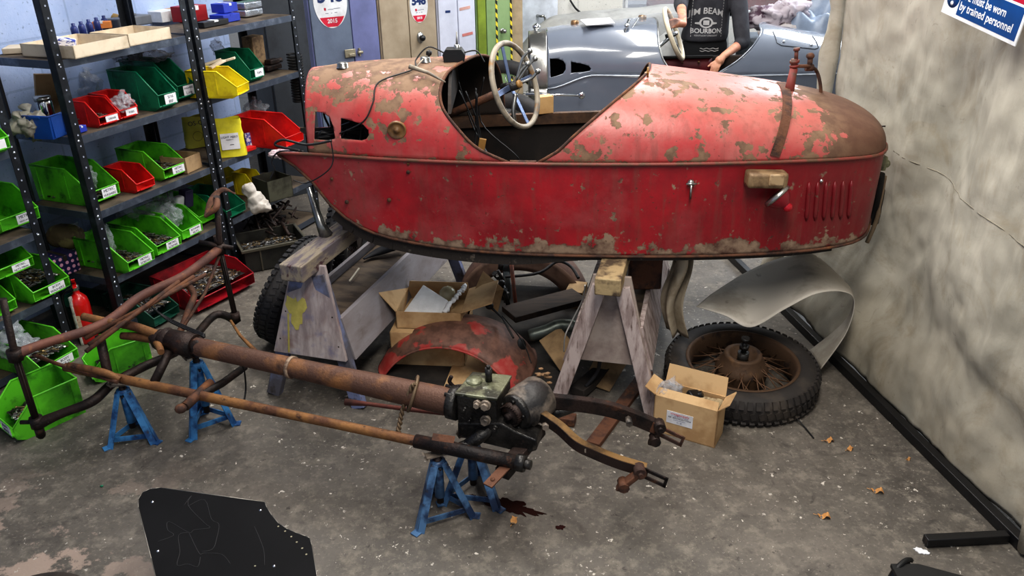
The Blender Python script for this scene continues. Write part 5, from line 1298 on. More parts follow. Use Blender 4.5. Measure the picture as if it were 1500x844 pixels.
# camera-left hand grips the wheel; camera-right forearm rests on the far sill
shL = mp(-.19, 0, 1.44); shR = mp(.19, 0, 1.44)
handL = PY(987, 34, 6.05); elL = Vector((MX-.27, MYY-.22, 1.20))
elR = PY(1088, 62, 6.62); wrR = PY(1060, 82, 6.46); 
elR = Vector((elR.x, elR.y, elR.z)); 
b = MB()
ellip_loft(b, [(mp(0, .01, z), rx_, ry_) for z, rx_, ry_ in [(.84, .15, .10), (.92, .168, .115), (1.0, .16, .108), (1.1, .148, .10), (1.22, .158, .105), (1.34, .172, .11), (1.42, .165, .095), (1.47, .11, .075), (1.50, .06, .06)]])
capsule(b, mp(0, .01, 1.46), mp(0, -.03, 1.58), .056, .052)
hd = mp(0, -.05, 1.67)
b.ball(hd, .1, (.78, .95, 1.08), 4); capsule(b, hd+Vector((0, -.035, -.06)), hd+Vector((0, -.055, -.085)), .045, .03)
b.ball(hd+Vector((0, -.10, -.02)), .016, (.8, 1.1, 1.6)); 
for sx in (-1, 1): b.ball(hd+Vector((sx*.08, .005, -.01)), .022, (.4, .8, 1.3))
b.ball(hd+Vector((0, -.088, -.062)), .022, (1.2, .5, .35))
for sx, lx in ((-1, -.02), (1, .02)):
    chain(b, [mp(sx*.09, .02, .88), mp(sx*.10+lx, .0, .48), mp(sx*.11+lx, .03, .09)], [.088, .058, .04])
    capsule(b, mp(sx*.11+lx, .03, .05), mp(sx*.13+lx, -.13, .035), .04, .032)
chain(b, [shL, elL], [.058, .042]); wrL = handL+Vector((.075, .035, -.01)); chain(b, [elL, wrL], [.042, .028])
chain(b, [shR, elR], [.058, .042]); chain(b, [elR, wrR], [.042, .028])
# left-of-picture hand: fingers wrap the wheel rim
pc_ = handL+Vector((.03, .01, 0)); capsule(b, wrL, pc_, .027, .03); b.ball(pc_, .036, (.9, .55, 1.0))
for k, l in enumerate((.9, 1.0, .95, .8)):
    z0 = .026-.017*k; a0 = pc_+Vector((-.015, -.01, z0)); chain(b, [a0, a0+Vector((-.030*l, -.022, 0)), a0+Vector((-.05*l, -.004, -.004)), a0+Vector((-.045*l, .018, -.006))], [.0095, .009, .0085, .0075], 10)
chain(b, [pc_+Vector((0, -.012, .02)), pc_+Vector((-.03, -.035, .032)), pc_+Vector((-.055, -.03, .02))], [.012, .0105, .009], 10)
# hand hanging over the sill
hb = wrR; fd = (PY(1046, 99, 6.40)-hb).normalized(); side = Vector((1, 0, .1)).normalized()
pm = hb+fd*.055; capsule(b, hb, pm, .027, .032); b.ball(pm, .042, (.95, .55, 1.0))
for k, l in enumerate((.88, 1.0, .96, .76)):
    off = side*(.030-.020*k); a0 = pm+fd*.030+off; f2 = (fd+Vector((-.04+.02*k, -.12, -.45))).normalized(); f3 = (fd+Vector((0, .15, -1.1))).normalized()
    chain(b, [a0, a0+f2*.036*l, a0+f2*.036*l+f3*.026*l, a0+f2*.036*l+f3*.047*l], [.0105, .0098, .009, .008], 10)
chain(b, [pm-side*.02-fd*.01, pm-side*.05+fd*.02, pm-side*.058+fd*.052], [.0125, .011, .009], 10)
bo = b.build('body', m_skin, man); remesh(bo, .0055, 3)
b = MB()
ellip_loft(b, [(mp(x_, .005, z), rx_, ry_) for z, rx_, ry_, x_ in [(.885, .172, .128, -.01), (.90, .190, .142, -.01), (.94, .192, .146, -.005), (1.0, .184, .138, 0), (1.1, .182, .134, 0), (1.22, .188, .138, 0), (1.34, .198, .136, 0), (1.42, .188, .118, 0), (1.475, .13, .09, 0), (1.495, .085, .075, 0)]], 36)
chain(b, [shL, elL, elL.lerp(wrL, .22)], [.076, .058, .050]); chain(b, [shR+Vector((0, 0, -.01)), elR+Vector((0, 0, .0)), elR.lerp(wrR, .18)], [.078, .060, .052])
for v in b.bm.verts: v.co += Vector([.006*noise.noise(v.co*11+Vector((k*5, 0, 0))) for k in range(3)])
jo = b.build('jumper', m_jumper, man); remesh(jo, .008, 4)
b = MB(); b.tube([mp(.07*math.cos(a)*1.0, .07*math.sin(a)*.85, 1.50-.01*math.sin(a)) for a in [2*PI*k/24 for k in range(24)]], .012, 8, closed=True); b.build('neckband', m_jumper, man)
b = MB(); ellip_loft(b, [(mp(0, .01, z), rx_, ry_) for z, rx_, ry_ in [(.76, .16, .12), (.84, .175, .128), (.92, .176, .128), (.95, .17, .12)]])
for sx, lx in ((-1, -.02), (1, .02)): chain(b, [mp(sx*.09, .02, .84), mp(sx*.10+lx, .0, .48), mp(sx*.11+lx, .03, .12)], [.10, .076, .062])
to = b.build('trousers', m_trouser, man); remesh(to, .012, 4)
for sx, lx in ((-1, -.02), (1, .02)):
    b = MB(); capsule(b, mp(sx*.11+lx, .04, .055), mp(sx*.135+lx, -.16, .04), .054, .040); sh = b.build('shoe', m_black, man)
b = MB(); b.ball(hd+Vector((0, .018, .03)), .105, (.82, .95, 1.02), 4, .06, 3); ho = b.build('hair', m_hair, man)
bm_ = bmesh.new(); bm_.from_mesh(ho.data); inv_ = wmat(ho)
for v in [v for v in bm_.verts if (inv_ @ v.co).z < hd.z-.02 and (inv_ @ v.co).y < hd.y+.01 or ((inv_ @ v.co).y < hd.y-.045 and (inv_ @ v.co).z < hd.z+.045)]: bm_.verts.remove(v)
bm_.to_mesh(ho.data); bm_.free()
for sx in (-1, 1):
    b = MB(); b.ball(hd+Vector((sx*.032, -.088, .01)), .012); e = b.build('eye', m_white, man)
    b = MB(); b.ball(hd+Vector((sx*.032, -.098, .01)), .0055, sub=1); b.build('iris', m_black, e)
# print on the jumper, wrapped on the cloth
bpy.context.view_layer.update()
jm = jo.data; W_j = wmat(jo)
bvh = BVHTree.FromPolygons([W_j @ v.co for v in jm.vertices], [p.vertices[:] for p in jm.polygons])
def wrap(o):
    Wm = wmat(o); inv = Wm.inverted()
    for v in o.data.vertices:
        p = Wm @ v.co; h = bvh.ray_cast(Vector((p.x, MYY-1.5, p.z)), Vector((0, 1, 0)))
        if h[0] is not None: v.co = inv @ Vector((p.x, h[0].y-.004, p.z))
def shirt_text(body, size, x, z, bend=0, bold=.0):
    o = place_text('lettering', body, size, m_print, man, mp(x, -.3, z), (1, 0, 0), (0, 0, 1), depth=0, bold=bold)
    bm_ = bmesh.new(); bm_.from_mesh(o.data)
    bmesh.ops.triangulate(bm_, faces=bm_.faces)
    bmesh.ops.subdivide_edges(bm_, edges=[e for e in bm_.edges if e.calc_length() > size*.35], cuts=1)
    for v in bm_.verts:
        p = wmat(o) @ v.co; dx = p.x-MX-x; v.co.z += bend*dx*dx
    bm_.to_mesh(o.data); bm_.free(); wrap(o); return o
ZT = PY(1040, 16, MYY-.13).z; ZO = ZT-1.245
shirt_text('JIM BEAM', .066, -.035, ZT, -1.6, .0014)
shirt_text('BOURBON', .05, -.03, ZT-.155, 0, .001)
shirt_text('KENTUCKY STRAIGHT', .018, -.03, ZT-.190, 0, .0)
def shirt_poly(name, poly):
    b = MB(); vs = [b.bm.verts.new(mp(p[0], -.3, p[1])) for p in poly]; b._f(vs); bmesh.ops.triangulate(b.bm, faces=b.bm.faces); o = b.build(name, m_print, man, shade='keep', ); wrap(o); return o
def ribbon(pts, w_):
    out = []; 
    for x, z in pts: out.append((x, z+w_/2))
    for x, z in reversed(pts): out.append((x, z-w_/2))
    return out
b = MB(); b.grid(20, 2, lambda u, v: mp(-.035+(.030+.012*v)*math.cos(2*PI*u)*1.3, -.3, 1.155+ZO+(.030+.012*v)*math.sin(2*PI*u)), closeu=True); o = b.build('round_emblem', m_print, man, shade='keep'); wrap(o)
b = MB(); b.grid(6, 6, lambda u, v: mp(-.035+.024*(u-.5)*2, -.3, 1.155+ZO+.03*(v-.5)*1.2)); o = b.build('emblem_centre', m_print, man, shade='keep'); wrap(o)
for sx in (-1, 1):
    b = MB(); b.grid(3, 3, lambda u, v: mp(-.035+sx*(.05+.035*u), -.3, 1.15+ZO+.02*(v-.5)*(1-u*.5))); o = b.build('emblem_wing', m_print, man, shade='keep'); wrap(o)
for x in (-.145, .095):
    b = MB()
    for k in range(16): b.grid(1, 1, lambda u, v: mp(x+.004*(u-.5), -.3, max(.955+ZO, .93)+.021*k+.012*v))
    o = b.build('print_border', m_print, man, shade='keep'); wrap(o)
for k in range(1, 3):
    b = MB(); b.grid(14, 1, lambda u, v: mp(-.11+.15*u, -.3, .995+ZO-.018*k+.004*math.sin(u*19+k)+.005*v)); o = b.build('print_scrollwork', m_print, man, shade='keep'); wrap(o)
# ================================================================ SAWHORSES
def sawhorse(origin, rz, label, topz, L, ply, timber, topmat, bw=.10, splash=False):
    pf = -.045 if splash else 0
    t = thing('sawhorse', label, 'sawhorse', origin, rz, 'wooden sawhorses under the red car body')
    s = MB(); s.beam((0, -.10, topz-.035), (0, L, topz-.035), bw, .07, bevel=.005); s.build('top_beam', topmat, t, local=True)
    for y in (.0, L-.06):
        s = MB(); s.hexa([(-.17, y+pf-.012, .22), (.17, y+pf-.012, .22), (.17, y+pf+.006, .22), (-.17, y+pf+.006, .22)], [(-.075, y+pf*.3+.04, topz-.05), (.075, y+pf*.3+.04, topz-.05), (.075, y+pf*.3+.055, topz-.05), (-.075, y+pf*.3+.055, topz-.05)], .002)
        e = s.build('end_panel', ply, t, local=True)
        if y == 0:
            s = MB()
            for sx in (-1, 1):
                for zz in (.28, .4, .52): 
                    k = (zz-.22)/(topz-.27); s.lathe([(0, .002), (.004, .0)], Matrix.Translation((sx*(.15-.09*k), pf-.0125+(.052-pf*.7)*k, zz)) @ Matrix.Rotation(PI/2, 4, 'X'), 6)
            s.build('screw_head', m_rustdk, e, local=True)
            if splash:
                s = MB(); rnd = random.Random(3)
                poly = []
                for k in range(26):
                    a = 2*PI*k/26; rr = .05*(1+.25*math.sin(a*3)+.2*rnd.uniform(-1, 1)); poly.append((-.055+rr*math.cos(a)*.85, .41+rr*math.sin(a)*1.25))
                yy = lambda z: pf-.0135+(.052-pf*.7)*(z-.22)/(topz-.27)
                s.prism(poly, lambda p: (p[0], yy(p[1])-.0005, p[1]), lambda p: (p[0], yy(p[1])+.0005, p[1]))
                s.box((-.095, yy(.31)-.0004, .31), (.008, .001, .17), Euler((-.22, 0, 0)).to_matrix())
                s.build('yellow_paint', m_ypaint, e, local=True)
        for sx in (-1, 1):
            s = MB(); yy = y+(.02 if y == 0 else -.02)
            s.beam((sx*.045, y+.03, topz-.09), (sx*.205, y-(.05 if y == 0 else -.08), .0), .06, .035, up=(0, 1, 0), bevel=.003); s.build('leg', timber, t, local=True)
    for sx in (-1, 1):
        s = MB(); s.hexa([(sx*.165, .0, .20), (sx*.185, .0, .20), (sx*.185, L-.05, .20), (sx*.165, L-.05, .20)], [(sx*.115, .01, .385), (sx*.135, .01, .385), (sx*.135, L-.05, .385), (sx*.115, L-.05, .385)], .002); s.build('side_board', timber if not splash else m_board, t, local=True)
    s = MB(); s.box((0, L/2-.02, .335), (.235, L-.06, .016), None, .002); s.build('tray_board', m_trayboard, t, local=True)
    return t
m_trayboard = M('dirty_tray_board', (98, 84, 70), .8, c2=(66, 56, 48), scale=6, stretch=(1, 3, 1), bmp=.3)
m_board = M('grey_bluish_board', (146, 142, 146), .75, c2=(122, 114, 114), scale=5, stretch=(8, 1, 2), lo=.35, hi=.75, c3=(104, 92, 86), scale3=6, lo3=.56, hi3=.76)
m_pinkply = M('greyish_pink_plywood', (150, 138, 130), .8, c2=(126, 112, 106), scale=8, c3=(84, 72, 66), scale3=14, lo3=.64, hi3=.74)
m_topgrey = M('painted_beam_end', (142, 132, 116), .8, c2=(104, 96, 100), scale=8, stretch=(6, 1, 3), c3=(76, 50, 56), scale3=14, lo3=.58, hi3=.66, bmp=.4)
m_toptan = M('stained_beam', (166, 146, 110), .8, c2=(80, 66, 52), scale=9, lo=.5, hi=.62, bmp=.5)
m_legblue = M('bluish_weathered_timber', (86, 84, 92), .8, c2=(110, 118, 150), scale=7, c3=(60, 52, 48), scale3=10, bmp=.4)
hL = Vector((-.835, 2.93, 0)); sawhorse(hL, -R(17), 'long sawhorse at the left with a paint-splashed end panel and yellow paint', .655, 1.22, m_ply, m_legblue, m_topgrey, splash=True)
hR = Vector((.385, 2.80, 0)); sawhorse(hR, -R(14), 'sawhorse at the right with bare timber legs and a plain plywood end', .635, 1.1, m_pinkply, m_woodpale, m_toptan)
# packing between horses and body
def pack(x, y, z0, z1, label, mat=m_wood):
    s = MB(); s.box((x, y, (z0+z1)/2), (.12, .09, z1-z0), None, .003); tag(s.build('packing_block', mat), label, 'block')
pack(-.62, 3.42, .657, .70, 'packing block on the left sawhorse carrying the body frame', m_rustdk)
# rubber scraps on left tray
s = MB(); c = P(562, 372, .36); s.tube(spline([c+Vector((-.09, -.06, 0)), c+Vector((-.03, .0, .01)), c+Vector((.06, .03, .03)), c+Vector((.1, .05, .02))], 6), [.006, .01, .013, .016, .02, .024, .03, .032, .034, .036, .036, .036, .034, .034, .03, .03, .03, .02, .01], 10, flat=.5)
tag(s.build('rubber_offcut', m_rubberdk), 'curled black rubber offcut lying on the left sawhorse tray', 'rubber')
s = MB(); s.beam(P(512, 412, .36), P(526, 393, .37), .008, .006); tag(s.build('wood_sliver', M('pale_sliver', (206, 196, 176), .7)), 'thin pale stick lying on the tray of the left sawhorse', 'stick')

# ================================================================ CHASSIS
ch = thing('rusty_chassis', 'rusty tubular three-wheeler chassis with gearbox resting on blue axle stands', 'chassis', P(400, 620, 0))
def tube_part(name, pts, r, mat, sm=True, seg=14):
    s = MB(); pp = spline(pts, 8) if (sm and len(pts) > 2) else [Vector(p) for p in pts]
    if isinstance(r, (list, tuple)):
        n = len(pp); rr = [interp([(i/(len(r)-1), v) for i, v in enumerate(r)], k/(n-1)) for k in range(n)]
    else: rr = r
    s.tube(pp, rr, seg); return s.build(name, mat, ch)
def rough(o, amp, sc):
    for v in o.data.vertices: v.co += v.normal*0+Vector([amp*noise.noise(v.co*sc+Vector((k*5, 0, 3))) for k in range(3)])
T0 = P(266, 503, .40); T1 = P(665, 590, .385)
mt_ = tube_part('torque_tube', [T0.lerp(T1, k/12) for k in range(13)], [.036, .036, .037, .040, .045, .048], m_rusttube, seg=24)
tube_part('tube_collar', [T0+(T0-T1).normalized()*.05, T0.lerp(T1, .06)], .047, m_rustdk, seg=22)
s = MB(); c = T0.lerp(T1, .0); 
for k in range(7): s.ball(T0+(T0-T1).normalized()*(.10-.03*k)+Vector((0, 0, .0)), .042+.005*math.sin(k*2), (1, 1, 1), 2, .3, k)
s.build('front_lug_casting', m_rustdk, ch)
s = MB(); q = T0.lerp(T1, .43); dT = (T1-T0).normalized(); s.tube([q, q+dT*.014], .0418, 22); s.build('pale_band', M('pale_paint_band', (158, 138, 118), .7, c2=(110, 88, 72), scale=40), ch)
N0 = P(96, 538, .30); N1 = P(765, 679, .285)
tube_part('near_side_tube', [N0.lerp(N1, k/8) for k in range(9)], [.017, .018, .018, .017, .0175, .019], m_rustor, seg=18)
tube_part('near_tube_end', [N0.lerp(N1, .80), N1], .0235, m_rustdk, seg=18)
s = MB(); d_ = (N1-N0).normalized(); s.tube([N1-d_*.02, N1+d_*.01], .03, 6); s.tube([N1, N1+d_*.03], .016, 10); s.build('end_nut', m_oily, ch)
F0 = P(352, 470, .27); F1 = P(664, 606, .30)
# suspension cross tubes and sliding pillars
KL_b = P(57, 628, .15); KL_m = P(22, 520, .47); KL_t = P(4, 438, .69); 
KR_b = P(346, 470, .20); KR_m = P(322, 364, .54); KR_t = P(317, 288, .80)
tube_part('kingpin_tube', [KL_t, KL_m, KL_b], .0125, m_rustdk, sm=False)
tube_part('kingpin_tube', [KR_t, KR_m, KR_b], .0125, m_rustdk, sm=False)
s = MB()
for p, r_ in ((KL_m, .026), (KL_b+Vector((0, 0, .03)), .024), (KL_b+Vector((0, 0, -.01)), .017)): s.tube([p-Vector((0, 0, .022)), p+Vector((0, 0, .022))], r_, 8)
s.tube([KL_m, KL_b], .0128, 8); s.ball(KL_b+Vector((0, 0, -.03)), .016); s.tube([KL_b+Vector((-.06, .0, .03)), KL_b+Vector((.05, .0, .03))], .009, 6); s.build('kingpin_lug', m_rustdk, ch)
s = MB()
for p, r_ in ((KR_m, .026), (KR_m+Vector((0, 0, .04)), .02), (KR_b+Vector((0, 0, .02)), .022)): s.tube([p-Vector((0, 0, .022)), p+Vector((0, 0, .022))], r_, 8)
s.tube([KR_m, KR_b], .0128, 8); s.tube([KR_m+Vector((-.08, -.02, .04)), KR_m+Vector((.06, 0, .0))], .012, 8); s.build('kingpin_lug', m_rustdk, ch)
tube_part('upper_cross_tube', [KL_m, P(60, 505, .47), P(150, 475, .46), P(205, 435, .48), P(262, 408, .50), P(292, 388, .52), KR_m], [.022, .017, .019, .019, .019, .019, .021], M('reddish_rusty_tube', (112, 74, 62), .7, .2, c2=(88, 60, 54), scale=10, c3=(140, 96, 66), scale3=14, lo3=.6, hi3=.7, bmp=.4))
tube_part('lower_cross_tube', [KL_b+Vector((0, 0, .02)), P(90, 606, .20), P(135, 588, .23), P(165, 562, .25), P(205, 540, .26), P(270, 508, .25), P(315, 462, .22), KR_b], [.024, .017, .019, .018, .018, .018, .018, .02], m_rustdk)
for k, (a, b2) in enumerate([((130, 505, .45), (284, 405, .53)), ((126, 515, .45), (262, 412, .53)), ((124, 496, .44), (302, 402, .54))]):
    tube_part('radius_rod', [P(*a), P(*b2)], .0085, m_rust, False, 10)
tube_part('stub_pipe', [P(122, 464, .47), P(160, 472, .46), P(195, 478, .44), P(235, 492, .42), P(262, 500, .41)], [.016, .016, .018, .019, .02], m_rustor)
tube_part('curved_brace', [P(245, 428, .50), P(272, 418, .46), P(284, 432, .42), P(276, 455, .39), P(262, 490, .36), P(230, 552, .30)], .014, m_rust)
tube_part('engine_mount_arm', [P(178, 492, .40), P(205, 494, .40), P(228, 500, .40), P(236, 516, .40)], [.014, .017, .016, .012], m_rustor)
tube_part('near_lug_strut', [P(146, 492, .44), P(152, 520, .38), P(158, 548, .31)], .018, m_rustdk, seg=10)
tube_part('diagonal_strut', [P(248, 515, .38), P(225, 562, .30)], .017, m_rustdk)
tube_part('lower_front_strut', [P(50, 520, .44), P(98, 538, .32), P(172, 560, .31)], .0075, m_rust)
tube_part('spare_brace', [P(100, 535, .36), P(150, 545, .34), P(176, 556, .31)], [.012, .014, .012], m_rustor)
tube_part('brace_rod', [KR_m+Vector((-.0, 0, -.02)), P(300, 430, .40), P(268, 480, .38)], .007, m_rust, False)
tube_part('headlamp_bracket', [P(318, 293, .79), P(316, 305, .77), P(300, 318, .74)], [.012, .014, .005], m_rust)
s = MB(); pts = [P(300, 318, .735), P(308, 298, .775), P(318, 283, .80), P(330, 278, .815), P(345, 284, .81)]
pp = spline(pts, 6); s.tube(pp, [.004+.016*math.sin(PI*min(1, k/(len(pp)-1)*1.15)) for k in range(len(pp))], 10, flat=.25); s.build('lamp_strap', m_rust, ch)
tube_part('track_rod', [P(338, 470, .22), P(352, 492, .20), P(376, 516, .18)], [.006, .007, .010], m_rustor, False)
tube_part('cross_strut', [P(290, 580, .30), P(325, 562, .28), P(358, 538, .26)], .015, m_rustdk, False)
s = MB(); p = P(290, 578, .30); s.tube([p-Vector((.02, .08, 0)), p+Vector((.02, .08, 0))], .018, 8); s.ball(p-Vector((.03, .09, -.0)), .022, (1, 1, .8)); s.build('cross_lug', m_rust, ch)
tube_part('far_pull_rod', [P(506, 589, .22), P(540, 592, .22), P(600, 600, .26), P(662, 606, .30)], [.014, .008, .0085, .010], M('red_brown_rod', (112, 62, 52), .7, c2=(86, 56, 48), scale=18), False)
for k in range(3):
    tube_part('control_cable', [P(212, 438+k*2, .47), P(225, 452, .46), P(250, 468+k*2, .43), P(300, 490+k*2, .43)], .0035, m_wire, seg=6)
tube_part('hanging_cable', [P(352, 530, .36), P(358, 545, .30), P(360, 570, .22), P(357, 590, .18)], .0035, m_wire, seg=6)
# twisted wire round the torque tube
W1 = T0.lerp(T1, .865)
s = MB(); rr = []
for k in range(40):
    a = 2*PI*k/40; rr.append(W1+Vector((.02*math.sin(a), .062*math.cos(a), .058*math.sin(a)))+Vector((0, 0, .0)))
s.tube(rr, .006, 6, closed=True); tw = [P(606, 562, .45), P(598, 580, .40), P(590, 600, .34), P(586, 618, .30), P(584, 634, .27), P(592, 640, .26)]
tw = spline(tw, 8); s.tube([p+Vector((.005*math.cos(k), .004*math.sin(k), 0)) for k, p in enumerate(tw)], .0055, 6); s.tube([p-Vector((.005*math.cos(k), .004*math.sin(k), 0)) for k, p in enumerate(tw)], .005, 6)
s.build('twisted_wire', M('old_binding_wire', (110, 92, 72), .6, .3), ch)
# gearbox
gz1 = .455; gz0 = .315
fl_ = P(668, 575, gz1); fr_ = P(727, 583, gz1); bl_ = P(693, 545, gz1); br_ = P(748, 550, gz1)
def dn(p, z, k=0): return Vector((p.x, p.y, z))
s = MB(); s.hexa([dn(fl_, gz0), dn(fr_, gz0), dn(br_, gz0), dn(bl_, gz0)], [dn(fl_, gz1-.012), dn(fr_, gz1-.012), dn(br_, gz1-.012), dn(bl_, gz1-.012)], .006); gb = s.build('gearbox_case', m_oily, ch)
cen = (fl_+fr_+br_+bl_)/4
s = MB(); ex = [cen+(p-cen)*1.06 for p in (fl_, fr_, br_, bl_)]; s.hexa([dn(p, gz1-.012) for p in ex], [dn(p, gz1) for p in ex], .005); s.build('gearbox_lid', m_oilygreen, gb)
ed = (fr_-fl_).normalized(); fn_ = Vector((ed.y, -ed.x, 0)); 
if fn_.y > 0: fn_ = -fn_
pc1 = cen+ed*(-.035)+Vector((0, .01, 0)); s = MB(); s.lathe([(.028, .0), (.028, .006), (.018, .006), (.014, .010), (0, .011)], Matrix.Translation(dn(pc1, gz1)), 24); s.build('filler_plug', m_oilygreen, gb)
pc2 = P(716, 558, gz1); s = MB(); s.tube([pc2, pc2+Vector((0, 0, .05))], .012, 12); s.tube([pc2+Vector((0, 0, .05)), pc2+Vector((0, 0, .06))], .007, 8); s.build('breather_stub', m_oily, gb)
for (px, py, r_) in [(700, 590, .014), (712, 592, .018), (712, 614, .018), (726, 625, .010), (682, 597, .006), (690, 612, .006)]:
    r3 = ray(px, py); p0 = dn(fl_, .4)+fn_*.002; tt = ((p0-Vector((0, 0, CH))).dot(fn_))/r3.dot(fn_); c = Vector((0, 0, CH))+r3*tt
    s = MB(); s.tube([c, c+fn_*.012], r_, 6 if r_ < .018 else 12); s.tube([c+fn_*.012, c+fn_*.024], r_*.72, 6); s.build('case_bolt', m_drum if r_ > .01 else m_oily, gb)
# lower skirt plate below the case
k0 = dn(fl_, gz0)+fn_*.004; k1 = k0+ed*.30
s = MB(); s.prism([(0, .02), (0, -.03), (.06, -.045), (.24, -.065), (.275, -.045), (.275, -.005), (.2, .02), (.15, .045)], lambda p: k0+ed*p[0]+Vector((0, 0, p[1])), lambda p: k0+ed*p[0]+Vector((0, 0, p[1]))-fn_*.09); s.build('skirt_casting', m_oily, ch, bev=.005)
# end collar of the tube at the box
s = MB(); s.tube([T1-dT*.012, T1+dT*.02], .058, 20); 
for k in range(6): a = 2*PI*k/6; s.tube([T1-dT*.03+Vector((0, .052*math.cos(a), .052*math.sin(a))), T1+dT*.0+Vector((0, .052*math.cos(a), .052*math.sin(a)))], .007, 6)
s.build('tube_flange', m_oily, ch)
s = MB(); p = P(664, 566, .43); s.tube([p, p+Vector((.05, .01, 0))], .005, 6); s.tube(spline([p, p+Vector((-.012, 0, .02)), p+Vector((-.004, 0, .04))], 5), .007, 6); s.build('selector_lever', m_rustdk, gb)
# brake drum with sprocket: axis from near-left to far-right
D0 = P(756, 603, .375); D1 = P(790, 577, .385); ax = (D1-D0); ax.z = 0; ax.normalize(); Dl = .12
md_ = Matrix.Translation(D0) @ ax.to_track_quat('Z', 'Y').to_matrix().to_4x4()
s = MB(); s.lathe([(.0, .0), (.060, .0), (.066, .006), (.067, .03), (.075, .035), (.076, .12), (.07, .125), (0, .125)], md_, 40); dr_ = s.build('brake_drum', m_drum, ch)
s = MB(); s.lathe([(0, -.014), (.058, -.014), (.062, -.008), (.062, .002)], md_, 34); s.build('drum_face', m_oily, dr_)
s = MB(); s.lathe([(0, -.05), (.012, -.05), (.013, -.034), (.030, -.034), (.041, -.030), (.041, -.014)], md_, 28)
for k in range(28): a = 2*PI*k/28; s.box(md_ @ Vector((.0405*math.cos(a), .0345*math.sin(a), -.027)), (.004, .004, .02), md_.to_3x3() @ Matrix.Rotation(a, 3, 'Z'))
s.build('drive_dog', m_rustdk, dr_)
s = MB()
for k in range(5): a = 2*PI*k/5+.4; s.tube([md_ @ Vector((.05*math.cos(a), .05*math.sin(a), -.014)), md_ @ Vector((.05*math.cos(a), .05*math.sin(a), -.024))], .006, 6)
s.build('face_bolt', m_oily, dr_)
s = MB(); rnd = random.Random(2)
for k in range(14): p = P(800+rnd.uniform(-14, 6), 553+rnd.uniform(-3, 6), .44)+Vector((0, rnd.uniform(0, .03), rnd.uniform(-.01, .02))); s.ball(p, rnd.uniform(.004, .008), (1.6, 1, .7), 1, .5, k)
s.build('dry_mud', M('dried_mud', (132, 104, 76), .9), dr_)
# fork arms
def fork(name, pts, h, mat, tip, zt):
    s = MB(); pp = spline([P(*p) for p in pts], 6)
    for a, b2 in zip(pp, pp[1:]):
        d = (b2-a).normalized(); side = d.cross(Vector((0, 0, 1))).normalized()
        s.mi = 0; s.beam(a, b2+d*.003, .006, h, bevel=0); s.mi = 1; s.beam(a-side*.012+Vector((0, 0, h/2)), b2-side*.012+Vector((0, 0, h/2))+d*.003, .026, .004, bevel=0); s.beam(a-side*.012-Vector((0, 0, h/2)), b2-side*.012-Vector((0, 0, h/2))+d*.003, .026, .004, bevel=0)
    return s.build(name, [m_rustdk, mat], ch), pp
f1, pp1 = fork('near_fork_arm', [(782, 606, .37), (815, 628, .34), (842, 652, .31), (868, 665, .29), (905, 680, .265), (945, 692, .25)], .034, m_brass, None, 0)
f2, pp2 = fork('far_fork_arm', [(800, 590, .38), (850, 595, .36), (895, 603, .34), (930, 615, .31), (965, 630, .28)], .046, m_rustdk, None, 0)
def slot_plate(par, a, b2, mat, w=.042):
    a = P(*a); b2 = P(*b2); d = (b2-a).normalized(); up = Vector((0, 0, 1)); up = (up-up.dot(d)*d).normalized(); L = (b2-a).length; th = .006; n = d.cross(up)
    s = MB()
    for sg in (-1, 1): s.beam(a+up*sg*w*.36, b2+up*sg*w*.36, th, w*.28, bevel=0)
    s.beam(a-d*.02, a+d*.015, th, w, bevel=0); s.beam(b2-d*.010, b2, th, w, bevel=0)
    return s.build('slotted_end', mat, par)
slot_plate(ch, (942, 692, .25), (977, 708, .235), m_rustdk, .04); slot_plate(ch, (962, 629, .285), (1001, 648, .26), m_rust, .042)
def lug(cx_, cy_, z, dx):
    p = P(cx_, cy_, z); s = MB(); s.tube([p+Vector((0, -.02, 0)), p+Vector((0, .02, 0))], .020, 10); s.tube([p+Vector((0, -.03, 0)), p+Vector((0, .03, 0))], .009, 6)
    q = p+Vector((dx, 0, -.055)); s.beam(p+Vector((0, 0, -.005)), q, .035, .016, bevel=.003); s.tube([q+Vector((0, -.022, 0)), q+Vector((0, .022, 0))], .018, 8); s.tube([q+Vector((-.02, 0, -.01)), q+Vector((.01, 0, -.02))], .012, 8)
    s.build('adjuster_lug', m_rust if dx < -.03 else m_rustdk, ch)
lug(937, 690, .26, -.05); lug(966, 624, .30, -.012)
for px, py, z in ((799, 622, .34), (921, 617, .32), (860, 655, .30)):
    p = P(px, py, z); s = MB(); s.tube([p+Vector((0, -.02, 0)), p+Vector((0, .015, 0))], .012, 6); s.build('fork_bolt', m_drum, ch)
tube_part('fork_cross_boss', [P(800, 600, .33), P(815, 605, .33), P(870, 586, .36)], [.022, .02, .018], m_oily, False)
# cross members below the gearbox
s = MB(); a = P(735, 695, .24); b2 = P(790, 628, .27); s.beam(a, b2, .05, .035, bevel=.003); s.build('outrigger', m_rustdk, ch)
s = MB(); a = P(714, 712, .255); b2 = P(752, 672, .275); s.beam(a, b2, .035, .006, bevel=.001); s.lathe([(0, .006), (.008, .003), (.008, 0)], Matrix.Translation(a.lerp(b2, .2)+Vector((0, 0, .003))), 8); s.build('rusty_plate', m_rust, ch)
s = MB(); a = P(682, 655, .285); b2 = P(732, 617, .33); s.tube([a, b2], [.022, .026], 10); s.ball(a, .028, (1.1, 1, .8)); s.build('lower_lug', m_oily, ch)
s = MB(); a = P(633, 641, .315); s.beam(a, a+Vector((.075, -.02, 0)), .03, .004, up=(0, -.7, .7)); s.build('small_bracket', m_rust, ch)

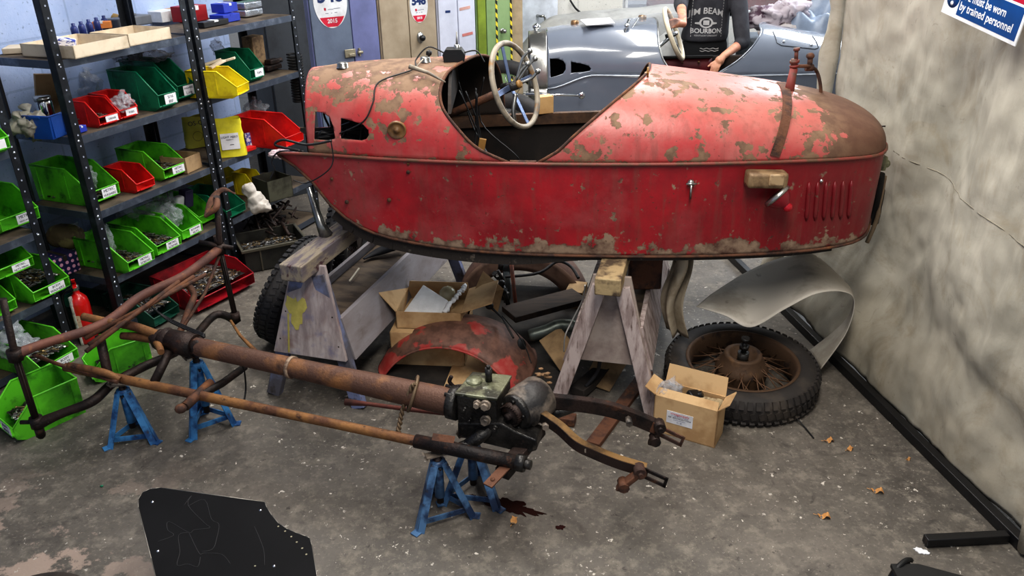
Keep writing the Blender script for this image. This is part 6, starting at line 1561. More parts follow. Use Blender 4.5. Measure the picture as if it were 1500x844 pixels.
# ================================================================ AXLE STANDS
def axle_stand(c, rz, h, label, mat, r=.115):
    t = thing('axle_stand', label, 'axle stand', c, rz, 'blue axle stands under the chassis')
    feet = [Vector((r*math.cos(a), r*math.sin(a), 0)) for a in (PI/2, PI/2+2*PI/3, PI/2+4*PI/3)]
    tops = [Vector((.024*math.cos(a), .024*math.sin(a), h*.86)) for a in (PI/2, PI/2+2*PI/3, PI/2+4*PI/3)]
    for f_, tp in zip(feet, tops):
        s = MB(); d = (f_-tp).normalized(); out = Vector((f_.x, f_.y, 0)).normalized(); sd = out.cross(Vector((0, 0, 1)))
        s.beam(tp+sd*.009, f_+sd*.012, .024, .0035, up=(out+sd*.6), bevel=.0008); s.beam(tp-sd*.009, f_-sd*.012, .024, .0035, up=(out-sd*.6), bevel=.0008)
        s.box(f_+out*.008+Vector((0, 0, .003)), (.03, .03, .005), Matrix.Rotation(math.atan2(out.y, out.x), 3, 'Z'), .001)
        s.build('leg', mat, t, local=True)
    for i in range(3):
        a = feet[i].lerp(tops[i], .14); b2 = feet[(i+1) % 3].lerp(tops[(i+1) % 3], .14); s = MB(); s.beam(a, b2, .004, .022, bevel=.0006); s.build('brace', mat, t, local=True)
    s = MB(); s.tube([(0, 0, h*.30), (0, 0, h*.88)], .017, 14); s.lathe([(.017, h*.82), (.026, h*.83), (.026, h*.88), (.017, h*.89)], None, 14); s.build('outer_tube', mat, t, local=True)
    s = MB(); s.tube([(0, 0, h*.2), (0, 0, h*.97)], .0125, 12); s.build('ratchet_post', m_rustdk, t, local=True)
    s = MB(); s.box((0, 0, h*.975), (.085, .03, .006)); s.box((-.042, 0, h*.985), (.006, .03, .022), Euler((0, -.5, 0)).to_matrix()); s.box((.042, 0, h*.985), (.006, .03, .022), Euler((0, .5, 0)).to_matrix()); s.build('saddle', m_drum, t, local=True)
    s = MB(); s.tube([(0, -.03, h*.80), (0, .03, h*.80)], .004, 6); s.build('locking_pin', m_rustdk, t, local=True)
    return t
def below(px, py, z): p = P(px, py, z); return Vector((p.x, p.y, 0))
axle_stand(below(176, 556, .275), R(10), .262, 'bright blue axle stand at the left under the near side tube', m_bstand, .10)
axle_stand(below(286, 522, .33), R(35), .345, 'bright blue axle stand behind, under the front end of the torque tube', m_bstand, .10)
axle_stand(below(640, 660, .27), R(22), .262, 'dark blue axle stand under the gearbox end, nearest the camera', m_bstand2)
axle_stand(below(690, 632, .28), R(-10), .27, 'dark blue axle stand under the gearbox, half hidden behind the nearest one', m_bstand2)

# ================================================================ WHEELS AND TYRES
def tyre_part(par, m, Rr, mat, width=.11, lugs=44):
    w = width/2; s = MB()
    s.lathe([(Rr*.70, -w*.55), (Rr*.72, -w*.9), (Rr*.82, -w*1.05), (Rr*.93, -w*.95), (Rr*.985, -w*.62), (Rr, 0), (Rr*.985, w*.62), (Rr*.93, w*.95), (Rr*.82, w*1.05), (Rr*.72, w*.9), (Rr*.70, w*.55)], m, 64)
    for k in range(lugs):
        a = 2*PI*k/lugs
        for sg in (-1, 1):
            a2 = a+(.5*2*PI/lugs if sg > 0 else 0)
            s.box(m @ Vector((Rr*.975*math.cos(a2), Rr*.975*math.sin(a2), sg*w*.70)), (.014, .020, w*.5), m.to_3x3() @ Matrix.Rotation(a2, 3, 'Z') @ Matrix.Rotation(-sg*.5, 3, 'Y'))
        s.box(m @ Vector((Rr*1.0*math.cos(a), Rr*1.0*math.sin(a), 0)), (.008, .020, w*.5), m.to_3x3() @ Matrix.Rotation(a, 3, 'Z') @ Matrix.Rotation(.35, 3, 'X'))
    return s.build('tyre', mat, par)
wcx = P(1086, 536, .10)
t = thing('wire_wheel', 'rusty wire-spoked wheel with a chunky tyre lying flat beside the canvas screen', 'wheel', Vector((wcx.x, wcx.y, 0)))
mw = Matrix.Translation(wcx+Vector((0, 0, -.028))) @ Matrix.Rotation(R(3), 4, 'X')
RW = .322
tyre_part(t, mw, RW, m_rubber, .13, 60)
s = MB(); s.lathe([(RW*.74, .062), (RW*.715, .066), (RW*.69, .055), (RW*.67, .03), (RW*.655, .0), (RW*.67, -.03), (RW*.715, -.06)], mw, 60); s.build('rim', m_wheelrust, t)
s = MB()
for k in range(24):
    a = 2*PI*k/24; da = .42 if k % 2 else -.42
    s.tube([mw @ Vector((.10*math.cos(a+da), .10*math.sin(a+da), .035)), mw @ Vector((RW*.665*math.cos(a), RW*.665*math.sin(a), .012))], .0026, 5)
    s.tube([mw @ Vector((.055*math.cos(a-da*1.3+.13), .055*math.sin(a-da*1.3+.13), .075)), mw @ Vector((RW*.665*math.cos(a+.13), RW*.665*math.sin(a+.13), -.01))], .0026, 5)
s.build('spokes', M('rusty_spoke', (104, 78, 58), .6, .4), t)
s = MB(); s.lathe([(.105, -.03), (.112, .02), (.112, .034), (.098, .050), (.080, .085), (.078, .094), (.058, .090), (.05, .06), (.03, .055), (0, .055)], mw, 40); hb = s.build('hub_drum', m_wheelrust, t)
s = MB(); s.tube([mw @ Vector((0, 0, .05)), mw @ Vector((0, 0, .10))], .024, 12); s.tube([mw @ Vector((0, 0, .10)), mw @ Vector((0, 0, .155))], [.012, .011], 10); s.tube([mw @ Vector((0, 0, .118)), mw @ Vector((0, 0, .134))], .021, 6); s.tube([mw @ Vector((0, 0, .155)), mw @ Vector((0, 0, .172))], .018, 10)
s.build('axle_stub', m_oily, hb)
# tyres behind the left sawhorse
def std_wheel(label, bottom, e1, e2, Rr, wdt):
    e1 = Vector(e1).normalized(); e2 = Vector(e2); e2 = (e2-e2.dot(e1)*e1).normalized(); e3 = e1.cross(e2)
    c = bottom+e1*Rr+Vector((0, 0, wdt*.2)); t = thing('tyred_wheel', label, 'wheel', (c.x, c.y, 0))
    m = Matrix.Translation(c) @ Matrix((e1, e2, e3)).transposed().to_4x4()
    tyre_part(t, m, Rr, m_rubberdk, wdt, 52)
    s = MB(); s.lathe([(Rr*.73, -.05), (Rr*.68, 0), (Rr*.73, .05)], m, 40); s.tube([m @ Vector((0, 0, -.06)), m @ Vector((0, 0, .06))], Rr*.19, 20)
    for k in range(20): a = 2*PI*k/20; s.tube([m @ Vector((Rr*.17*math.cos(a+.4*(-1)**k), Rr*.17*math.sin(a+.4*(-1)**k), .04*(-1)**k)), m @ Vector((Rr*.69*math.cos(a), Rr*.69*math.sin(a), 0))], .003, 4)
    s.build('wire_rim', m_rustdk, t); return t
t = std_wheel('wheel with a knobbly tyre leaning against the left side of the left sawhorse', P(408, 500, .005), (.42, .08, .9), (.29, .96, 0), .27, .11)
std_wheel('wheel standing upright further back, beyond the left sawhorse beam', Vector((-.90, 4.02, .005)), (.06, 0, 1), (.1, 1, 0), .275, .11)
s = MB(); p = P(412, 409, .34); s.tube(spline([p, p+Vector((.04, .02, -.02)), p+Vector((.08, .05, -.03))], 5), [.014]*3+[.008]*8, 8); s.build('valve_lever', m_rustdk, t)

# ================================================================ MUDGUARDS
def mudguard(label, c, beta, Rr, half, width, lean, mat, hole=None, name='mudguard', flange=.05, z0=.0, skew=0):
    t = thing(name, label, 'mudguard', c, beta)
    zc = -Rr*math.cos(half)+z0
    def pt(u, v):
        a = -half+2*half*u; cr = .055*math.sin(PI*min(1, v*1.0))**.7
        rr = Rr-.055+cr; w = width*(.75+.25*math.cos(a*.6)) if False else width
        y = (v-.0)*w*(1+skew*(u-.5))
        x = rr*math.sin(a); z = rr*math.cos(a)+zc
        return Vector((x, y+lean*(z), max(z, .004)))
    s = MB(); s.grid(60, 20, pt); g = s.build('shell', mat, t, local=True, solid=.003, shade='keep')
    s = MB(); s.tube([pt(k/60, 0) for k in range(61)], .005, 8); s.build('rolled_edge', mat, t, local=True)
    return t, pt
m_fdark = M('brown_rusted_mudguard', (98, 74, 64), .7, .2, c2=(72, 54, 48), scale=10, c3=(124, 96, 82), scale3=7, lo3=.56, hi3=.7, bmp=.3)
c0 = (P(556, 552, .0)+P(770, 572, .0))/2
t, pf = mudguard('arched mudguard with faded red paint over brown rust, standing among the boxes', Vector((c0.x-.02, c0.y+.0, .0)), R(-14), .40, R(64), .31, .12, m_fender, skew=.5)
s = MB(); 
hp = wmat(t) @ pf(.86, .62); nrm_ = Vector((.75, -.2, .6)).normalized(); mh_ = Matrix.Translation(hp+nrm_*.004) @ nrm_.to_track_quat('Z', 'Y').to_matrix().to_4x4() @ Matrix.Diagonal((1.5, 1, 1, 1))
s.lathe([(0, 0), (.026, 0), (.028, -.003)], mh_, 24); s.build('oval_hole', m_black, t)
c0 = (P(672, 425, 0)+P(862, 455, 0))/2
t, pf2 = mudguard('plain brown rusty mudguard arching under the middle of the red body', Vector((c0.x, c0.y+.05, 0)), R(-8), .37, R(74), .22, .1, m_fdark)
# inner apron of that mudguard
W2 = wmat(t); s = MB(); s.grid(40, 4, lambda u, v: Vector(((.36-.085*v)*math.sin(-1.2+2.4*u), -.02-.03*v, max((.36-.085*v)*math.cos(-1.2+2.4*u)-.37*math.cos(R(74)), .004)+.0))); s.build('inner_apron', M('dusty_brown_apron', (118, 94, 80), .75, c2=(92, 72, 62), scale=10), t, local=True, solid=.003)
# ================================================================ BOXES AND SCRAP UNDER THE BODY
def open_box(label, c, rz, size, mat, flaps=(), name='cardboard_box', th=.004):
    t = thing(name, label, 'box', c, rz); w, d, h = size
    s = MB(); s.box((0, 0, th/2), (w, d, th)); s.box((0, -d/2+th/2, h/2), (w, th, h)); s.box((0, d/2-th/2, h/2), (w, th, h)); s.box((-w/2+th/2, 0, h/2), (th, d, h)); s.box((w/2-th/2, 0, h/2), (th, d, h)); s.build('carton', mat, t, local=True)
    for side, ln, ang in flaps:
        s = MB()
        if side in 'fb':
            sg = -1 if side == 'f' else 1; dv = Vector((0, sg*math.cos(ang), math.sin(ang))); o = Vector((0, sg*d/2, h)); e = Vector((w/2-.004, 0, 0))
        else:
            sg = -1 if side == 'l' else 1; dv = Vector((sg*math.cos(ang), 0, math.sin(ang))); o = Vector((sg*w/2, 0, h)); e = Vector((0, d/2-.004, 0))
        n = dv.cross(e).normalized()*.0035
        q = [o-e, o+e, o+e*.97+dv*ln, o-e*.97+dv*ln]; s.hexa(q, [p+n for p in q]); s.build('flap', mat, t, local=True)
    return t
# small open box in front
bc = (P(950, 634, 0)+P(1045, 666, 0)+P(1063, 628, 0)+P(972, 604, 0))/4
fvec = P(1045, 667, 0)-P(953, 640, 0); rzb = math.atan2(fvec.y, fvec.x)
bw_, bd_, bh_ = fvec.length, .115, .17
cb = open_box('small open cardboard box with a white printed label, in front of the wire wheel', Vector((bc.x, bc.y, 0)), rzb, (bw_, bd_, bh_), m_card, [('b', .075, 1.25), ('r', .05, .75), ('l', .05, .5), ('f', .035, 2.4)])
Wb = wmat(cb); rxb = Wb.to_3x3() @ Vector((1, 0, 0)); 
s = MB(); s.box((-.02, -bd_/2-.001, bh_*.52), (.105, .0016, .055)); lb = s.build('printed_label', m_label, cb, local=True)
m_redink = M('red_ink', (196, 30, 70), .6, bmp=0); m_greyink = M('grey_ink', (110, 116, 150), .6, bmp=0)
for txt, zz, sz, mm, ft in (('vintagesupply', .018, .014, m_redink, .075), ('The Engine Parts Company', .009, .006, m_greyink, .07), ('REF  SEALING BUTTONS', .0005, .0085, m_ink, .09), ('workshop store delivery', -.008, .005, m_greyink, .05), ('01  28', -.018, .008, m_greyink, .02)):
    place_text('lettering', txt, sz, mm, lb, Wb @ Vector((-.02, -bd_/2-.0019, bh_*.52+zz)), rxb, (0, 0, 1), fit=ft)
polybag('clear plastic bag sticking out of the small front cardboard box', Wb @ Vector((-.085, 0, .17)), .042, (1.2, .8, .8), seed=31)
s = MB(); s.ball(Wb @ Vector((.075, 0, .155)), .035, (1.4, .9, .7), 3, .4, 5); tag(s.build('mouldy_padding', M('pale_crumbly_padding', (178, 162, 130), .9, c2=(130, 110, 84), scale=40, bmp=.8)), 'pale crumbly lump in the right of the small front box', 'lump')
s = MB(); s.box(Wb @ Vector((.01, .0, .15)), (.05, .06, .07), Euler((.3, .2, .4)).to_matrix(), .008); s.tube([Wb @ Vector((-.03, 0, .14)), Wb @ Vector((.04, .02, .18))], .014, 8); s.box(Wb @ Vector((.0, .0, .08)), (.09, .05, .1), Euler((0, 0, rzb)).to_matrix()); tag(s.build('black_switchgear', m_blackp), 'black electrical parts in the middle of the small front box', 'parts')
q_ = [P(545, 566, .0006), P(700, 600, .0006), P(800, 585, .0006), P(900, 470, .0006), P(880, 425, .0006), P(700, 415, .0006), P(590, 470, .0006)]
s = MB(); s.hexa(q_, [p+Vector((0, 0, .0024)) for p in q_]); tag(s.build('floor_shading', M('dark_shade_and_oil', (34, 31, 29), .8, c2=(50, 45, 41), scale=9)), 'thin dark sheet standing in for shade and oily floor under the scrap between the sawhorses', 'mat')  # dark sheet added for the shade and oily floor under the scrap
# big carton with polystyrene
b2c = below(632, 478, .16); 
lowb = open_box('closed low cardboard carton underneath the open carton of packing', Vector((b2c.x, b2c.y+.05, 0)), R(-6), (.34, .28, .17), m_card, [('f', .28, 3.0)])
ub = open_box('open cardboard carton with white packing and a glass lamp, between the sawhorses', Vector((b2c.x+.01, b2c.y+.07, .176)), R(-6), (.30, .26, .085), m_card, [('l', .12, .9), ('b', .03, 1.4), ('r', .15, .35)])
Wu = wmat(ub)
s = MB(); s.hexa([Wu @ Vector(p) for p in [(-.13, -.12, .03), (.04, -.12, .03), (.08, -.02, .05), (-.06, .06, .09)]], [Wu @ Vector(p) for p in [(-.13, -.12, .06), (.05, -.12, .06), (.07, -.01, .09), (-.06, .07, .13)]], .004); tag(s.build('polystyrene_sheet', m_polystyrene), 'white polystyrene sheet tilted inside the open carton', 'packing')
s = MB(); rnd = random.Random(6); a = Wu @ Vector((.07, -.1, .08)); b_ = Wu @ Vector((.13, .1, .11))
for k in range(14): s.ball(a.lerp(b_, k/13)+Vector((rnd.uniform(-.005, .005), 0, 0)), .013, (1, 1.2, 1), 1, .6, k)
tag(s.build('polystyrene_strip', m_polystyrene), 'jagged white polystyrene strip along the right edge of the open carton', 'packing')
s = MB(); c = Wu @ Vector((.055, .06, .085)); s.lathe([(.0, .04), (.02, .037), (.036, .022), (.042, 0), (.036, -.022), (.02, -.037)], Matrix.Translation(c) @ Matrix.Rotation(.5, 4, 'Y'), 24); t_ = s.build('glass_lamp', M('yellowish_glass', (196, 190, 160), .1, alpha=.55, bmp=0)); tag(t_, 'round glass lamp bulb resting inside the open carton', 'lamp')
s = MB(); cfl = [P(690, 436, .25), P(728, 460, .16), P(737, 425, .26), P(707, 398, .33)]; s.hexa(cfl, [p+Vector((.003, .004, .003)) for p in cfl]); tag(s.build('card_flap', m_card), 'loose cardboard flap leaning against the open carton', 'cardboard')
def sheet(name, label, pts, mat=m_card, th=.004, cat='cardboard'):
    q = [Vector(p) for p in pts]; s = MB(); s.hexa(q, [p+Vector((0, 0, th)) for p in q]); return tag(s.build(name, mat), label, cat)
sheet('cardboard_sheet', 'flat cardboard sheet on the floor beneath the red mudguard', [P(636, 604, .0045), P(742, 596, .0045), P(760, 515, .0045), P(672, 512, .0045)])
sheet('cardboard_sheet', 'tan cardboard sheet propped between the legs of the right sawhorse', [P(855, 560, .02), P(893, 574, .01), P(926, 520, .06), P(882, 503, .10)], m_cardold)
sheet('cardboard_sheet', 'brown cardboard folded behind the pale leg of the right sawhorse', [P(790, 500, .10), P(822, 546, .01), P(836, 500, .10), P(820, 480, .14)], m_cardold)
s = MB(); s.beam(P(745, 468, .12)+Vector((0, .05, 0)), P(850, 440, .12)+Vector((0, .05, 0)), .14, .03, bevel=.003); tag(s.build('dark_plank', M('dark_stained_plank', (62, 50, 42), .8, c2=(44, 36, 32), scale=6, stretch=(1, 6, 1))), 'dark stained plank lying across the scrap behind the red mudguard', 'plank')
s = MB(); s.beam(P(842, 452, .05)+Vector((0, .09, 0)), P(842, 452, .05)+Vector((.04, .22, 0)), .09, .1); tag(s.build('support_block', m_cardold), 'scrap block underneath the dark stained plank', 'blocks')
s = MB(); s.tube(spline([P(775, 492, .10), P(800, 485, .12), P(820, 477, .14), P(845, 480, .14), P(850, 500, .12)], 8), [.026, .028]+[.03]*31, 14); tag(s.build('exhaust_pipe', m_pipe), 'bent tarnished green-grey exhaust pipe behind the mudguard', 'pipe')
s = MB(); c = P(603, 468, .17); s.tube([c+Vector((-.045, 0, -.003)), c+Vector((-.02, 0, 0)), c+Vector((.045, .012, .012))], [.018, .026, .008], 14); tag(s.build('horn_trumpet', m_pipe), 'small tarnished metal cone lying on the low carton', 'metal part')
s = MB(); k0 = P(717, 448, .27); s.ball(k0, .019, (1, 1, .9), 3); s.tube([k0, P(736, 466, .21), P(752, 495, .19)], [.006, .005, .005], 8); s.tube(spline([P(736, 463, .22), P(765, 500, .21), P(778, 532, .18)], 6), .003, 5)
tag(s.build('gear_lever', m_black), 'gear lever with a round black knob poking out above the mudguard', 'lever')
s = MB(); _q = P(755, 448, .06)+Vector((0, .05, 0)); s.tube([P(747, 378, .33)+Vector((0, .1, 0)), _q, Vector((_q.x+.01, _q.y-.005, .002))], [.011, .010, .010], 10); tag(s.build('rusty_rod', M('rusty_red_rod', (120, 70, 54), .7, c2=(84, 56, 48), scale=16)), 'upright rusty rod standing in the scrap beside the carton', 'rod')
s = MB(); rnd = random.Random(9)
for k in range(9):
    p = P(736+rnd.uniform(-8, 14), 430+rnd.uniform(-22, 24), .15)+Vector((0, rnd.uniform(0, .08), rnd.uniform(-.08, .06))); s.tube([p, p+Vector((rnd.uniform(-.03, .03), rnd.uniform(-.03, .03), rnd.uniform(.02, .07)))], rnd.uniform(.008, .016), 8)
p = P(735, 415, .24); s.ball(p, .018); s.tube([P(735, 415, .24), P(747, 455, .1)], .012, 8)
tag(s.build('linkage', m_oily), 'black greasy linkage beside the upright rusty rod', 'metal part')
s = MB(); p = P(742, 406, .2)+Vector((0, .15, 0)); s.ball(p, .035, (1, .8, 1), 3, .3, 4); s.tube([p-Vector((0, 0, .2)), p], .02, 8)
tag(s.build('glass_jar', M('smoky_jar', (120, 130, 134), .15, .3)), 'smoky grey jar among the scrap under the brown mudguard', 'jar')
s = MB(); s.tube(spline([P(740, 418, .18)+Vector((0, .1, 0)), P(790, 412, .2)+Vector((0, .1, 0)), P(818, 395, .24)+Vector((0, .1, 0)), P(838, 402, .22)+Vector((0, .1, 0)), P(850, 420, .18)+Vector((0, .1, 0))], 8), .008, 8); tag(s.build('rubber_hose', m_rubberdk), 'black rubber hose curving under the brown mudguard', 'hose')
s = MB(); s.tube(spline([P(857, 418, .62), P(853, 440, .5), P(838, 470, .4), P(828, 492, .34), P(826, 515, .26)], 8), .003, 6); tag(s.build('grey_wire', M('grey_wire', (150, 148, 144), .5)), 'thin grey wire hanging from the right sawhorse beam', 'wire')
s = MB(); s.tube(spline([P(888, 500, .3), P(880, 520, .22), P(875, 545, .12), P(858, 566, .05)], 8), .008, 8); tag(s.build('black_strap', m_rubberdk), 'black rubber strap hanging inside the right sawhorse', 'strap')
s = MB(); s.beam(P(845, 575, .03), P(915, 515, .03), .07, .04, bevel=.004); tag(s.build('black_timber', M('blackened_timber', (48, 42, 38), .8, c2=(34, 30, 28), scale=12)), 'blackened timber lying on the floor under the right sawhorse', 'timber')
s = MB(); s.beam(P(868, 652, .012), P(948, 545, .012), .055, .022, bevel=.002); tag(s.build('rusty_bar', m_rust), 'flat rusty timber batten lying across the floor under the far fork', 'batten')
s = MB(); s.beam(P(816, 612, .02), P(843, 616, .02), .05, .035, bevel=.004); tag(s.build('brown_block', m_rust), 'small brown block on the floor behind the gearbox forks', 'block')
# cloth hanging behind the right horse
def cloth(u, v):
    x = .66+.07*u+.02*math.sin(v*7); y = 3.05+.05*math.sin(u*9+v*2)+.05*v; z = .66-.48*v
    return Vector((x+.02*v+.012*math.sin(u*14), y, z))
s = MB(); s.grid(24, 24, cloth); tag(s.build('hanging_cloth', M('buff_cloth', (176, 164, 144), .85, c2=(140, 126, 106), scale=8), shade='keep', solid=.002), 'buff cloth strip hanging down behind the right sawhorse', 'cloth')
s = MB(); s.box((.58, 3.14, .52), (.14, .06, .26), None, .01); tag(s.build('rusty_box_section', m_rust), 'rusty brown box section standing behind the right sawhorse beam', 'metal part')
# grey sheet draped over the wheel
def poly_at(pts, f):
    n = len(pts)-1; k = min(int(f*n), n-1); t_ = f*n-k
    p0 = pts[max(k-1, 0)]; p1 = pts[k]; p2 = pts[k+1]; p3 = pts[min(k+2, n)]
    return .5*((2*p1)+(-p0+p2)*t_+(2*p0-5*p1+4*p2-p3)*t_*t_+(-p0+3*p1-3*p2+p3)*t_**3)
nearE = [PY(1020, 449, 3.05), PY(1062, 462, 2.98), PY(1100, 479, 2.93), PY(1150, 452, 2.93), PY(1195, 430, 2.95), PY(1235, 427, 2.99), PY(1252, 442, 3.02), PY(1240, 488, 3.02), PY(1203, 541, 2.98)]
farE = [PY(1040, 432, 3.2), PY(1085, 403, 3.3), PY(1125, 384, 3.38), PY(1160, 374, 3.40), PY(1190, 372, 3.38), PY(1228, 402, 3.30), PY(1250, 432, 3.2), PY(1238, 470, 3.18), PY(1185, 515, 3.2)]
s = MB(); s.grid(60, 16, lambda u, v: poly_at(nearE, u).lerp(poly_at(farE, u), v))
tag(s.build('vinyl_sheet', M('grubby_grey_vinyl', (184, 178, 168), .8, c2=(150, 143, 132), scale=4, c3=(92, 86, 80), scale3=9, lo3=.64, hi3=.76, bmp=.05), shade='keep', solid=.003), 'stiff grubby grey sheet curled over the wire wheel', 'sheet')

# ================================================================ FOREGROUND
pz = .34
def plate_pt(px, py, z=pz): return P(px, py, z)
outl = [(203, 745), (203, 733), (209, 723), (220, 718), (235, 716), (388, 737), (391, 745), (398, 756), (408, 768), (422, 777), (436, 783), (448, 787), (454, 790), (457, 800), (470, 880), (480, 930), (255, 930), (236, 880), (222, 820)]
s = MB(); poly = [plate_pt(*p) for p in outl]
s.hexa(poly, [p+Vector((0, 0, .004)) for p in poly], 0)
t = thing('sheet_metal_bulkhead', 'matt black sheet metal panel with a scalloped corner and rivets in the foreground', 'panel', P(330, 840, pz))
m_panel = M('matt_black_sheet', (15, 15, 17), .7, c2=(19, 19, 21), scale=4, bmp=.02, spec=.15)
pn = s.build('panel_sheet', m_panel, t)
s = MB(); 
for a, b2 in zip(outl, outl[1:]+outl[:1]): s.tube([plate_pt(*a)+Vector((0, 0, .004)), plate_pt(*b2)+Vector((0, 0, .004))], .0012, 5)
s.build('edge_highlight', M('pale_edge_highlight', (150, 146, 138), .4, .7), t)  # pale line round the sheet paints in the highlight along its edge
for px, py in ((224, 737), (382, 749), (232, 809), (402, 831)):
    s = MB(); s.lathe([(0, .003), (.003, .0025), (.0042, 0)], Matrix.Translation(plate_pt(px, py)+Vector((0, 0, .004))), 10); s.build('screw', m_chrome, t)
for px, py in ((408, 773), (418, 780), (427, 788), (435, 796), (443, 805), (449, 814), (374, 831)):
    s = MB(); s.lathe([(0, .0006), (.0028, .0005)], Matrix.Translation(plate_pt(px, py)+Vector((0, 0, .004))), 8); s.build('rivet_hole', M('hole_glint', (150, 144, 120), .7, bmp=0), t)
s = MB()
for path in ([(270, 742), (281, 728), (276, 742), (300, 768), (308, 775), (285, 778), (277, 782), (248, 766), (246, 778), (255, 786), (232, 795)], [(277, 782), (292, 812), (300, 812), (325, 814), (338, 828)], [(276, 743), (300, 734), (310, 762), (321, 770), (318, 790), (312, 806), (296, 810)], [(276, 782), (262, 786), (264, 810), (260, 830), (275, 828), (290, 832), (294, 818)], [(373, 773), (386, 805), (388, 830)]):
    s.tube(spline([plate_pt(*p)+Vector((0, 0, .0044)) for p in path], 4), .0007, 4)
s.build('scribed_lines', M('faint_scribe', (52, 52, 54), .6, bmp=0), t)
b = thing('wooden_crate', 'plain wooden crate hidden beneath the black panel', 'crate', Vector((P(350, 870, pz).x, P(350, 870, pz).y-.02, 0)))
o0 = Vector(b.location); s = MB()
for z in (.05, .15, .25): 
    for sy in (-1, 1): s.box(o0+Vector((0, sy*.09, z)), (.22, .012, .075))
    for sx in (-1, 1): s.box(o0+Vector((sx*.104, 0, z)), (.012, .17, .075))
s.build('slat_wall', m_wood, b); s = MB()
for sx in (-1, 1):
    for sy in (-1, 1): s.box(o0+Vector((sx*.09, sy*.075, pz/2-.002)), (.022, .022, pz-.006))
s.build('corner_post', m_wood, b)
# round drum at the lower left corner, castor at the lower right
t = thing('round_drum', 'dark brown round drum lid showing at the bottom left corner', 'drum', below(38, 905, .30))
s = MB(); s.lathe([(0, .296), (.145, .296), (.152, .302), (.157, .296), (.157, .2), (.15, .19), (.15, .0), (0, 0)], None, 48); s.build('shell', M('dark_brown_drum', (56, 48, 42), .6, c2=(40, 34, 30), scale=10), t, local=True)
s = MB(); s.lathe([(0, .30), (.02, .30), (.022, .297)], Matrix.Translation((.05, .06, 0)), 14); s.build('bung', m_rustdk, t, local=True)
t = thing('castor_trolley', 'black castor and corner of a low trolley at the bottom right', 'trolley', P(1345, 870, 0))
cc = P(1318, 846, .055); s = MB(); m_ = Matrix.Translation(cc) @ Vector((.5, -.75, .0)).to_track_quat('Z', 'Y').to_matrix().to_4x4()
s.lathe([(0, -.018), (.04, -.018), (.052, -.012), (.055, 0), (.052, .012), (.04, .018), (0, .018)], m_, 32); s.lathe([(0, .022), (.012, .022), (.014, .018)], m_, 12); s.build('castor_wheel', M('glossy_black_tyre', (22, 22, 23), .3), t)
s = MB(); m2 = m_ @ Matrix.Translation((0, 0, .0)); s.tube([m_ @ Vector((.062*math.cos(a), .062*math.sin(a), .0)) for a in [PI*.25+.1*k for k in range(16)]], .008, 6); s.build('mudguard_hoop', m_black, t)
s = MB(); q = [P(1305, 826, .115), P(1345, 826, .115), P(1420, 846, .115), P(1500, 870, .115), P(1500, 930, .115), P(1330, 930, .115), P(1322, 860, .115)]
s.hexa([p-Vector((0, 0, .012)) for p in q], q); s.build('deck', m_black, t)
for px, py in ((1490, 925), (1345, 920), (1480, 880)):
    c = below(px, py, .1); s = MB(); s.tube([c+Vector((-.012, 0, .05)), c+Vector((.012, 0, .05))], .05, 20); s.box(c+Vector((0, 0, .08)), (.04, .04, .05)); s.build('castor_wheel', m_black, t)
# oil, leaves and litter
def blob(name, label, c, rx, ry, rot, mat, cat, seed, th=.0015, n=60, jag=.35):
    s = MB(); poly = []
    for k in range(n):
        a = 2*PI*k/n; r_ = 1+jag*noise.noise(Vector((math.cos(a)*2.2, math.sin(a)*2.2, seed)))*1.6+.5*jag*noise.noise(Vector((math.cos(a)*7, math.sin(a)*7, seed)))
        x = rx*r_*math.cos(a); y = ry*r_*math.sin(a); poly.append((c.x+x*math.cos(rot)-y*math.sin(rot), c.y+x*math.sin(rot)+y*math.cos(rot)))
    s.prism(poly, lambda p: (p[0], p[1], .0004), lambda p: (p[0], p[1], th)); return tag(s.build(name, mat), label, cat)
blob('oil_puddle', 'dark glossy oil spill on the floor beside the nearest axle stand', P(748, 742, 0), .10, .030, -.42, m_oil, 'oil spill', 3, jag=.5, n=160)
blob('oil_spot', 'small black oil spot left of the larger oil spill', P(690, 729, 0), .022, .014, .2, m_oil, 'oil spill', 5)
blob('oil_spot', 'small dark spot on the bare floor right of the oil spill', P(821, 773, 0), .016, .010, .2, m_oil, 'oil spill', 7)
def leaf(px, py, sc, rz, label):
    c = P(px, py, .004); s = MB(); outline = []
    for k in range(30):
        f = k/29; w = .5*math.sin(PI*f)**.8*(.62+.38*abs(math.sin(f*PI*3.5))); outline.append((f-.5, w*.55))
    n = len(outline)
    for i in range(n-1):
        vs = []
        for (x, w) in (outline[i], outline[i+1]):
            for sg in (-1, 1): 
                X = x*sc; Y = sg*w*sc; Z = .25*abs(Y)+.12*sc*math.cos(x*4)*.5+.008*math.sin(x*9); vs.append(c+Vector((X*math.cos(rz)-Y*math.sin(rz), X*math.sin(rz)+Y*math.cos(rz), Z)))
        m0 = (vs[0]+vs[1])/2; m1 = (vs[2]+vs[3])/2; m0.z -= .003; m1.z -= .003
        a = [s.bm.verts.new(p) for p in (vs[0], m0, m1, vs[2])]; s._f(a); b_ = [s.bm.verts.new(p) for p in (m0, vs[1], vs[3], m1)]; s._f(b_)
    s.tube([c+Vector((-.5*sc*math.cos(rz), -.5*sc*math.sin(rz), .002)), c+Vector((-.75*sc*math.cos(rz), -.75*sc*math.sin(rz), .004))], .0012, 4)
    return tag(s.build('oak_leaf', m_leaf, shade='keep'), label, 'leaf', 'dead oak leaves on the floor')
leaf(1215, 646, .045, .1, 'dead oak leaf on the floor, nearest the wire wheel')
leaf(1245, 658, .036, .5, 'small dead oak leaf just right of the one nearest the wheel')
leaf(1286, 720, .05, -.4, 'dead oak leaf near the middle of the screen rail')
leaf(1208, 757, .05, -.3, 'dead oak leaf on the bare floor, closest to the camera at the right')
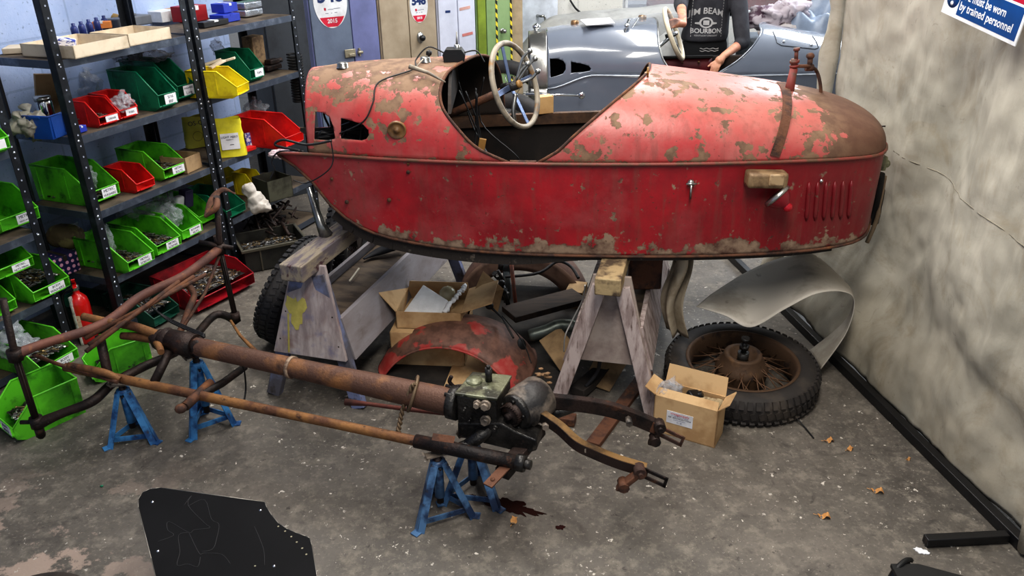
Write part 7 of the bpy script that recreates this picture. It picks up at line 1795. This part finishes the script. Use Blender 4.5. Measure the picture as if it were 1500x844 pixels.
leaf(753, 763, .045, 1.2, 'dead oak leaf at the edge of the oil spill')
leaf(1331, 673, .02, 0.4, 'tiny leaf fragment beside the screen rail')
blob('white_chip', 'flaky white patch on the floor near the screen foot bar', P(1350, 808, 0), .022, .012, -.5, m_white, 'chip', 8, .003)
s = MB(); s.tube(spline([P(1145, 600, .005), P(1165, 612, .02), P(1178, 625, .008), P(1192, 642, .005)], 6), .003, 6); tag(s.build('bent_twig', m_wire), 'thin dark bent wire on the floor below the wire wheel', 'wire')
s = MB(); s.ball(P(149, 712, .003), .006, (1.2, 1, .5), 1); tag(s.build('green_fleck', m_teal), 'tiny green fleck on the floor at the left', 'fleck')
WORLD_S = .50
LOOK = 'None'
for _l in ('Medium High Contrast',):
    try:
        bpy.context.scene.view_settings.view_transform = 'Standard'; bpy.context.scene.view_settings.look = _l; LOOK = _l
    except Exception as e: print('LOOKFAIL', e)
LIGHTS = [
 ('tube_and_fill_light', (-.6, 3.7, 3.2), .4, 78, (-.5, 3.5, 0), (1, .97, .92), 2.6),
 ('tube_and_fill_light', (1.0, 5.4, 3.2), .4, 90, (1, 5.4, 0), (1, .99, .96), 2.6),
 ('tube_and_fill_light', (.4, 1.3, 3.1), .5, 85, (.6, 1.9, 0), (1, .95, .88), 2.2),  # fill added on the camera side to brighten the fronts
 ('window_light', (3.6, 7.2, 2.5), 2.0, 100, (0, 2.5, 0), (.85, .92, 1.0), 1.4),
]
# ================================================================ LIGHT, WORLD, CAMERA
w = bpy.data.worlds.new('world'); bpy.context.scene.world = w; w.use_nodes = True
bg = w.node_tree.nodes['Background']; bg.inputs[0].default_value = (.78, .86, 1.0, 1); bg.inputs[1].default_value = WORLD_S
def area(name, loc, size, power, target, col=(1, 1, 1), sy=None):
    l = bpy.data.lights.new(name, 'AREA'); l.energy = power; l.size = size; l.color = col
    if sy: l.shape = 'RECTANGLE'; l.size_y = sy
    o = bpy.data.objects.new(name, l); C.objects.link(o); o.location = loc
    o.rotation_euler = (Vector(target)-Vector(loc)).to_track_quat('-Z', 'Y').to_euler(); return o
for l in LIGHTS: area(*l)
cam = bpy.data.cameras.new('camera'); co = bpy.data.objects.new('camera', cam); C.objects.link(co)
cam.sensor_width = 36; cam.lens = F/1500*36; cam.clip_start = .05
co.matrix_world = Matrix.Translation((0, 0, CH)) @ Matrix((_x, _y, CZ)).to_4x4()
bpy.context.scene.camera = co
sc = bpy.context.scene
sc.view_settings.view_transform = 'Standard'; sc.view_settings.look = LOOK; sc.view_settings.exposure = 0
for o_ in sc.objects:
    if o_.type == 'MESH' and o_.data.users >= 1: pass
